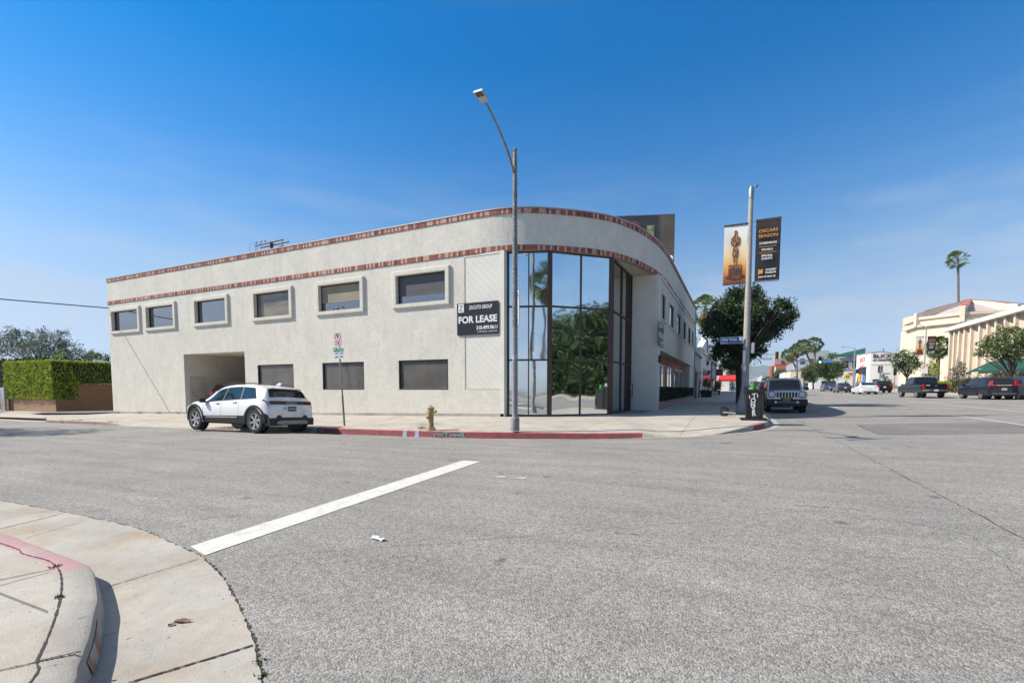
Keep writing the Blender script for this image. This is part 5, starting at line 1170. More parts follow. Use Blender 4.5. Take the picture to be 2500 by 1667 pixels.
p1, M1 = plate_at(zz - .17, .30, .44, 'no_parking_plate', 'white'); F_ = M1 @ Matrix.Translation((0, -.006, 0))
mb = MB(); ring = []
Qr = F_ @ Matrix.Translation((0, 0, .085)) @ Matrix.Rotation(R(90), 4, 'X')
mb.lathe([(.105, 0), (.105, .002), (.122, .002), (.122, 0)], 28, Qr, caps=False); mb.box(-.11, .11, -.003, 0, -.009, .009, F_ @ Matrix.Translation((0, 0, .085)) @ Matrix.Rotation(R(45), 4, 'Y'))
for q in ((-.14, .14, .208, .213), (-.14, .14, -.213, -.208), (-.14, -.135, -.21, .21), (.135, .14, -.21, .21)): mb.box(q[0], q[1], -.002, 0, q[2], q[3], F_)
textmesh(mb, '10AM-12NOON', .05, F_ @ Matrix.Translation((0, -.001, -.08)), .002, .001, width=.25); textmesh(mb, 'TUESDAY', .035, F_ @ Matrix.Translation((0, -.001, -.125)), .002, .0005, width=.12); textmesh(mb, 'STREET SWEEPING', .04, F_ @ Matrix.Translation((0, -.001, -.17)), .002, .0008, width=.24); mb.build('symbol_and_lettering', MT['sign_red'], p1)
mb = MB(); textmesh(mb, 'P', .19, F_ @ Matrix.Translation((0, .001, .085)), .002, .006); mb.build('letter_p', MT['sign_black'], p1)
p2, M2 = plate_at(zz - .63, .44, .42, 'parking_hours_plate', 'white'); F_ = M2 @ Matrix.Translation((0, -.006, 0))
mb = MB(); mb.box(-.215, -.08, -.002, 0, .085, .20, F_); mb.box(-.215, .215, -.002, 0, .045, .078, F_); 
textmesh(mb, 'PARKING', .075, F_ @ Matrix.Translation((.07, -.001, .12)), .002, .001, width=.26); textmesh(mb, 'HOUR', .04, F_ @ Matrix.Translation((.07, -.001, .18)), .002, .0005, width=.12)
mb.box(-.003, .003, -.002, 0, -.20, .045, F_)
for x, a, b in ((-.11, '8AM', '8PM'), (.11, '11AM', '8PM')):
    textmesh(mb, a, .07, F_ @ Matrix.Translation((x, -.001, -.02)), .002, .001, width=.13); textmesh(mb, 'TO', .03, F_ @ Matrix.Translation((x, -.001, -.08)), .002, .0005); textmesh(mb, b, .07, F_ @ Matrix.Translation((x, -.001, -.145)), .002, .001, width=.13)
mb.build('lettering', MT['sign_green'], p2); mb = MB(); textmesh(mb, '2', .13, F_ @ Matrix.Translation((-.148, -.003, .143)), .002, .004); mb.build('numeral', MT['white'], p2)

# ---- litter bin with its base slab, on the kerb
bx = Vector((.50, 17.75, G(.5, 17.75) + .17)); t = thing('litter_bin', 'black plastic wheeled bin with white graffiti standing on a dark slab at the kerb', 'bin', bx, R(4)); t.scale = (1.0, 1.0, 1.09)
mb = MB(); mb.rbox(-.40, .40, -.28, .28, 0, .07, .02); mb.build('base_slab', MT['black_plastic'], t)
def ringprism(mb, z0, z1, a0, b0, a1, b1, c=.06):
    def rc(a, b): return [(-a + c, -b), (a - c, -b), (a, -b + c), (a, b - c), (a - c, b), (-a + c, b), (-a, b - c), (-a, -b + c)]
    q = [Vector((x, y, z0)) for x, y in rc(a0, b0)] + [Vector((x, y, z1)) for x, y in rc(a1, b1)]; mb.add(q, [(i, (i + 1) % 8, 8 + (i + 1) % 8, 8 + i) for i in range(8)] + [tuple(range(8))[::-1], tuple(range(8, 16))])
mb = MB(); ringprism(mb, .07, .86, .225, .20, .30, .26); mb.build('bin_body', MT['black_plastic'], t)
mb = MB(); ringprism(mb, .86, .93, .33, .29, .34, .30); [mb.rbox(x - .05, x + .05, -.30, -.22, .93, 1.0, .015) for x in (-.28, .28)]; mb.tube([(-.30, .26, .95), (-.28, .26, 1.02), (.0, .26, 1.03)], .016, 6); mb.build('rim_and_handles', MT['black_plastic'], t)
mb = MB(); ringprism(mb, .93, .935, .28, .24, .28, .24); mb.build('dark_opening', MT['frame_dark'], t)
for x in (-.235, .235): mb = MB(); mb.box(x - .03, x + .03, -.245, -.19, .09, .84, T(0, -.012, 0)); mb.build('corner_rib', MT['black_plastic'], t)
mb = MB()
for ch, z in (('T', .74), ('O', .60), ('N', .47), ('S', .34), ('R', .20)): textmesh(mb, ch, .19, Matrix.Translation((-.03 + .02 * math.sin(z * 9), -.208 - .075 * z + .0, z)) @ Matrix.Rotation(R(6), 4, 'X') @ Matrix.Rotation(R(-8), 4, 'Y'), .003, .006)
mb.tube([(-.06, -.262, .80), (.06, -.264, .81), (.085, -.262, .76), (.075, -.258, .70)], .012, 5); mb.tube([(-.16, -.258, .76), (-.15, -.255, .66)], .012, 5); mb.build('graffiti', MT['white'], t)
t = thing('plastic_pot', 'small bright green plastic pot lying on top of the bin', 'pot', (.47, 17.7, bx.z + 1.015)); pm('green_plastic', (.06, .42, .10), .4)
mb = MB(); mb.lathe([(.06, 0), (.065, .02), (.085, .16), (.095, .17), (.095, .20)], 14); mb.build('pot', MT['green_plastic'], t, smooth=35); mb = MB(); mb.tube([(.05, 0, .1), (.13, .01, .12), (.16, .02, .05)], .015, 6); mb.build('handle', MT['green_plastic'], t)
# ---- fallen scooter
sc0 = Vector((-.45, 20.7, G(-.45, 20.7) + .17)); t = thing('fallen_scooter', 'push scooter lying on the pavement with two small black wheels', 'scooter', sc0, R(-18))
for x, y, z in ((0, 0, .15), (.34, -1.0, .14)):
    mb = MB(); mb.lathe([(.06, -.03), (.155, -.028), (.17, 0), (.155, .028), (.06, .03)], 20, T(x, y, z, rx=R(78), rz=R(12))); wn = mb.build('wheel', MT['tyre'], t, smooth=35)
    mb = MB(); mb.tube([(x - .02, y - .06, z + .01), (x + .12, y - .05, z), (x + .42, y + .0, z - .02)], .022, 6); mb.build('fork', MT['metal_cap'], t)
mb = MB(); mb.rbox(.4, 1.0, -.12, .0, .05, .10, .02); mb.tube([(.5, -.75, .11), (.95, -.5, .14), (1.1, -.1, .1)], .02, 6); mb.build('deck', MT['black_plastic'], t)

# ---- graffiti and tags on the red kerb face
pm('graf_cyan', (.10, .50, .52), .6, fine=.2, bscale=60); pm('graf_blue', (.30, .46, .62), .7, col2=(.40, .20, .25), scale=14, lo=.45, hi=.7)
def kerbface(x):       # point at mid height of the kerb's face
    for i in range(len(dense) - 1):
        if dense[i].x <= x <= dense[i + 1].x: 
            tt = (x - dense[i].x) / (dense[i + 1].x - dense[i].x); p = dense[i].lerp(dense[i + 1], tt); return p, (dense[i + 1] - dense[i]).normalized(), nrm[i]
def hitx(px_): p = ground_at(px_, 1066, 0); return p.x
xg0, xg1 = hitx(740 + 1572 / 4.704), hitx(740 + 1965 / 4.704)
pa, da, na = kerbface((xg0 + xg1) / 2); M_ = Matrix(((da.x, na.x, 0, pa.x), (da.y, na.y, 0, pa.y), (0, 0, 1, zroad(pa.x, pa.y) + .10), (0, 0, 0, 1)))
mb = MB(); textmesh(mb, 'rocToevIL', .17, M_ @ Matrix.Translation((0, -.004, 0)), .004, .002, width=(xg1 - xg0) * 1.02)
gf = tag(mb.build('kerb_graffiti', MT['graf_cyan']), 'turquoise scrawled lettering sprayed on the red kerb face', 'graffiti')
for k, (xa, xb) in enumerate(((1140, 1195), (1305, 1360))):
    x0, x1 = hitx(740 + xa / 4.704), hitx(740 + xb / 4.704); mb = MB(); q = []
    for x in (x0, x1):
        p, d, n = kerbface(x); z = zroad(p.x, p.y)
        for off, h in ((-.004, .0), (.009, .16), (.042, .205), (.12, .208)): q.append(Vector((p.x + n.x * off, p.y + n.y * off, z + h)))
    mb.add(q, [(i, i + 1, 5 + i, 4 + i) for i in range(3)]); tag(mb.build('kerb_paint_patch', MT['graf_blue']), ('pale blue paint patch on the red kerb, the left one of two' if k == 0 else 'pale blue paint patch on the red kerb, nearer the hydrant'), 'paint patch')
# utility survey mark sprayed on the asphalt
pm('spray_blue', (.06, .13, .20), .8, col2=(.12, .20, .26), scale=12)
mb = MB(); c = gp(2000 + 470 / 4.704, 940 + 612 / 4.704)
for (dx, dy, L_, a) in ((-.3, 0, .9, 10), (.15, .15, .8, -25), (.0, -.25, .9, 35), (.4, 0, .7, 5), (-.1, .35, .5, 60)):
    ca, sa = math.cos(R(a)), math.sin(R(a)); hw = .035
    mb.add([(c.x + dx + ca * u - sa * v, c.y + dy + sa * u + ca * v, zroad(c.x, c.y) + .007 + .0005 * a / 10) for u, v in ((-L_ / 2, -hw), (L_ / 2, -hw), (L_ / 2, hw), (-L_ / 2, hw))], [(0, 1, 2, 3)])
tag(mb.build('survey_mark', MT['spray_blue']), kind='structure')
pm('faded_paint', (.46, .45, .42), .85, col2=(.33, .325, .31), scale=9, fine=.2, bscale=120)
for cx0, cy0, sd in ((1224, 1164, 1), (1272, 1167, 2)):
    rr = random.Random(sd); mark([tuple(gp(cx0 + 14 * math.cos(a) * (.7 + .5 * rr.random()), cy0 + 3.2 * math.sin(a) * (.6 + .6 * rr.random())).xy) for a in [R(20 * k) for k in range(18)]], 'faded_paint')
# litter
pl = gp(925, 1316); t = thing('paper_litter', 'crumpled white paper scrap lying on the asphalt', 'litter', (pl.x, pl.y, pl.z)); mb = MB(); r2 = random.Random(3)
g_ = [[Vector((-.075 + .03 * i, (-.03 + .02 * j) - .006 * i, .006 + .022 * r2.random())) for i in range(6)] for j in range(4)]
for j in range(3):
    for i in range(5): mb.quad(g_[j][i], g_[j][i + 1], g_[j + 1][i + 1], g_[j + 1][i])
mb.build('paper', MT['white'], t, fixn=False)
pl = gp(*n1(1490, 1075)); t = thing('fallen_leaf', 'curled brown leaf lying in the concrete gutter', 'leaf', (pl.x, pl.y, pl.z + .008), R(20)); mb = MB(); pm('leaf_brown', (.10, .045, .02), .8, col2=(.2, .1, .05), scale=40)
mb.add([(-.05, -.012, .002), (0, -.022, .012), (.05, -.008, .004), (.06, .004, .014), (0, .018, .016), (-.045, .012, .006), (0, 0, .001)], [(0, 1, 6), (1, 2, 6), (2, 3, 6), (3, 4, 6), (4, 5, 6), (5, 0, 6)]); mb.build('leaf_blade', MT['leaf_brown'], t)
pl = gp(*n1(1403, 1105)); t = thing('fallen_leaf', 'tiny brown leaf crumb beside the curled leaf in the gutter', 'leaf', (pl.x, pl.y, pl.z + .008), R(70)); mb = MB(); mb.add([(-.018, -.01, .002), (.015, -.012, .009), (.02, .01, .004), (-.012, .012, .01)], [(0, 1, 2, 3)]); mb.build('leaf_blade', MT['leaf_brown'], t)
# ================================================================== PLANTS
leafmat('leaf_ficus', (.012, .028, .010), (.055, .10, .025), (.22, .27, .08)); leafmat('leaf_hedge', (.10, .19, .010), (.40, .46, .015), (.62, .66, .05), .35)
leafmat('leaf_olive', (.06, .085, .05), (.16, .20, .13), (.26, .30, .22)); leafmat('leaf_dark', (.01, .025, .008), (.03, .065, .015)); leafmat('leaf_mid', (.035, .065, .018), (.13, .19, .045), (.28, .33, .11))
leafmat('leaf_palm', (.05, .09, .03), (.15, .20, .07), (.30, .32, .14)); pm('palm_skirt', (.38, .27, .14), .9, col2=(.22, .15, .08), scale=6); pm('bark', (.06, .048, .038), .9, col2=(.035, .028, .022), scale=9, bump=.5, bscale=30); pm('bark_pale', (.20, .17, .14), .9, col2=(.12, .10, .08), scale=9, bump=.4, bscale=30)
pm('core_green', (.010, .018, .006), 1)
def leafquad(mb, p, s, r2, up=.3):
    n = Vector((r2.gauss(0, 1), r2.gauss(0, 1), r2.gauss(0, 1) + up)).normalized(); a = n.orthogonal().normalized(); b = n.cross(a); an = r2.random() * 6.28; a, b = a * math.cos(an) + b * math.sin(an), b * math.cos(an) - a * math.sin(an)
    l = s * (.7 + .6 * r2.random()); w_ = l * .42
    mb.v += [tuple(p - a * l), tuple(p - b * w_ + n * .1 * l), tuple(p + a * l), tuple(p + b * w_ + n * .1 * l)]; o = len(mb.v) - 4; mb.f.append([o, o + 1, o + 2, o + 3]); mb.mi.append(0)
def crown_leaves(clumps, dens, size, seed=1, sprig=5, shell=.45):
    """clumps: (center, radius); leaves in small sprigs spread through each clump, denser toward its skin"""
    r2 = random.Random(seed); mb = MB()
    for c, rad in clumps:
        rv = rad if hasattr(rad, '__len__') else (rad,) * 3; n = int(dens * (rv[0] * rv[1] * rv[2]) ** (2 / 3))
        for _ in range(n):
            d = Vector((r2.gauss(0, 1), r2.gauss(0, 1), r2.gauss(0, 1))).normalized(); k = (shell + (1 - shell) * r2.random()) * (1 + .16 * r2.gauss(0, 1))
            p = Vector((c[0] + d.x * rv[0] * k, c[1] + d.y * rv[1] * k, c[2] + d.z * rv[2] * k))
            for _ in range(sprig): leafquad(mb, p + Vector((r2.gauss(0, 1), r2.gauss(0, 1), r2.gauss(0, 1))) * size * 1.1, size, r2)
    return mb
def tree(name, label, base, clumps, trunk_r, mat, bark='bark', dens=60, size=.09, seed=1, fork=.45, group=None, cat='tree', lean=(0, 0), sprig=5, loc=True):
    base = Vector(base)
    if clumps and math.hypot(sum(c[0] for c, r in clumps) / len(clumps) - base.x, sum(c[1] for c, r in clumps) / len(clumps) - base.y) > 4: base.x, base.y = sum(c[0] for c, r in clumps) / len(clumps), sum(c[1] for c, r in clumps) / len(clumps)
    t = thing(name, label, cat, base, group=group); cl_ = [(Vector(c) - base, r) for c, r in clumps]
    crown_leaves(cl_, dens, size, seed, sprig).build('crown', MT[mat], t, fixn=False)
    r2 = random.Random(seed); cz = sum(c.z for c, r in cl_) / len(cl_); cxm = sum(c.x for c, r in cl_) / len(cl_); cym = sum(c.y for c, r in cl_) / len(cl_)
    fk = Vector((lean[0], lean[1], cz * fork)); mb = MB()
    mb.tube([(0, 0, -.1), (lean[0] * .25, lean[1] * .25, fk.z * .2), (lean[0] * .6, lean[1] * .6, fk.z * .6), fk], [trunk_r * 1.3, trunk_r * 1.05, trunk_r * .95, trunk_r * .8], 9)
    for c, r in cl_:
        mid = fk.lerp(c, .5) + Vector((r2.gauss(0, .12), r2.gauss(0, .12), .15)); mb.tube([fk, mid, c], [trunk_r * .5, trunk_r * .28, trunk_r * .1], 5)
    mb.build('trunk', MT[bark], t, smooth=50); return t
def pxclump(x, y, r, Y, j=0.):
    p = pY(x, y, Y + j); dep = (p.x * _fw.x + p.y * _fw.y); return (p, r / F * dep)
r3 = random.Random(5)
fic = [(1800, 725, 26), (1840, 722, 26), (1775, 747, 26), (1745, 772, 25), (1738, 803, 26), (1775, 790, 34), (1812, 770, 36), (1850, 758, 28), (1883, 765, 18), (1903, 738, 15), (1922, 750, 16), (1935, 768, 12), (1910, 785, 24), (1880, 803, 26), (1845, 808, 34), (1805, 828, 38), (1770, 838, 32), (1752, 862, 18), (1778, 884, 17), (1815, 865, 30), (1846, 848, 24), (1862, 822, 20), (1866, 738, 10), (1790, 895, 10)]
cs = []
for x, y, r in fic:
    for k in range(2): cs.append(pxclump(x + r3.gauss(0, 3), y + r3.gauss(0, 3), r * (1 if k == 0 else .8), 32.7, r3.uniform(-1.7, 1.7)))
tree('street_tree', 'dense dark green tree on the pavement behind the banner pole', (.16, 32.7, G(.16, 32.7) + .16), cs, .21, 'leaf_ficus', dens=380, size=.085, seed=2, fork=.5, lean=(-.15, -.1))
# small sunlit palm tuft left of it, further down
def palm(name, label, base, h, r0, spread, nf, mat='leaf_palm', skirt=True, seed=1, lean=(0, 0), windy=0, group=None, droop=.55):
    r2 = random.Random(seed); base = Vector(base); t = thing(name, label, 'palm tree', base, group=group); top = Vector((lean[0], lean[1], h)); mb = MB()
    mb.tube([(0, 0, -.2), (lean[0] * .15, lean[1] * .15, h * .33), (lean[0] * .5, lean[1] * .5, h * .7), top], [r0 * 1.25, r0, r0 * .85, r0 * .8], 8); mb.build('trunk', MT['bark_pale'], t, smooth=50)
    mb = MB()
    for k in range(nf):
        az = k * 2.4 + r2.random() * .3; el = R(86) - R(140) * (k / nf); L_ = spread * (.55 + .2 * r2.random()); d = Vector((math.cos(az) * math.cos(el), math.sin(az) * math.cos(el), math.sin(el)))
        if windy: d = (d + Vector((-windy, 0, .0))).normalized()
        e = top + d * L_; side = d.cross(Vector((0, 0, 1))).normalized() if abs(d.z) < .98 else Vector((1, 0, 0)); up_ = side.cross(d); rl = r2.uniform(-1.1, 1.1); side, up_ = side * math.cos(rl) + up_ * math.sin(rl), up_ * math.cos(rl) - side * math.sin(rl)
        mb.tube([top, top + d * L_ * .6, e], [.03, .022, .015], 4, caps=False)
        F2 = spread * .46; ns = 13
        for s_ in range(ns):
            a = R(-78) + R(156) * s_ / (ns - 1); dd = (d * math.cos(a) + side * math.sin(a)); w_ = F2 * .085
            m1 = e + dd * F2 * .6 + up_ * .02; m2 = e + dd * F2 * (1.0) + Vector((0, 0, -droop * F2 * (.35 + .3 * r2.random()))); pr = dd.cross(up_).normalized() * w_
            mb.add([e, m1 - pr, m1 + pr, m2], [(0, 1, 2), (1, 3, 2)])
    mb.build('crown', MT[mat], t, fixn=False)
    if skirt:
        mb = MB()
        for k in range(110):
            az = r2.random() * 6.28; z0 = h - spread * .15 - r2.random() * spread * .7; d = Vector((math.cos(az), math.sin(az), 0)); c = Vector((lean[0], lean[1], 0)) * (z0 / h) + Vector((0, 0, z0)); L_ = spread * .40; s_ = d.cross(Vector((0, 0, 1))) * spread * .07
            mb.add([c, c + d * L_ * .7 - s_ + Vector((0, 0, .1)), c + d * L_ * .7 + s_ + Vector((0, 0, .1)), c + d * L_ + Vector((0, 0, -spread * .3))], [(0, 1, 2), (1, 3, 2)])
        mb.build('dead_fronds', MT['palm_skirt'], t, fixn=False)
    return t
# ---- trimmed hedge over a timber wall, left
HX, HY = -43.2, 16.55
pm('timber', (.22, .115, .06), .75, col2=(.15, .075, .04), scale=3, stretch=(.3, .3, 6)); pm('timber_sunlit', (.38, .23, .13), .75, col2=(.28, .16, .09), scale=3, stretch=(.3, .3, 6))  # second, paler timber puts the sun on the street face into the colour
t = thing('timber_wall', 'low brown wall of horizontal timber boards under the trimmed hedge', 'wall', (HX, HY, -.4))
def boards(x0, y0, x1, y1, z0, z1, nm, mat):
    d = Vector((x1 - x0, y1 - y0, 0)); L_ = d.length; M_ = Matrix.Translation((x0 - HX, y0 - HY, .4)) @ Matrix.Rotation(math.atan2(d.y, d.x), 4, 'Z'); mb = MB(); z = z0; i = 0
    while z < z1 - .02:
        mb.box(0, L_, -.012 - .004 * (i % 3), .03, z, min(z + .135, z1), M_); z += .142; i += 1
    mb.box(0, L_, 0.004, .06, z0, z1 - .004, M_); mb.build(nm, MT[mat], t)
boards(-52, HY, HX - .012, HY, -.55, .72, 'board_panel', 'timber_sunlit'); boards(HX, HY - .01, HX, 34, -.5, 1.72, 'board_panel', 'timber')
def hedgebox(mb, x0, x1, y0, y1, z0, z1, n, s, r2, bulge=.05):
    A = [(x1 - x0) * (z1 - z0), (y1 - y0) * (z1 - z0), (x1 - x0) * (y1 - y0)]
    for _ in range(n):
        f = r2.choices(range(5), (A[0], A[0], A[1], A[1], A[2]))[0]; u, v = r2.random(), r2.random(); o = abs(r2.gauss(0, bulge)) - bulge * 1.2
        if f == 0: p = (x0 + (x1 - x0) * u, y0 - o, z0 + (z1 - z0) * v)
        elif f == 1: p = (x0 + (x1 - x0) * u, y1 + o, z0 + (z1 - z0) * v)
        elif f == 2: p = (x0 - o, y0 + (y1 - y0) * u, z0 + (z1 - z0) * v)
        elif f == 3: p = (x1 + o, y0 + (y1 - y0) * u, z0 + (z1 - z0) * v)
        else: p = (x0 + (x1 - x0) * u, y0 + (y1 - y0) * v, z1 + o * 1.3)
        leafquad(mb, Vector(p), s, r2)
r2 = random.Random(11); t = thing('hedge', 'bright yellow green trimmed hedge on top of the timber wall', 'hedge', (HX - 4, HY + .4, 0)); o_ = Vector((HX - 4, HY + .4, 0))
mb = MB(); hedgebox(mb, -3.2 - .1, 4.12, -.62, .6, .62, 3.36, 15000, .062, r2); hedgebox(mb, 3.0, 4.15, .4, 17, 1.66, 3.36, 15000, .062, r2); hedgebox(mb, 3.4, 4.16, -.6, .9, .64, 1.8, 1800, .062, r2); mb.build('foliage', MT['leaf_hedge'], t, fixn=False)
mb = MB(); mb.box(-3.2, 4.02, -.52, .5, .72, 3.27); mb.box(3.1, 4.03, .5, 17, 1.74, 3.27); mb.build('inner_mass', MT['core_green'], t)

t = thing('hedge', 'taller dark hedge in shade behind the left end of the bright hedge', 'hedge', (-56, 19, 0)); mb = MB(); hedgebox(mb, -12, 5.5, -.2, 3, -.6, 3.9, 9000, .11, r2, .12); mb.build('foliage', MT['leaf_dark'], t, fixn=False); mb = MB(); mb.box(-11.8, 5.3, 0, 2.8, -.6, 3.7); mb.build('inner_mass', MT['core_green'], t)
t = thing('gate_post', 'pale grey post at the left end of the bright hedge', 'post', (-50.6, 16.3, -.4)); mb = MB(); mb.rbox(-.35, .35, -.06, .06, 0, 1.85, .03); mb.build('panel', MT['metal_cap'], t); mb = MB(); mb.lathe([(.03, 0), (.03, .04)], 8, T(.2, -.06, 1.0, rx=R(90))); mb.build('knob', MT['galv'], t)
tree('shrub', 'ragged sunlit shrub at the left edge before the timber wall', (-50.3, 15.2, -.45), [((-50.6, 15.2, .15), (1.6, .6, .55)), ((-49.2, 15.1, -.05), (1.0, .5, .4)), ((-52, 15.4, .2), (1.3, .7, .6))], .04, 'leaf_mid', dens=300, size=.06, seed=9, cat='shrub')
tree('garden_tree', 'feathery grey green tree rising behind the left hedge', (-62, 30, -.3), [pxclump(x, y, r, 32, j) for x, y, r, j in [(15, 842, 32, 0), (55, 832, 34, 1), (95, 845, 34, -1), (130, 842, 30, 0), (165, 850, 26, 1), (30, 812, 16, 0), (105, 812, 16, 0), (150, 815, 14, 0), (-30, 840, 40, 0), (190, 862, 14, 0), (75, 865, 34, 0), (150, 868, 26, 0)]], .25, 'leaf_olive', dens=70, size=.13, seed=4, fork=.55)
tree('garden_tree', 'small yellowish sprig of a tree just above the bright hedge', (-46, 20, 2.0), [pxclump(150, 865, 7, 20), pxclump(154, 858, 5, 20), pxclump(138, 869, 5, 20)], .03, 'leaf_hedge', dens=160, size=.08, seed=6)
tree('garden_tree', 'low dark tree seen between the hedge top and the building corner', (-58, 42, -.3), [pxclump(x, y, r, 42) for x, y, r in [(220, 868, 12), (240, 870, 10), (262, 874, 9), (205, 872, 8)]], .15, 'leaf_mid', dens=110, size=.16, seed=8)
# planter hedge on the street side
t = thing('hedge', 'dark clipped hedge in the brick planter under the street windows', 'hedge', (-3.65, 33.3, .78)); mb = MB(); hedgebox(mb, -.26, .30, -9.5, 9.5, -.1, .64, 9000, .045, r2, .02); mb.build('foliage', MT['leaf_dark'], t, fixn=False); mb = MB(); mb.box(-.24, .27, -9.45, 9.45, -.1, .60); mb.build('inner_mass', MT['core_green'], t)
# weeds along the pavement edges
def weeds(nm, pts, label, n=60, s=.05):
    mb = MB(); r2 = random.Random(len(pts)); 
    for (x, y, z, rr) in pts:
        for _ in range(n): 
            a, q = r2.random() * 6.28, rr * r2.random(); b = Vector((x + math.cos(a) * q, y + math.sin(a) * q, z)); e = b + Vector((r2.gauss(0, .4), r2.gauss(0, .4), 1)) * s * (.5 + r2.random()); sd = Vector((r2.gauss(0, 1), r2.gauss(0, 1), 0)).normalized() * .006; mb.add([b - sd, b + sd, e], [(0, 1, 2)])
    return tag(mb.build(nm, MT['leaf_mid'], fixn=False), label, 'weeds', kind='stuff')
wp = []
for a, b in ((1400, 2120), (1510, 2150), (615, 455), (870, 485)):
    p = gp(*n1(b, a), .14 if b < 1000 else 0); wp.append((p.x, p.y, p.z, .035))
weeds('weeds', wp, 'small green weeds in the cracks of the near gutter and pavement', 26, .018)
wp = [(x, YB - .04, zb(x) + .02, .25) for x in (-35.9, -35.5, -33, -31, -29.2)] + [(-31.6, 12.3, zroad(-31.6, 12) + .1, .6), (-30.0, 12.4, zroad(-30, 12) + .12, .5), (-27.0, 12.3, zroad(-27, 12) + .1, .4), (-8.9, 12.2, .1, .15)]
weeds('weeds', wp, 'grassy weeds along the broken kerb and the foot of the stucco wall', 70, .09)
# ---- trees and buildings around and behind the viewpoint (the glass corner mirrors them)
tree('street_tree', 'leafy tree left of the picture whose shadow falls on the side street', (-31.5, 1.0, -.2), [((-30.5, 3.2, 6.0), (2.6, 2.4, 1.7)), ((-28.8, 4.6, 6.6), (1.8, 1.7, 1.3)), ((-32.5, 4.0, 6.4), (2, 2, 1.5))], .2, 'leaf_ficus', dens=90, size=.11, seed=12)
mg = [((x, y, z), r) for x, y, z, r in [(24, 2, 5.2, 2.6), (24.5, 5.5, 6.2, 2.9), (24, 9, 6.6, 2.9), (25, 12, 7.6, 3.0), (24, 15, 7.2, 2.9), (24.5, 18, 7.4, 2.8), (24, 21, 6.0, 2.6), (24, 4, 3, 2.6), (24.5, 8, 3.4, 2.8), (24, 12, 4, 3.0), (24.5, 16, 4, 2.8), (24, 20, 3.4, 2.6), (24, -2, 4, 2.4), (24.4, 10, 2.2, 2), (24.4, 14, 2.2, 2), (24.3, 18, 2.2, 2), (24.2, 6, 2, 2)]]
tree('street_tree', 'big bushy tree across the avenue, seen only as a reflection in the glass corner', (24, 10, .4), mg, .35, 'leaf_ficus', dens=70, size=.24, seed=13, fork=.4)
tree('street_tree', 'second bushy tree across the avenue, seen only as a reflection in the glass', (21, -8, .2), [((21, -8, 4.5), 2.4), ((21.5, -5.5, 4.0), 2.0), ((20.5, -11, 4.0), 2.1)], .3, 'leaf_mid', dens=70, size=.17, seed=14)
palm('palm_tree', 'tall palm mirrored in the left glass panes', (10.2, -34, -.2), 17.5, .28, 3.0, 60, seed=3)
def simple_building(name, label, x0, x1, y0, y1, z1, mat, z0=None, roof='asphalt_dark', **k):
    t = thing(name, label, 'building', ((x0 + x1) / 2, (y0 + y1) / 2, 0)); cx_, cy2 = (x0 + x1) / 2, (y0 + y1) / 2; z0 = z0 if z0 is not None else min(G(x0, y0), G(x1, y1)) - .5
    mb = MB(); mb.box(x0 - cx_, x1 - cx_, y0 - cy2, y1 - cy2, z0, z1); mb.build('wall', MT[mat], t)
    mb = MB(); mb.box(x0 - cx_ - .12, x1 - cx_ + .12, y0 - cy2 - .12, y1 - cy2 + .12, z1, z1 + .18); mb.build('roof', MT[roof], t); return t, cx_, cy2
def addbox(t, nm, mat, x0, x1, y0, y1, z0, z1, c, parent=None):
    mb = MB(); mb.box(x0 - c[0], x1 - c[0], y0 - c[1], y1 - c[1], z0, z1); return mb.build(nm, MT[mat], parent or t)
b, cx_, cy2 = simple_building('shop_building', 'pale shop behind the viewpoint, mirrored in the glass corner', -40, -6, -30, -9, 6.5, 'stucco_white')
for k in range(5): addbox(b, 'window', 'glass_dark', -37 + 6 * k, -33 + 6 * k, -9.02, -8.95, 1, 3, (cx_, cy2))
b, cx_, cy2 = simple_building('shop_building', 'cream building across the avenue, mirrored in the glass corner', 27, 45, -60, 34, 6.0, 'stucco_cream')
for k in range(9): addbox(b, 'window', 'glass_dark', 26.95, 27.02, -56 + 9 * k, -51 + 9 * k, .8, 3, (cx_, cy2))
# ================================================================== BACKGROUND
# overhead cable, left
t = thing('overhead_cable', 'thick black overhead cable running to the left end of the stucco building', 'cable', (-36.2, 17.2, 6.5))
pa = pY(264, 752, YB - .02); pb = pY(0, 730, 12.0); d = (pb - pa)
mb = MB(); mb.tube([pa + d * (k / 2) - Vector((-36.2, 17.2, 6.5)) for k in range(0, 9)], .03, 6); mb.build('cable', MT['frame_dark'], t)
t = thing('overhead_cable', 'hair thin faint wire high above the left hedge', 'cable', (-50, 26, 10)); a_, b_ = pY(0, 695, 30), pY(245, 716, 30)
mb = MB(); mb.tube([a_ * 1.0 + (a_ - b_) * .6 - Vector((-50, 26, 10)), b_ - Vector((-50, 26, 10))], .012, 5); mb.build('cable', MT['galv'], t)
# utility pole behind the roof
pm('pole_wood', (.10, .075, .055), .9, col2=(.06, .045, .035), scale=6, stretch=(4, 4, .5)); pm('arm_wood', (.28, .22, .13), .8, col2=(.18, .14, .09), scale=5)
up = pY(663, 600, 30); t = thing('utility_pole', 'wooden utility pole with doubled crossarms rising behind the roof edge', 'utility pole', (up.x, 30, 0))
zc = pY(663, 592, 30).z
mb = MB(); mb.tube([(0, 0, -.5), (0, 0, pY(663, 590, 30).z)], [.20, .14], 10); mb.build('pole', MT['pole_wood'], t)
for (xa, za, xb, zb_, yo, hh) in ((-1.85, -.12, 1.75, -.02, -.2, .07), (-1.65, -.20, 1.95, -.12, .2, .07), (-1.8, -1.0, 1.7, -.50, -.18, .06)):
    mb = MB(); mb.tube([(xa, yo, zc + za), (xb, yo, zc + zb_)], hh, 4); mb.build('crossarm', MT['arm_wood'], t)
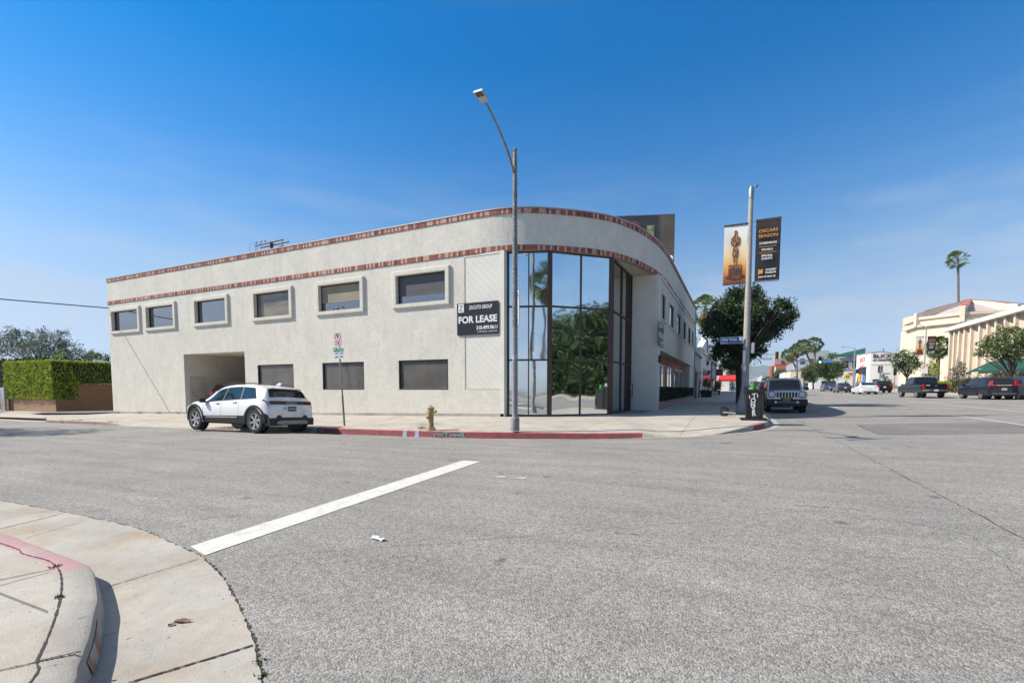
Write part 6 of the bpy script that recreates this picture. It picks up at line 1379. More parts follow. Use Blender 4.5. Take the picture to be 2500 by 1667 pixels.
for x in (-1.7, -1.1, -.55): mb = MB(); mb.lathe([(.03, 0), (.03, .12), (.06, .14), (.06, .22), (.02, .26)], 8, T(x, -.2, zc - .02)); mb.build('insulator', MT['galv'], t)
for x, hgt in ((-2.9, 1.5), (-2.2, 1.3), (-1.55, 1.1)):
    mb = MB(); mb.tube([(-1.8, -.1, zc - 1.25), (x + .1, 0, zc - .7), (x, 0, zc - .1), (x + .05, 0, zc + .2), (x + .5, 0, zc + .28)], .014, 4); mb.build('jumper_wire', MT['frame_dark'], t)
for x in (-1.65, 1.6): mb = MB(); mb.tube([(x, -.2, zc - .9), (x, -.2, zc)], .03, 5); mb.build('brace', MT['galv'], t)
# billboard behind the curved roof
BY = 32.
def_ = lambda a, b: pY(1200 + a / 4.356, 460 + b / 4.356, BY)
tr1 = def_(1952, 270); t = thing('billboard', 'large advertising board standing behind the curved roof', 'billboard', (-7, BY, 7.7))
o_ = Vector((-7, BY, 7.7)); pm('board_tan', (.20, .155, .11), .6, col2=(.15, .11, .08), scale=.8); pm('board_dark', (.035, .045, .065), .5, col2=(.08, .07, .07), scale=.7); pm('board_orange', (.30, .08, .03), .5); pm('board_pale', (.55, .52, .22), .5, col2=(.20, .22, .10), scale=2)
x0 = -11.5; mb = MB(); mb.box(x0 - o_.x, tr1.x - o_.x, 0, .35, 0.8, tr1.z - o_.z); mb.build('panel', MT['board_tan'], t)
xm = def_(1770, 300).x; mb = MB(); mb.box(x0 + .1 - o_.x, xm - o_.x, -.02, .0, .9, tr1.z - .06 - o_.z); mb.build('picture', MT['board_dark'], t)
c1 = def_(1525, 375); mb = MB(); mb.prism([(c1.x - o_.x + .38 * math.cos(a), c1.z - o_.z - .45 + .34 * math.sin(a)) for a in [R(15 * k) for k in range(24)]], 'y', -.035, -.02); mb.build('picture', MT['board_orange'], t)
c1 = def_(1690, 460); mb = MB(); mb.box(c1.x - o_.x - .22, c1.x - o_.x + .22, -.035, -.02, c1.z - o_.z - .5, c1.z - o_.z + .22); mb.build('picture', MT['board_pale'], t)
for x in (-10, -7.2, -4.6): mb = MB(); mb.box(x - o_.x - .1, x - o_.x + .1, .35, .55, 0, tr1.z - .4 - o_.z); mb.build('support_post', MT['rust_steel'], t)
Pv = Vector((tr1.x, BY, 7.7)); t.matrix_world = Matrix.Translation(Pv) @ Matrix.Rotation(R(19), 4, 'Z') @ Matrix.Translation(o_ - Pv)
p = def_(1892, 742); k_ = .86; dq = ray(1200 + 1892 / 4.356, 460 + 742 / 4.356) * (27.5 / ray(1634, 630).y); dp = Vector((dq.x, dq.y, dq.z + EYE))
t = thing('roof_dish', 'small white dish peeping over the parapet in front of the billboard', 'dish', dp); mb = MB(); mb.lathe([(.0, .05), (.1, .04), (.19, .0), (.2, -.03), (.1, .0), (0, .02)], 18, T(0, 0, .0, rx=R(65))); mb.build('dish', MT['white'], t, smooth=40); mb = MB(); mb.tube([(0, .05, 0), (0, .12, -.7)], .025, 6); mb.build('mast', MT['galv'], t)
# ---- neighbours along the near pavement
b, cx_, cy2 = simple_building('shop_building', 'low grey green shop with a recessed door next to the stucco building', -16, -3.42, 43.5, 51.5, 4.35, 'stucco_gray')
C_ = (cx_, cy2)
addbox(b, 'recess', 'interior', -3.44, -3.38, 44.6, 50.8, .3, 2.85, C_); addbox(b, 'lintel', 'stucco_gray', -3.5, -3.25, 43.6, 51.4, 2.85, 3.12, C_); d = addbox(b, 'door', 'board_dark', -3.40, -3.34, 47.6, 50.4, .4, 2.8, C_); addbox(b, 'door_post', 'soffit', -3.40, -3.30, 46.2, 47.2, .4, 2.85, C_)
t, cx_, cy2 = simple_building('arcade_building', 'white mission style building with a row of dark arches and a scrolled gable', -18, -3.4, 51.6, 70.5, 5.3, 'stucco_white', roof='stucco_white'); C_ = (cx_, cy2)
def yz(poly, nm, mat, x0, x1, c, par): mb = MB(); mb.prism([(y - c[1], z) for y, z in poly], 'x', x0 - c[0], x1 - c[0]); return mb.build(nm, MT[mat], par)
for y in (56.2, 59.4, 62.6, 65.8): yz([(y - 1.0, .4), (y + 1.0, .4), (y + 1.0, 2.6)] + [(y + 1.0 * math.cos(a), 2.6 + 1.0 * math.sin(a)) for a in [R(20 * k) for k in range(1, 9)]] + [(y - 1.0, 2.6)], 'arch_window', 'glass_dark', -3.42, -3.36, C_, t)
yz([(53, 5.2), (70, 5.2), (70, 5.6), (67, 6.0), (63.5, 6.8), (62.5, 7.4), (59.5, 7.4), (58.5, 6.8), (55, 6.0), (53, 5.6)], 'gable', 'stucco_white', -4.0, -3.4, C_, t)
yz([(53, 5.0), (70.4, 5.0), (70.4, 5.25), (53, 5.25)], 'cornice', 'trim_white', -3.4, -3.2, C_, t)
for a in (-1, 1): mb = MB(); mb.tube([(-3.34 - C_[0], 61 - C_[1], 5.4), (-3.34 - C_[0], 61 + a * .9 - C_[1], 7.0)], .05, 5); mb.build('gable_ornament', MT['galv'], t)
addbox(t, 'side_wing', 'stucco_white', -9, -3.9, 50.5, 53, 5.2, 6.6, C_)
for y in (57.8, 61.0): mb = MB(); mb.lathe([(.05, -.25), (.13, -.15), (.13, .15), (.02, .3)], 6, T(-3.1 - C_[0], y - C_[1], 3.3 if y > 60 else 4.2)); mb.tube([(-3.4 - C_[0], y - C_[1], 4.5), (-3.1 - C_[0], y - C_[1], 4.6)], .03, 4); mb.build('wall_lantern', MT['frame_dark'], t)
t, cx_, cy2 = simple_building('shop_building', 'maroon brick shopfront beyond the white arcade', -16, -3.45, 70.6, 76, 5.2, 'brick_dark'); addbox(t, 'shop_window', 'glass_dark', -3.47, -3.4, 71.5, 75, .6, 2.8, (cx_, cy2))
t, cx_, cy2 = simple_building('shop_building', 'tall pale grey shop with a small square hanging sign', -16, -3.45, 76.1, 92, 7.6, 'stucco_gray'); addbox(t, 'shop_window', 'glass_dark', -3.47, -3.4, 78, 84, .6, 2.8, (cx_, cy2))
addbox(t, 'hanging_sign', 'brick_dark', -2.9, -2.0, 76.6, 76.75, 3.3, 4.2, (cx_, cy2)); addbox(t, 'sign_emblem', 'board_orange', -2.6, -2.3, 76.55, 76.6, 3.6, 3.9, (cx_, cy2)); addbox(t, 'sign_bracket', 'galv', -3.45, -2.0, 76.65, 76.7, 4.2, 4.26, (cx_, cy2))
t, cx_, cy2 = simple_building('shop_building', 'sunlit white shop beyond the cross street with a side door', -16, -1.6, 108, 150, 6.2, 'stucco_white', roof='stucco_white'); 
for k in range(5): addbox(t, 'window', 'glass_dark', -15 + 2.6 * k, -13.6 + 2.6 * k, 107.95, 108.02, 1.2, 3, (cx_, cy2))
t, cx_, cy2 = simple_building('shop_building', 'long row of low shops far along the near side of the avenue', -16, -3, 155, 330, 6.0, 'stucco_cream')
pm('red_canvas', (.62, .03, .03), .7); t = thing('red_awning', 'bright red canvas awning over the far pavement', 'awning', (-1.4, 96, 0))
mb = MB(); mb.add([(-1.9, 0, 3.1), (1.9, 0, 3.1), (1.9, 6, 4.0), (-1.9, 6, 4.0)], [(0, 1, 2, 3)]); mb.add([(-1.9, -.02, 3.1), (1.9, -.02, 3.1), (1.9, -.02, 2.7), (-1.9, -.02, 2.7)], [(0, 1, 2, 3)]); mb.add([(1.9, 0, 3.1), (1.9, 6, 4.0), (1.9, 6, 2.7), (1.9, 0, 2.7)], [(0, 1, 2, 3)]); mb.build('canvas', MT['red_canvas'], t)
for x in (-1.8, 1.8): mb = MB(); mb.tube([(x, .1, .7), (x, .1, 3.05)], .05, 6); mb.build('post', MT['white'], t)
for i, (x, y, s_, nm) in enumerate([(-2.75, 50.2, .6, 'dark planter box with a bushy shrub beside the recessed shop door'), (-2.3, 57.5, .42, 'pale pot with a thin shrub in front of the first arch'), (-2.3, 62, .5, 'dark planter with a tall shrub before the far arches')]):
    z = G(x, y) + .2; t = thing('planter_box', nm, 'planter', (x, y, z)); mb = MB(); ringprism(mb, 0, s_ * 1.1, s_ * .75, s_ * .75, s_ * .9, s_ * .9); mb.build('box', MT['frame_dark' if i != 1 else 'soffit'], t)
    crown_leaves([(Vector((0, 0, s_ * 1.9)), s_ * 1.15), (Vector((.2, -.1, s_ * 2.6)), s_ * .9)], 260, .07, i + 20, 4).build('shrub', MT['leaf_dark' if i != 1 else 'leaf_mid'], t, fixn=False)
cs = [pxclump(x, y, r, 62, j) for x, y, r, j in [(1749, 875, 7, 0), (1757, 868, 8, 1), (1745, 888, 6, 0), (1765, 882, 8, 0), (1755, 895, 7, -1)]]
tree('street_tree', 'slender potted tree with sparse leaves before the far arches', (cs[0][0].x, 62, .5), cs, .05, 'leaf_mid', dens=150, size=.09, seed=31)
cs = [pxclump(x, y, r, 105, j) for x, y, r, j in [(1770, 893, 12, 0), (1788, 908, 12, 1), (1800, 915, 9, 0), (1778, 918, 7, 0)]]
tree('street_tree', 'sunlit tree above the red awning', (.2, 105, .8), cs, .16, 'leaf_mid', dens=90, size=.2, seed=32)
palm('palm_tree', 'palm tuft poking out left of the dense street tree', tuple(pY(1716, 950, 62)), 9.3, .2, 1.9, 34, seed=5)

# ---- people
def person(label, loc, face, top_mat, leg_mat, skin='skin', hair='leaf_brown', h=1.7, step=.12):
    t = thing('person', label, 'person', loc, face); k = h / 1.72
    V = [(0, 0, .93), (0, 0, 1.12), (0, 0, 1.38), (0, 0, 1.48), (0, .01, 1.60), (-.09, 0, .88), (-.10, step, .48), (-.10, step * 1.1, .07), (-.10, step + .14, .03), (.09, 0, .88), (.10, -step * .3, .48), (.10, -step * 1.2, .09), (.10, -step * 1.0 + .10, .03), (-.19, 0, 1.38), (-.25, -.03, 1.10), (-.24, .10, .88), (.19, 0, 1.38), (.25, .03, 1.12), (.24, .16, .92)]
    Ed = [(0, 1), (1, 2), (2, 3), (3, 4), (0, 5), (5, 6), (6, 7), (7, 8), (0, 9), (9, 10), (10, 11), (11, 12), (2, 13), (13, 14), (14, 15), (2, 16), (16, 17), (17, 18)]
    Rr = [.15, .13, .17, .06, .10, .10, .065, .045, .04, .10, .065, .045, .04, .07, .045, .035, .07, .045, .035]
    me = bpy.data.meshes.new('body'); me.from_pydata([tuple(c * k for c in v) for v in V], Ed, []); o = bpy.data.objects.new('body', me); C.objects.link(o)
    m = o.modifiers.new('s', 'SKIN'); 
    for i, v in enumerate(me.skin_vertices[0].data): v.radius = (Rr[i] * k, Rr[i] * k * .8); v.use_root = (i == 0)
    o.modifiers.new('u', 'SUBSURF').levels = 1
    dg = bpy.context.evaluated_depsgraph_get(); m2 = bpy.data.meshes.new_from_object(o.evaluated_get(dg)); o.modifiers.clear(); o.data = m2; o.parent = t
    m2.materials.clear(); [m2.materials.append(MT[q]) for q in (skin, top_mat, leg_mat, 'frame_dark')]
    for p in m2.polygons:
        z = p.center.z / k; p.use_smooth = True; p.material_index = 3 if z < .08 else 2 if z < .93 else 1 if z < 1.47 and not (abs(p.center.x) > .2 and z < 1.0) else 0
    mb = MB(); mb.lathe([(0, 1.73), (.07, 1.72), (.105, 1.66), (.11, 1.60), (.09, 1.56)], 12, T(0, -.02, 0, s=k), caps=False); mb.build('hair', MT[hair], t, smooth=50)
    return t
pm('skin', (.42, .25, .17), .6); pm('denim', (.06, .12, .24), .9); pm('teal_cloth', (.20, .45, .40), .9); pm('dark_cloth', (.03, .03, .035), .9)
pp_ = ground_at(1790, 957, .17); person('small figure in a pale teal top on the pavement by the red awning', (-.7, 80, G(-.7, 80) + .17), R(180), 'teal_cloth', 'dark_cloth')
person('figure in dark top and blue jeans waiting by the white art shop', (pY(2172, 940, 106).x, 106, G(25, 106) + .2), R(120), 'dark_cloth', 'denim')

# ---- far side of the avenue
# art shop with a curved parapet
def pAx(px_, X): d = ray(px_, 949); return X * d.y / d.x
XB = 24.2; YC = pAx(2121.5, XB); YF = pAx(2088, XB); XE = 42
depC = XB * _fw.x + YC * _fw.y
zt0 = EYE + (949 - 862) / F * depC; zt1 = EYE + (949 - 868) / F * (XB * _fw.x + YF * _fw.y)
t = thing('art_shop', 'white corner art supply shop with a wavy parapet and a rainbow pencil window', 'building', (XB, YC, 0)); O = (XB, YC)
zA = .4; W_ = MB()
prof = [(0, zA), (XE - XB, zA), (XE - XB, zt0 + .6)] + [(x, zt0 + dz) for x, dz in [(10.4, .9), (8.0, .55), (6.2, -.05), (5.2, -.3), (4.1, -.36), (3.0, -.05), (2.1, .15), (1.0, .18), (0, .0)]]
W_.prism(prof, 'y', 0, .5); W_.prism([(.502, zA), (YF - YC, zA), (YF - YC, zt1), (.502, zt0 + (zt1 - zt0) * .03)], 'x', 0, .49); W_.box(.51, XE - XB - .02, .51, YF - YC - .02, zA, zt0 - .6); W_.build('wall', MT['stucco_white'], t)
mb = MB(); pr2 = prof[2:]; 
for (a, za), (b, zb2) in zip(pr2, pr2[1:]): mb.add([(a, -.1, za), (b, -.1, zb2), (b, .6, zb2), (a, .6, za), (a, -.1, za + .14), (b, -.1, zb2 + .14), (b, .6, zb2 + .14), (a, .6, za + .14)], [(0, 1, 5, 4), (4, 5, 6, 7), (0, 3, 2, 1), (3, 7, 6, 2)])
mb.add([(-.1, .61, zt0), (-.1, YF - YC, zt1), (.6, YF - YC, zt1), (.6, .61, zt0), (-.1, .61, zt0 + .14), (-.1, YF - YC, zt1 + .14), (.6, YF - YC, zt1 + .14), (.6, .61, zt0 + .14)], [(0, 1, 5, 4), (4, 5, 6, 7), (0, 3, 2, 1), (3, 7, 6, 2)]); mb.build('parapet_cap', MT['metal_cap'], t)
def sA(px_): return pAx(px_, XB) - YC                 # along the avenue face
def zA_(py_, s): dep = XB * _fw.x + (YC + s) * _fw.y; return EYE + (949 - py_) / F * dep
sw0, sw1 = sA(2060 + 690 / 13.07), sA(2060 + 440 / 13.07); z1w, z0w, zm = zA_(840 + 740 / 13.07, (sw0 + sw1) / 2), zA_(840 + 1215 / 13.07, (sw0 + sw1) / 2), zA_(840 + 940 / 13.07, (sw0 + sw1) / 2)
mb = MB(); mb.box(-.04, .02, sw0, sw1, z0w, z1w); wn = mb.build('window', MT['frame_dark'], t)
cols = [(.70, .60, .02), (.80, .55, .02), (.75, .30, .02), (.60, .05, .03), (.55, .5, .5), (.12, .35, .60), (.04, .15, .5), (.05, .30, .35)]
for k, c in enumerate(cols):
    pm('pencil_%d' % k, c, .6); a = sw1 + (sw0 - sw1) * (.05 + .9 * k / 8); b2 = a + (sw0 - sw1) * .105; top_ = zm - .2 * abs(k - 2.5) / 2; mb = MB(); mb.prism([(a, z0w + .05), (b2, z0w + .05), (b2, top_ - .3), ((a + b2) / 2, top_), (a, top_ - .3)], 'x', -.12, -.05); mb.build('painted_pencil', MT['pencil_%d' % k], wn)
Ml = Matrix.Translation((-.03, (sw0 + sw1) / 2, 0)) @ Matrix.Rotation(R(-90), 4, 'Z'); pm('letter_red', (.62, .12, .10), .5)
mb = MB(); zz0 = zA_(840 + 470 / 13.07, 0); textmesh(mb, 'BLICK', 1.35, Ml @ Matrix.Translation((0, 0, zz0 + .1)), .05, .0, width=abs(sw1 - sw0) * .62); textmesh(mb, 'ART', .85, Ml @ Matrix.Translation((0, 0, zz0 - 1.3)), .05, .0, width=abs(sw1 - sw0) * .55); mb.build('lettering', MT['letter_red'], t)
def xB(px_): d = ray(px_, 949); return YC * d.x / d.y - XB
def zB(py_, x): dep = (XB + x) * _fw.x + YC * _fw.y; return EYE + (949 - py_) / F * dep
xa, xb = xB(2060 + 880 / 13.07), xB(2060 + 1470 / 13.07); xm = (xa + xb) / 2
mb = MB(); textmesh(mb, 'BLICK', 1.05, Matrix.Translation((xm, -.06, zB(840 + 390 / 13.07, xm))), .08, .012, width=xb - xa); textmesh(mb, 'art materials', .56, Matrix.Translation((xm, -.06, zB(840 + 505 / 13.07, xm))), .08, .01, width=xb - xa); mb.build('lettering', MT['sign_black'], t)
z_ = zB(840 + 650 / 13.07, 2); mb = MB(); mb.box(.15, XE - XB, -.08, 0, z_, z_ + .12); mb.build('moulding', MT['trim_white'], t)
x0, x1 = xB(2060 + 905 / 13.07), xB(2060 + 1110 / 13.07); mb = MB(); mb.box(x0, x1, -.05, .02, zB(840 + 1300 / 13.07, x0), zB(840 + 1120 / 13.07, x0)); mb.build('window', MT['glass_dark'], t)
x0, x1 = xB(2198), xB(2208); mb = MB(); mb.box(x0, x1, -.05, .02, 1.0, zB(904, x0)); mb.build('doorway', MT['interior'], t)
mb = MB(); mb.box(2.2, 2.4, 1, 1.2, zt0, zt0 + .9); mb.build('vent_pipe', MT['galv'], t)
cs = [pxclump(x, y, r, YC - 1, 0) for x, y, r in [(2155, 918, 5), (2163, 924, 6), (2172, 930, 5)]]
t = tree('shrub', 'low shrubs in front of the white art shop wall', (cs[0][0].x, YC - 1, 1.3), cs, .04, 'leaf_dark', dens=120, size=.12, seed=41, cat='shrub')
# building with green roof line, behind
def block(name, label, pxa, pxb, pyt, Y, Dp, mat, roof='asphalt_dark', **k):
    a, b = pY(pxa, pyt, Y), pY(pxb, pyt, Y); return (*simple_building(name, label, a.x, b.x, Y, Y + Dp, a.z, mat, roof=roof), a, b)
pm('roof_teal', (.03, .16, .13), .6); pm('glass_pale', (.42, .47, .52), .3, col2=(.33, .38, .43), scale=.4)
t, cx_, cy2, a, b = block('office_building', 'grey office building with a teal green roof edge behind the art shop', 2040, 2110, 869, 165, 30, 'stucco_gray', roof='roof_teal'); C_ = (cx_, cy2)
mb = MB(); mb.prism([(a.x - cx_, a.z), (b.x - cx_, a.z), (b.x - cx_, a.z + 2.0), (a.x - cx_, a.z + .3)], 'y', -16, -15.5); mb.build('roof_edge', MT['roof_teal'], t)
for k in range(4): addbox(t, 'window', 'glass_dark', a.x + 1.5 + 2.6 * k, a.x + 3.1 + 2.6 * k, 164.93, 165.02, a.z - 3.4, a.z - 1.6, C_)
t, cx_, cy2, a, b = block('office_building', 'pale glassy office block with faint scaffolding behind the palms', 1945, 2020, 880, 190, 40, 'glass_pale')
for k in range(5): 
    for j in range(3): addbox(t, 'window', 'glass_bronze', a.x + 1 + 2.6 * k, a.x + 2.4 + 2.6 * k, 189.9, 190.05, 3 + 3.4 * j, 5 + 3.4 * j, (cx_, cy2))
addbox(t, 'roof_billboard', 'stucco_gray', a.x + 2.5, a.x + 9, 188, 188.3, a.z + .4, a.z + 3.0, (cx_, cy2))
pm('brick_orange', (.42, .12, .05), .85, col2=(.30, .085, .04), scale=.5); pm('roof_salmon', (.50, .22, .17), .8)
t, cx_, cy2, a, b = block('brick_building', 'orange red brick building with a salmon upper wall far down the avenue', 1895, 1952, 890, 230, 50, 'brick_orange'); C_ = (cx_, cy2)
q = pY(1909, 883, 230); addbox(t, 'upper_wall', 'roof_salmon', q.x, b.x - 2, 234, 250, a.z, q.z + 1.0, C_)
q = pY(1900, 882, 230); addbox(t, 'chimney', 'roof_salmon', q.x - 1.2, q.x + 1.2, 231, 234, a.z, q.z + 1.2, C_)
q0, q1 = pY(1888, 896, 228), pY(1895, 896, 228); addbox(t, 'white_bay', 'stucco_white', q0.x, q1.x, 228, 240, 2, q0.z, C_)
q0, q1 = pY(1882, 894, 215), pY(1887, 894, 215); t2 = thing('brick_tower', 'slim red brick tower left of the orange brick building', 'tower', ((q0.x + q1.x) / 2, 215, 1)); mb = MB(); mb.lathe([(.8, 0), (.8, q0.z - 1.6), (.9, q0.z - 1.4), (.5, q0.z - .8)], 12); mb.build('shaft', MT['brick_orange'], t2)
t, cx_, cy2, a, b = block('shop_building', 'low cream shop under the far palms', 1930, 1962, 905, 160, 25, 'stucco_cream')
t, cx_, cy2, a, b = block('shop_building', 'white gabled shop between the far trees', 1916, 1938, 908, 170, 20, 'stucco_white')
t, cx_, cy2, a, b = block('shop_building', 'row of pale shops behind the street trees left of the art shop', 1990, 2085, 905, 145, 12, 'stucco_white'); C_ = (cx_, cy2)
addbox(t, 'red_trim', 'letter_red', a.x + 7, a.x + 11, 144.8, 145.05, a.z - 1.0, a.z - .6, C_); addbox(t, 'shop_window', 'glass_dark', a.x + 6.5, b.x - 1.6, 144.9, 145.03, 1.2, 3.4, C_); addbox(t, 'shop_window', 'glass_dark', a.x + 1.5, a.x + 4.5, 144.9, 145.03, 1.2, 3.4, C_)
# more rooftops to close the far view
t, cx_, cy2, a, b = block('shop_building', 'long low white building closing the far end of the avenue', 1815, 1885, 938, 420, 20, 'stucco_white')
t = thing('billboard', 'small white billboard far down the avenue', 'billboard', (pY(1854, 930, 240).x, 240, 1)); q0, q1, q2 = pY(1849, 930, 240), pY(1859, 930, 240), pY(1854, 921, 240); mb = MB(); mb.box(q0.x - t.location.x, q1.x - t.location.x, 0, .3, q0.z - 1.2, q2.z - 1); mb.build('panel', MT['white'], t); mb = MB(); mb.tube([(0, .2, 0), (0, .2, q0.z - 1)], .2, 6); mb.build('post', MT['galv'], t)
# street trees on the far side
def ptree(label, base_px, Y, clumps, tr, mat, dens, size, seed, group='trees lining the far side of the avenue', **k):
    b0 = pY(base_px, 950, Y); b0.z = G(b0.x, Y) + .15; return tree('street_tree', label, b0, [pxclump(x, y, r, Y, r3.uniform(-1, 1)) for x, y, r in clumps], tr, mat, dens=dens, size=size, seed=seed, group=group, **k)
ptree('round street tree with dark crown left of the green traffic light', 1985, 134, [(1968, 905, 10), (1982, 898, 12), (1975, 918, 12), (1990, 912, 12), (1985, 925, 10), (1966, 918, 8)], .2, 'leaf_mid', 90, .22, 51)
ptree('broad street tree under the blue street sign', 2023, 128, [(2000, 893, 12), (2018, 888, 14), (2035, 892, 13), (2050, 898, 12), (2008, 908, 14), (2028, 908, 15), (2045, 912, 12), (1995, 905, 10), (2022, 920, 10)], .22, 'leaf_mid', 90, .22, 52)
ptree('spindly treetop rising above the broad street tree', 2034, 140, [(2032, 872, 6), (2040, 866, 5), (2028, 866, 5)], .1, 'leaf_mid', 80, .2, 53)
ptree('leafy street tree beside the art shop wall', 2213, 83, [(2188, 872, 9), (2202, 865, 12), (2218, 868, 13), (2232, 876, 12), (2190, 888, 12), (2208, 888, 15), (2225, 892, 14), (2240, 890, 10), (2200, 902, 9), (2222, 906, 9), (2182, 880, 6)], .16, 'leaf_mid', 150, .12, 54, fork=.45)
ptree('big sunlit street tree in front of the green awning', 2468, 54.5, [(2400, 848, 14), (2415, 835, 17), (2440, 822, 18), (2452, 806, 13), (2475, 812, 15), (2495, 820, 18), (2425, 855, 16), (2448, 845, 20), (2475, 840, 20), (2500, 850, 22), (2400, 862, 10), (2440, 868, 14), (2465, 866, 16), (2520, 835, 24), (2490, 870, 14), (2388, 866, 7)], .14, 'leaf_mid', 170, .11, 55, fork=.35)
for k, (bx_, Y, cl2, lab) in enumerate([(1905, 205, [(1895, 918, 9), (1908, 912, 10), (1918, 922, 9), (1900, 928, 9)], 'far street tree below the orange brick building'), (1935, 185, [(1928, 925, 9), (1940, 918, 9), (1948, 928, 8), (1935, 932, 7)], 'far street tree left of the yellow crossing sign'), (1880, 230, [(1872, 930, 9), (1885, 926, 9), (1878, 936, 8), (1865, 935, 7)], 'farthest street tree before the blue hills'), (1852, 290, [(1845, 938, 6), (1856, 936, 6), (1836, 940, 5)], 'tiny far tree below the small white billboard')]):
    ptree(lab, bx_, Y, cl2, .2, 'leaf_mid', 80, .34, 60 + k)
# palms
for k, (x, y, yb, Y, lab, ln) in enumerate([(1926, 867, 912, 165, 'leftmost and lowest of the four leaning far palms', (-3.2, 0)), (1943, 857, 915, 158, 'second far palm from the left with a shaggy brown skirt', (-.6, 0)), (1961, 846, 912, 154, 'third far palm from the left, leaning left', (-3.0, 0)), (1987, 842, 905, 150, 'rightmost and straightest of the four far palms', (-.8, 0))]):
    p = pY(x, y, Y); b0 = Vector((p.x - ln[0], Y, G(p.x, Y))); palm('palm_tree', lab, b0, p.z - b0.z, .26, 2.15, 46, seed=70 + k, lean=ln, group='palms rising beyond the street trees')
# lone tall palm
D_ = 140; p = pY(2339, 634, D_); b0 = Vector((p.x + .9, D_, 1)); palm('palm_tree', 'tall lone palm with a windblown crown above the domed building', b0, p.z - 1, .28, 2.15, 34, seed=80, lean=(-.9, 0), skirt=False, windy=.25, droop=.5)
p = pY(2235, 852, 130); palm('palm_tree', 'small distant palm tuft left of the far banner', Vector((p.x, 130, 1)), p.z - 1, .2, 1.1, 26, seed=81, skirt=False)
p = pY(2292, 850, 86); palm('palm_tree', 'shaggy palm tree squeezed beside the ribbed cream building', Vector((p.x, 86, .7)), p.z - .6, .28, 1.6, 60, seed=82, mat='leaf_mid')
ptree('bushy green shrub tree at the foot of the shaggy palm', 2268, 84, [(2262, 905, 12), (2275, 890, 12), (2285, 905, 10), (2258, 920, 8), (2275, 920, 9)], .1, 'leaf_hedge', 110, .13, 56, group=None)

# ---- ribbed cream building with the overhanging roof
FX = 24.5; t = thing('ribbed_building', 'cream building with deep vertical fins under a flat overhanging roof', 'building', (FX, 69, 0)); O = Vector((FX, 69, 0))
ys = [px_ for px_ in [2180 + v / 3.919 for v in (487, 527, 572, 622, 680, 758, 832, 908, 993, 1085, 1225)]]
fy = [pAx(v, FX) for v in ys]; yl = pAx(2180 + 452 / 3.919, FX); ztf = EYE + (949 - (600 + 800 / 3.919)) / F * (FX * _fw.x + yl * _fw.y) ; zr0 = ztf - .46
mb = MB(); mb.box(1.6, 18, 38 - 69, yl - 69, .2, zr0); mb.build('wall', MT['stucco_tan'], t)
for y in fy:
    mb = MB(); mb.box(.3, 1.6, y - 69 - .17, y - 69 + .17, .3, zr0); fn = mb.build('fin', MT['stucco_tan'], t)
    if y is not fy[0]:
        yn = fy[fy.index(y) - 1] - .17; ya0 = y + .17; mb = MB(); mb.add([(1.5, ya0 - 69, .3), (.55, yn - 69, .3), (.55, yn - 69, zr0), (1.5, ya0 - 69, zr0)], [(0, 1, 2, 3)]); mb.build('bay_panel', MT['stucco_tan'], t)
    mb = MB(); mb.box(.26, .3, y - 69 - .18, y - 69 + .18, .3, zr0); mb.build('fin_sunlit_front', MT['stucco_cream'], fn)  # cream strip paints the stronger sun on the fin fronts over the tan
mb = MB(); mb.box(-.1, 18.2, 38 - 69, yl - 69 + .1, zr0, ztf); mb.build('roof', MT['stucco_white'], t)
for k in range(2): mb = MB(); mb.box(1.54, 1.6, fy[-1] - 69 - 4.2 - 4 * k, fy[-1] - 69 - .8 - 4 * k, 3.8, 8.4); mb.build('window', MT['glass_dark'], t)
mb = MB(); mb.box(3, 4.2, fy[-2] - 69, fy[-2] - 69 + .8, ztf, ztf + .35); mb.build('roof_unit', MT['frame_dark'], t)
# green awning
pm('green_canvas', (.008, .07, .045), .7, col2=(.006, .05, .032), scale=1.5); AX = 22.9; ya, yb_ = pAx(2357, AX), 44; zl, zh = EYE + (949 - 909) / F * (AX * _fw.x + ya * _fw.y), EYE + (949 - 885) / F * (AX * _fw.x + ya * _fw.y)
t = thing('green_awning', 'dark green canvas awning along the ribbed building', 'awning', (AX, 57, 0)); mb = MB()
mb.add([(0, yb_ - 57, zl), (0, ya - 57, zl), (1.5, ya - 57 - 1.2, zh), (1.5, yb_ - 57, zh)], [(0, 1, 2, 3)]); mb.add([(0, ya - 57, zl), (1.5, ya - 57, zl), (1.5, ya - 57 - 1.2, zh)], [(0, 1, 2)]); mb.add([(0, yb_ - 57, zl), (0, ya - 57, zl), (0, ya - 57, zl - .25), (0, yb_ - 57, zl - .25)], [(0, 1, 2, 3)]); mb.build('canvas', MT['green_canvas'], t)
mb = MB(); textmesh(mb, '7209', .28, Matrix.Translation((-.02, pAx(2450, AX) - 57, zl - .13)) @ Matrix.Rotation(R(-90), 4, 'Z'), .01, .008, width=1.5); mb.build('lettering', MT['white'], t)
for (pa_, w_) in ((2378, 1.6),): yy = pAx(pa_, AX) - 57; mb = MB(); mb.box(-.03, -.01, yy - w_ / 2, yy + w_ / 2, zl - .24, zl - .03); mb.build('valance_lettering', MT['offwhite'], t)
mb = MB(); yy = pAx(2388, AX + .4) - 57; mb.add([(.4, yy - .4, zl + .28), (.4, yy + .4, zl + .28), (.85, yy + .4, zl + .55), (.85, yy - .4, zl + .55)], [(0, 1, 2, 3)]); mb.v = [(x, y, z + .02) for x, y, z in mb.v]; mb.build('emblem', MT['offwhite'], t)
pm('door_tan', (.36, .24, .10), .6); mb = MB(); mb.box(1.5, 1.6, 44 - 69, 54 - 69, .6, 3.2); mb.build('door', MT['door_tan'], bpy.data.objects['ribbed_building'])
r2 = random.Random(77); cs = []
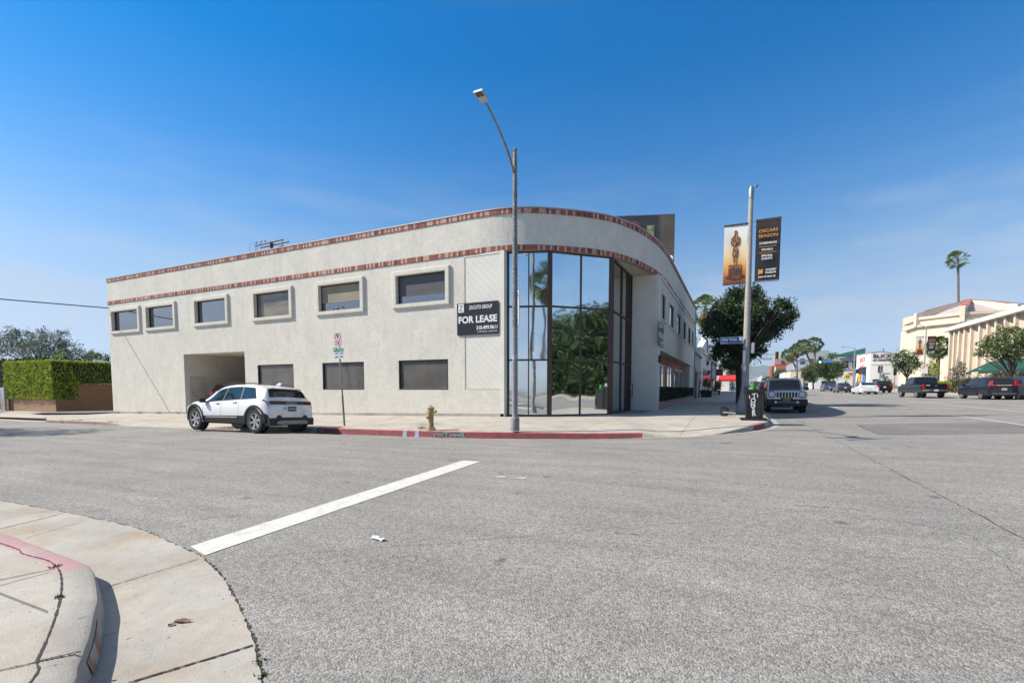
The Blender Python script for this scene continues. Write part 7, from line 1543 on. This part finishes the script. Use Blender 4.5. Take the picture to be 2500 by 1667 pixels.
for k in range(16): yy = 57.2 + k * .78; cs.append(((22.6 + r2.uniform(-.2, .2), yy, 1.5 + r2.uniform(-.15, .3)), (.6, .6, 1.0)))
t = tree('hedge', 'loose dry looking hedge under the green awning', (22.6, 62, .6), cs, .05, 'leaf_olive', dens=190, size=.10, seed=90, cat='hedge')
cs = [pxclump(x, y, r, 66.5) for x, y, r in [(2335, 905, 10), (2345, 890, 9), (2330, 925, 11), (2350, 915, 11), (2360, 930, 10), (2340, 935, 10), (2355, 900, 6)]]
tree('shrub', 'tall straggly shrub at the left end of the green awning', (cs[0][0].x, 66.5, .7), cs, .06, 'leaf_olive', dens=120, size=.11, seed=91, cat='shrub')
leafmat('petal_red', (.25, .01, .02), (.5, .03, .06)); cs = [pxclump(x, y, r, 70) for x, y, r in [(2312, 922, 6), (2320, 914, 5), (2326, 925, 5)]]
tree('shrub', 'red flowering bush at the foot of the ribbed building', (cs[0][0].x, 70, .7), cs, .04, 'petal_red', dens=120, size=.09, seed=92, cat='shrub')
t = thing('hedge', 'clipped green hedge behind the pickup truck', 'hedge', (22.6, 73.5, .75)); mb = MB(); hedgebox(mb, -.5, .5, -2.5, 2.5, 0, 1.5, 2500, .08, r2); mb.build('foliage', MT['leaf_hedge'], t, fixn=False); mb = MB(); mb.box(-.4, .4, -2.4, 2.4, 0, 1.4); mb.build('inner_mass', MT['core_green'], t)
# ---- domed building
DX, DY = 34.5, 105.5; dep = DX * _fw.x + DY * _fw.y; zq = lambda py_: EYE + (949 - py_) / F * dep
t = thing('domed_building', 'cream building with a ribbed low dome behind the ribbed front', 'building', (DX, DY, 0)); ap = zq(736); dr_ = zq(781); RD = 7.9
pm('dome_lilac', (.46, .38, .38), .85, col2=(.40, .33, .34), scale=1.5, fine=.1, bscale=8); pm('tile_red', (.50, .13, .10), .8)
mb = MB(); n = 8; rot0 = R(22.5)
def rg(r, z, n=8): return [Vector((r * math.cos(rot0 + 2 * math.pi * k / n), r * math.sin(rot0 + 2 * math.pi * k / n), z)) for k in range(n)]
mb.add(rg(RD, .5) + rg(RD, dr_), [(k, (k + 1) % 8, 8 + (k + 1) % 8, 8 + k) for k in range(8)]); mb.build('drum', MT['stucco_cream'], t)
hs_ = [0, .25, .5, .75, 1]; rings = [rg((RD - .3) * (1 - u) + .05, dr_ - .3 + (ap - .4 - dr_ + .3) * (u + .10 * math.sin(math.pi * u))) for u in hs_]; mb = MB(); mb.add([v for r in rings for v in r], [(8 * i + k, 8 * i + (k + 1) % 8, 8 * i + 8 + (k + 1) % 8, 8 * i + 8 + k) for i in range(4) for k in range(8)]); mb.build('dome', MT['dome_lilac'], t)
for k in range(8):
    a = rot0 + 2 * math.pi * k / 8; Q = Matrix.Rotation(a, 4, 'Z'); mb = MB(); mb.prism([(.2, ap - .9), (RD + .6, dr_ - 1.2), (RD + .6, dr_ + 1.0), (RD * .5, dr_ + (ap - dr_) * .66 + .2), (.2, ap + .1)], 'y', -.28, .28, Q); rb = mb.build('rib', MT['stucco_cream'], t)
    mb = MB(); mb.add([Q @ Vector(v) for v in ((.1, -.35, ap + .14), (.1, .35, ap + .14), (RD * .5, .35, dr_ + (ap - dr_) * .66 + .26), (RD * .5, -.35, dr_ + (ap - dr_) * .66 + .26), (RD * .9, .45, dr_ + (ap - dr_) * .2 + .85), (RD * .9, -.45, dr_ + (ap - dr_) * .2 + .85))], [(0, 1, 2, 3), (3, 2, 4, 5)]); mb.build('ridge_tile', MT['tile_red'], rb)
for z, o in ((dr_ - .1, .35), (dr_ - 1.3, .55)): mb = MB(); mb.add(rg(RD + o, z) + rg(RD + o, z + .4) + rg(RD - .2, z + .4) + rg(RD - .2, z), [(a + k, a + (k + 1) % 8, b + (k + 1) % 8, b + k) for a, b in ((0, 8), (8, 16), (24, 0)) for k in range(8)]); mb.build('cornice', MT['stucco_cream'], t)
lx0, lx1 = pY(2243, 800, 105.5).x, pY(2330, 800, 105.5).x
zl_, zr_ = zq(785), zq(760)
mb = MB(); mb.prism([(lx0 - DX, .5), (lx1 - DX, .5), (lx1 - DX, zr_ - 1.2), (lx0 - DX + 3, zl_ + .3), (lx0 - DX, zl_ - .4)], 'y', -3, 10); mb.build('wall', MT['stucco_cream'], t)
mb = MB(); mb.prism([(lx0 - DX + 1.8, zl_ - 1.7), (lx0 - DX + 9, zl_ + .3), (lx0 - DX + 9, zl_ + .8), (lx0 - DX + 1.8, zl_ - 1.2)], 'y', -3.4, -3); mb.build('cornice', MT['stucco_white'], t)
q = pY(2256, 818, 102.4); mb = MB(); mb.box(q.x - DX - .7, q.x - DX + .7, -3.1, -2.9, q.z - .9, q.z + .5); mb.build('window', MT['glass_dark'], t)
# ---- far banner pole
pb_ = Vector((21.2, 76.8, G(21.2, 76.8) + .15)); zt_ = EYE + (949 - 798) / F * (pb_.x * _fw.x + pb_.y * _fw.y) - pb_.z
t = thing('street_lamp', 'street lamp across the avenue with a long arm and two museum banners', 'street lamp', pb_); mb = MB(); mb.lathe([(.2, 0), (.17, .5), (.11, .9), (.10, 3), (.07, zt_)], 10); mb.build('pole', MT['pole_tan'], t)
mb = MB(); mb.tube([(0, 0, zt_ - .2), (-.5, 0, zt_ + .15), (-1.2, 0, zt_ + .3), (-1.9, 0, zt_ + .28)], .03, 5); mb.build('arm', MT['galv'], t); mb = MB(); mb.rbox(-2.3, -1.85, -.1, .1, zt_ + .2, zt_ + .28, .02); mb.build('lamp_head', MT['galv'], t)
mb = MB(); mb.box(-.34, .34, -.13, -.12, 2.3, 3.0); mb.build('notice_plate', MT['white'], t)
k0 = pb_.x * _fw.x + pb_.y * _fw.y; zc_ = EYE + (949 - 845) / F * k0
banner('gold', (pb_.x - .58, pb_.y - .05, zc_), .86, 2.25, 'sunset banner on the street lamp across the avenue'); banner('dark', (pb_.x + .58, pb_.y - .05, zc_ + .03), .85, 2.25, 'dark lettered banner on the street lamp across the avenue')
# ---- traffic signals
pm('signal_yellow', (.30, .26, .03), .5); pm('signal_green', (.012, .05, .04), .5); pm('lamp_on', (.6, .9, .85), .3, emit=(.55, 1, .9, 2.0)); pm('lamp_white', (.8, .8, .8), .3)
def signal_head(t, x, y, z, w_, h_, mat, lit=None, back=False):
    mb = MB(); mb.rbox(x - w_ / 2, x + w_ / 2, y - .1, y + .14, z - h_ / 2, z + h_ / 2, .04); hh = mb.build('signal_head', MT[mat], t)
    for j in range(3):
        zz = z + (1 - j) * h_ * .31
        mb = MB(); mb.lathe([(w_ * .30, 0), (w_ * .30, .16)], 12, T(x, y - .1, zz, rx=R(90)), caps=False); mb.lathe([(w_ * .26, .01), (w_ * .26, .02)], 12, T(x, y - .1, zz, rx=R(90))); mb.build('lens', MT['lamp_on' if lit == j else ('lamp_white' if lit == 'all' else 'frame_dark')], hh)
    return hh
t = thing('traffic_light', 'yellow backed traffic light on a long mast arm reaching over the avenue from the left', 'traffic light', (.2, 84, G(0, 84))); zm_ = EYE + (949 - 869) / F * 77 - t.location.z
xe = pY(1892, 869, 84).x - .2
mb = MB(); mb.lathe([(.16, 0), (.10, zm_ + .3)], 10); mb.build('pole', MT['galv'], t); mb = MB(); mb.tube([(0, 0, zm_ - .9), (xe * .35, 0, zm_ - .2), (xe * .7, 0, zm_), (xe, 0, zm_)], [.08, .06, .05, .04], 6); mb.build('mast_arm', MT['galv'], t)
signal_head(t, xe + .25, 0, zm_ - .15, .50, 1.15, 'signal_yellow')
sx0 = pY(1873, 869, 84).x - .2; mb = MB(); mb.rbox(sx0 - .7, sx0 + .7, -.03, .03, zm_ - .85, zm_ - .45, .02); mb.tube([(sx0 - .5, 0, zm_ - .5), (sx0 - .5, 0, zm_)], .02, 4); mb.tube([(sx0 + .5, 0, zm_ - .5), (sx0 + .5, 0, zm_)], .02, 4); mb.build('street_name_plate', MT['metal_cap'], t)
sp_ = Vector((20.9, 115.6, G(20.9, 115.6) + .15)); dpz = sp_.x * _fw.x + sp_.y * _fw.y; Z = lambda py_: EYE + (949 - py_) / F * dpz - sp_.z
t = thing('traffic_light', 'tall traffic light pole with a blue street name plate left of the art shop', 'traffic light', sp_); mb = MB(); mb.lathe([(.17, 0), (.10, Z(850))], 10); mb.build('pole', MT['galv'], t)
xe = pY(2002, 880, 115.6).x - sp_.x; mb = MB(); mb.tube([(0, 0, Z(894)), (xe * .4, 0, Z(882)), (xe, 0, Z(876))], [.09, .06, .04], 6); mb.build('mast_arm', MT['galv'], t)
mb = MB(); mb.tube([(0, 0, Z(853)), (-.7, 0, Z(848)), (-1.9, 0, Z(846))], .035, 5); mb.rbox(-2.3, -1.8, -.12, .12, Z(846) - .06, Z(846) + .04, .02); mb.build('lamp_arm', MT['galv'], t)
signal_head(t, xe, 0, Z(877), .58, 1.38, 'signal_green', 2); signal_head(t, .55, 0, Z(909), .42, 1.25, 'signal_green', 2)
xs_ = pY(2023, 880, 115.6).x - sp_.x; pm('sign_bright_blue', (.03, .22, .60), .4); mb = MB(); mb.rbox(xs_ - .85, xs_ + .85, -.03, .03, Z(884.5), Z(879.5), .02); mb.build('street_name_plate', MT['sign_bright_blue'], t)
s2 = Vector((23, 104, G(23, 104) + .15)); s2.x = pY(2147, 950, 104).x; dpz = s2.x * _fw.x + s2.y * _fw.y; Z = lambda py_: EYE + (949 - py_) / F * dpz - s2.z
t = thing('traffic_light', 'black backed traffic light with three pale lenses in front of the art shop', 'traffic light', s2); mb = MB(); mb.lathe([(.12, 0), (.09, Z(893))], 8); mb.build('pole', MT['galv'], t); mb = MB(); mb.box(-.34, .34, .0, .04, Z(910), Z(893)); mb.build('backplate', MT['sign_black'], t); signal_head(t, 0, -.1, Z(901.5), .44, 1.25, 'frame_dark', 'all')
mb = MB(); mb.rbox(.3, 1.45, -.02, .02, Z(913.5), Z(911), .01); mb.build('street_name_plate', MT['sign_blue'], t)
s2 = Vector((20, 100, 0)); s2.x = pY(2183, 950, 100).x; s2.z = G(s2.x, 100) + .15; dpz = s2.x * _fw.x + s2.y * _fw.y; Z = lambda py_: EYE + (949 - py_) / F * dpz - s2.z
t = thing('traffic_light', 'dark traffic light on a short post right of the waiting figure', 'traffic light', s2); mb = MB(); mb.lathe([(.08, 0), (.07, Z(903))], 8); mb.build('pole', MT['palm_skirt'], t); signal_head(t, 0, 0, Z(907), .42, 1.25, 'frame_dark')
# crossing signs
pm('sign_yellow', (.62, .50, .10), .5); pm('sign_lime', (.60, .75, .05), .5)
for px_, py_, Y, w_, mt_, lab in ((2069, 919, 110, 1.1, 'sign_yellow', 'yellow school crossing sign left of the art shop'), (1980, 925.5, 140, 1.0, 'sign_yellow', 'smaller yellow school crossing sign before the round street tree'), (1951, 931, 155, .95, 'sign_lime', 'lime yellow crossing sign beyond the silver suv roof')):
    p = pY(px_, py_, Y); g0 = G(p.x, Y); t = thing('crossing_sign', lab, 'sign', (p.x, Y, g0)); z = p.z - g0; h_ = w_ / 2; mb = MB(); mb.prism([(-h_, z - h_), (h_, z - h_), (h_, z + .1), (0, z + h_ + .1), (-h_, z + .1)], 'y', -.02, .02); b_ = mb.build('board', MT[mt_], t); mb = MB(); mb.tube([(0, .04, 0), (0, .04, z)], .04, 6); mb.build('post', MT['galv'], t)
    if w_ > 1.05:
        for sx_ in (-.14, .14): mb = MB(); mb.prism([(sx_ - .06, z - .25), (sx_ + .06, z - .25), (sx_ + .09, z + .1), (sx_, z + .25), (sx_ - .09, z + .1)], 'y', -.03, -.02); mb.build('walking_symbol', MT['sign_black'], b_)
p = pY(2060 + 1550 / 13.07, 950, 97); t = thing('parking_meter', 'parking meter on a thin post right of the black hatchback', 'parking meter', (p.x, 97, G(p.x, 97) + .15)); mb = MB(); mb.tube([(0, 0, 0), (0, 0, 1.05)], .035, 6); mb.build('post', MT['galv'], t); mb = MB(); mb.lathe([(.05, 1.05), (.10, 1.12), (.10, 1.35), (.06, 1.45), (0, 1.47)], 10); mb.build('meter_head', MT['galv'], t)
# ---- distant hills
def hz(x, ph): return .5 + .5 * math.sin(x * .0017 + ph) * .6 + .2 * math.sin(x * .0061 + ph * 2) + .12 * math.sin(x * .017 + ph * 3)
pm('hill', (.10, .12, .07), .95, col2=(.16, .15, .10), scale=.012, det=6); pm('hill_town', (.09, .12, .07), .95, col2=(.95, .93, .88), scale=.05, det=8, lo=.55, hi=.62)
for nm, Y0, H0, ph, mt_ in (('hills', 3300, 150, .6, 'hill'), ('hills', 2500, 78, 2.2, 'hill_town')):
    mb = MB(); n = 150; q = []
    for k in range(n):
        x = -900 + 4900 * k / (n - 1); h = H0 * (.55 + .6 * hz(x, ph) + .05 * math.sin(x * .05)); q += [Vector((x, Y0, 0)), Vector((x, Y0 + 120, h * .55)), Vector((x, Y0 + 330, h)), Vector((x, Y0 + 700, h * .8))]
    mb.add(q, [(4 * k + j, 4 * k + 4 + j, 4 * k + 5 + j, 4 * k + 1 + j) for k in range(n - 1) for j in range(3)]); struct(nm, mb, MT[mt_], smooth=180)

# ---- the air: pale haze that only tells over kilometres
hm = bpy.data.materials.new('haze'); hm.use_nodes = True; hn = hm.node_tree; hn.nodes.clear(); ho = hn.nodes.new('ShaderNodeOutputMaterial'); pv = hn.nodes.new('ShaderNodeVolumePrincipled')
pv.inputs['Density'].default_value = .00016; pv.inputs['Color'].default_value = (.62, .78, 1, 1); pv.inputs['Anisotropy'].default_value = 0; hn.links.new(pv.outputs[0], ho.inputs['Volume'])
mb = MB(); mb.box(-3600, 4300, -900, 4600, -12, 185); hzo = tag(mb.build('haze', hm), kind='stuff')

for lab, mt_, sh_, x, y, kw in (('dark suv parked across the avenue, seen only as a reflection in the glass', 'paint_black', CR, 19.2, 15.5, sv), ('blue grey sedan parked across the avenue, seen only as a reflection in the glass', 'paint_bluegrey', SS, 19.2, 4.4, sed)):
    put('parked_car', lab, 'car', sh_, mt_, x, y, **kw, seams=False, handles=False)
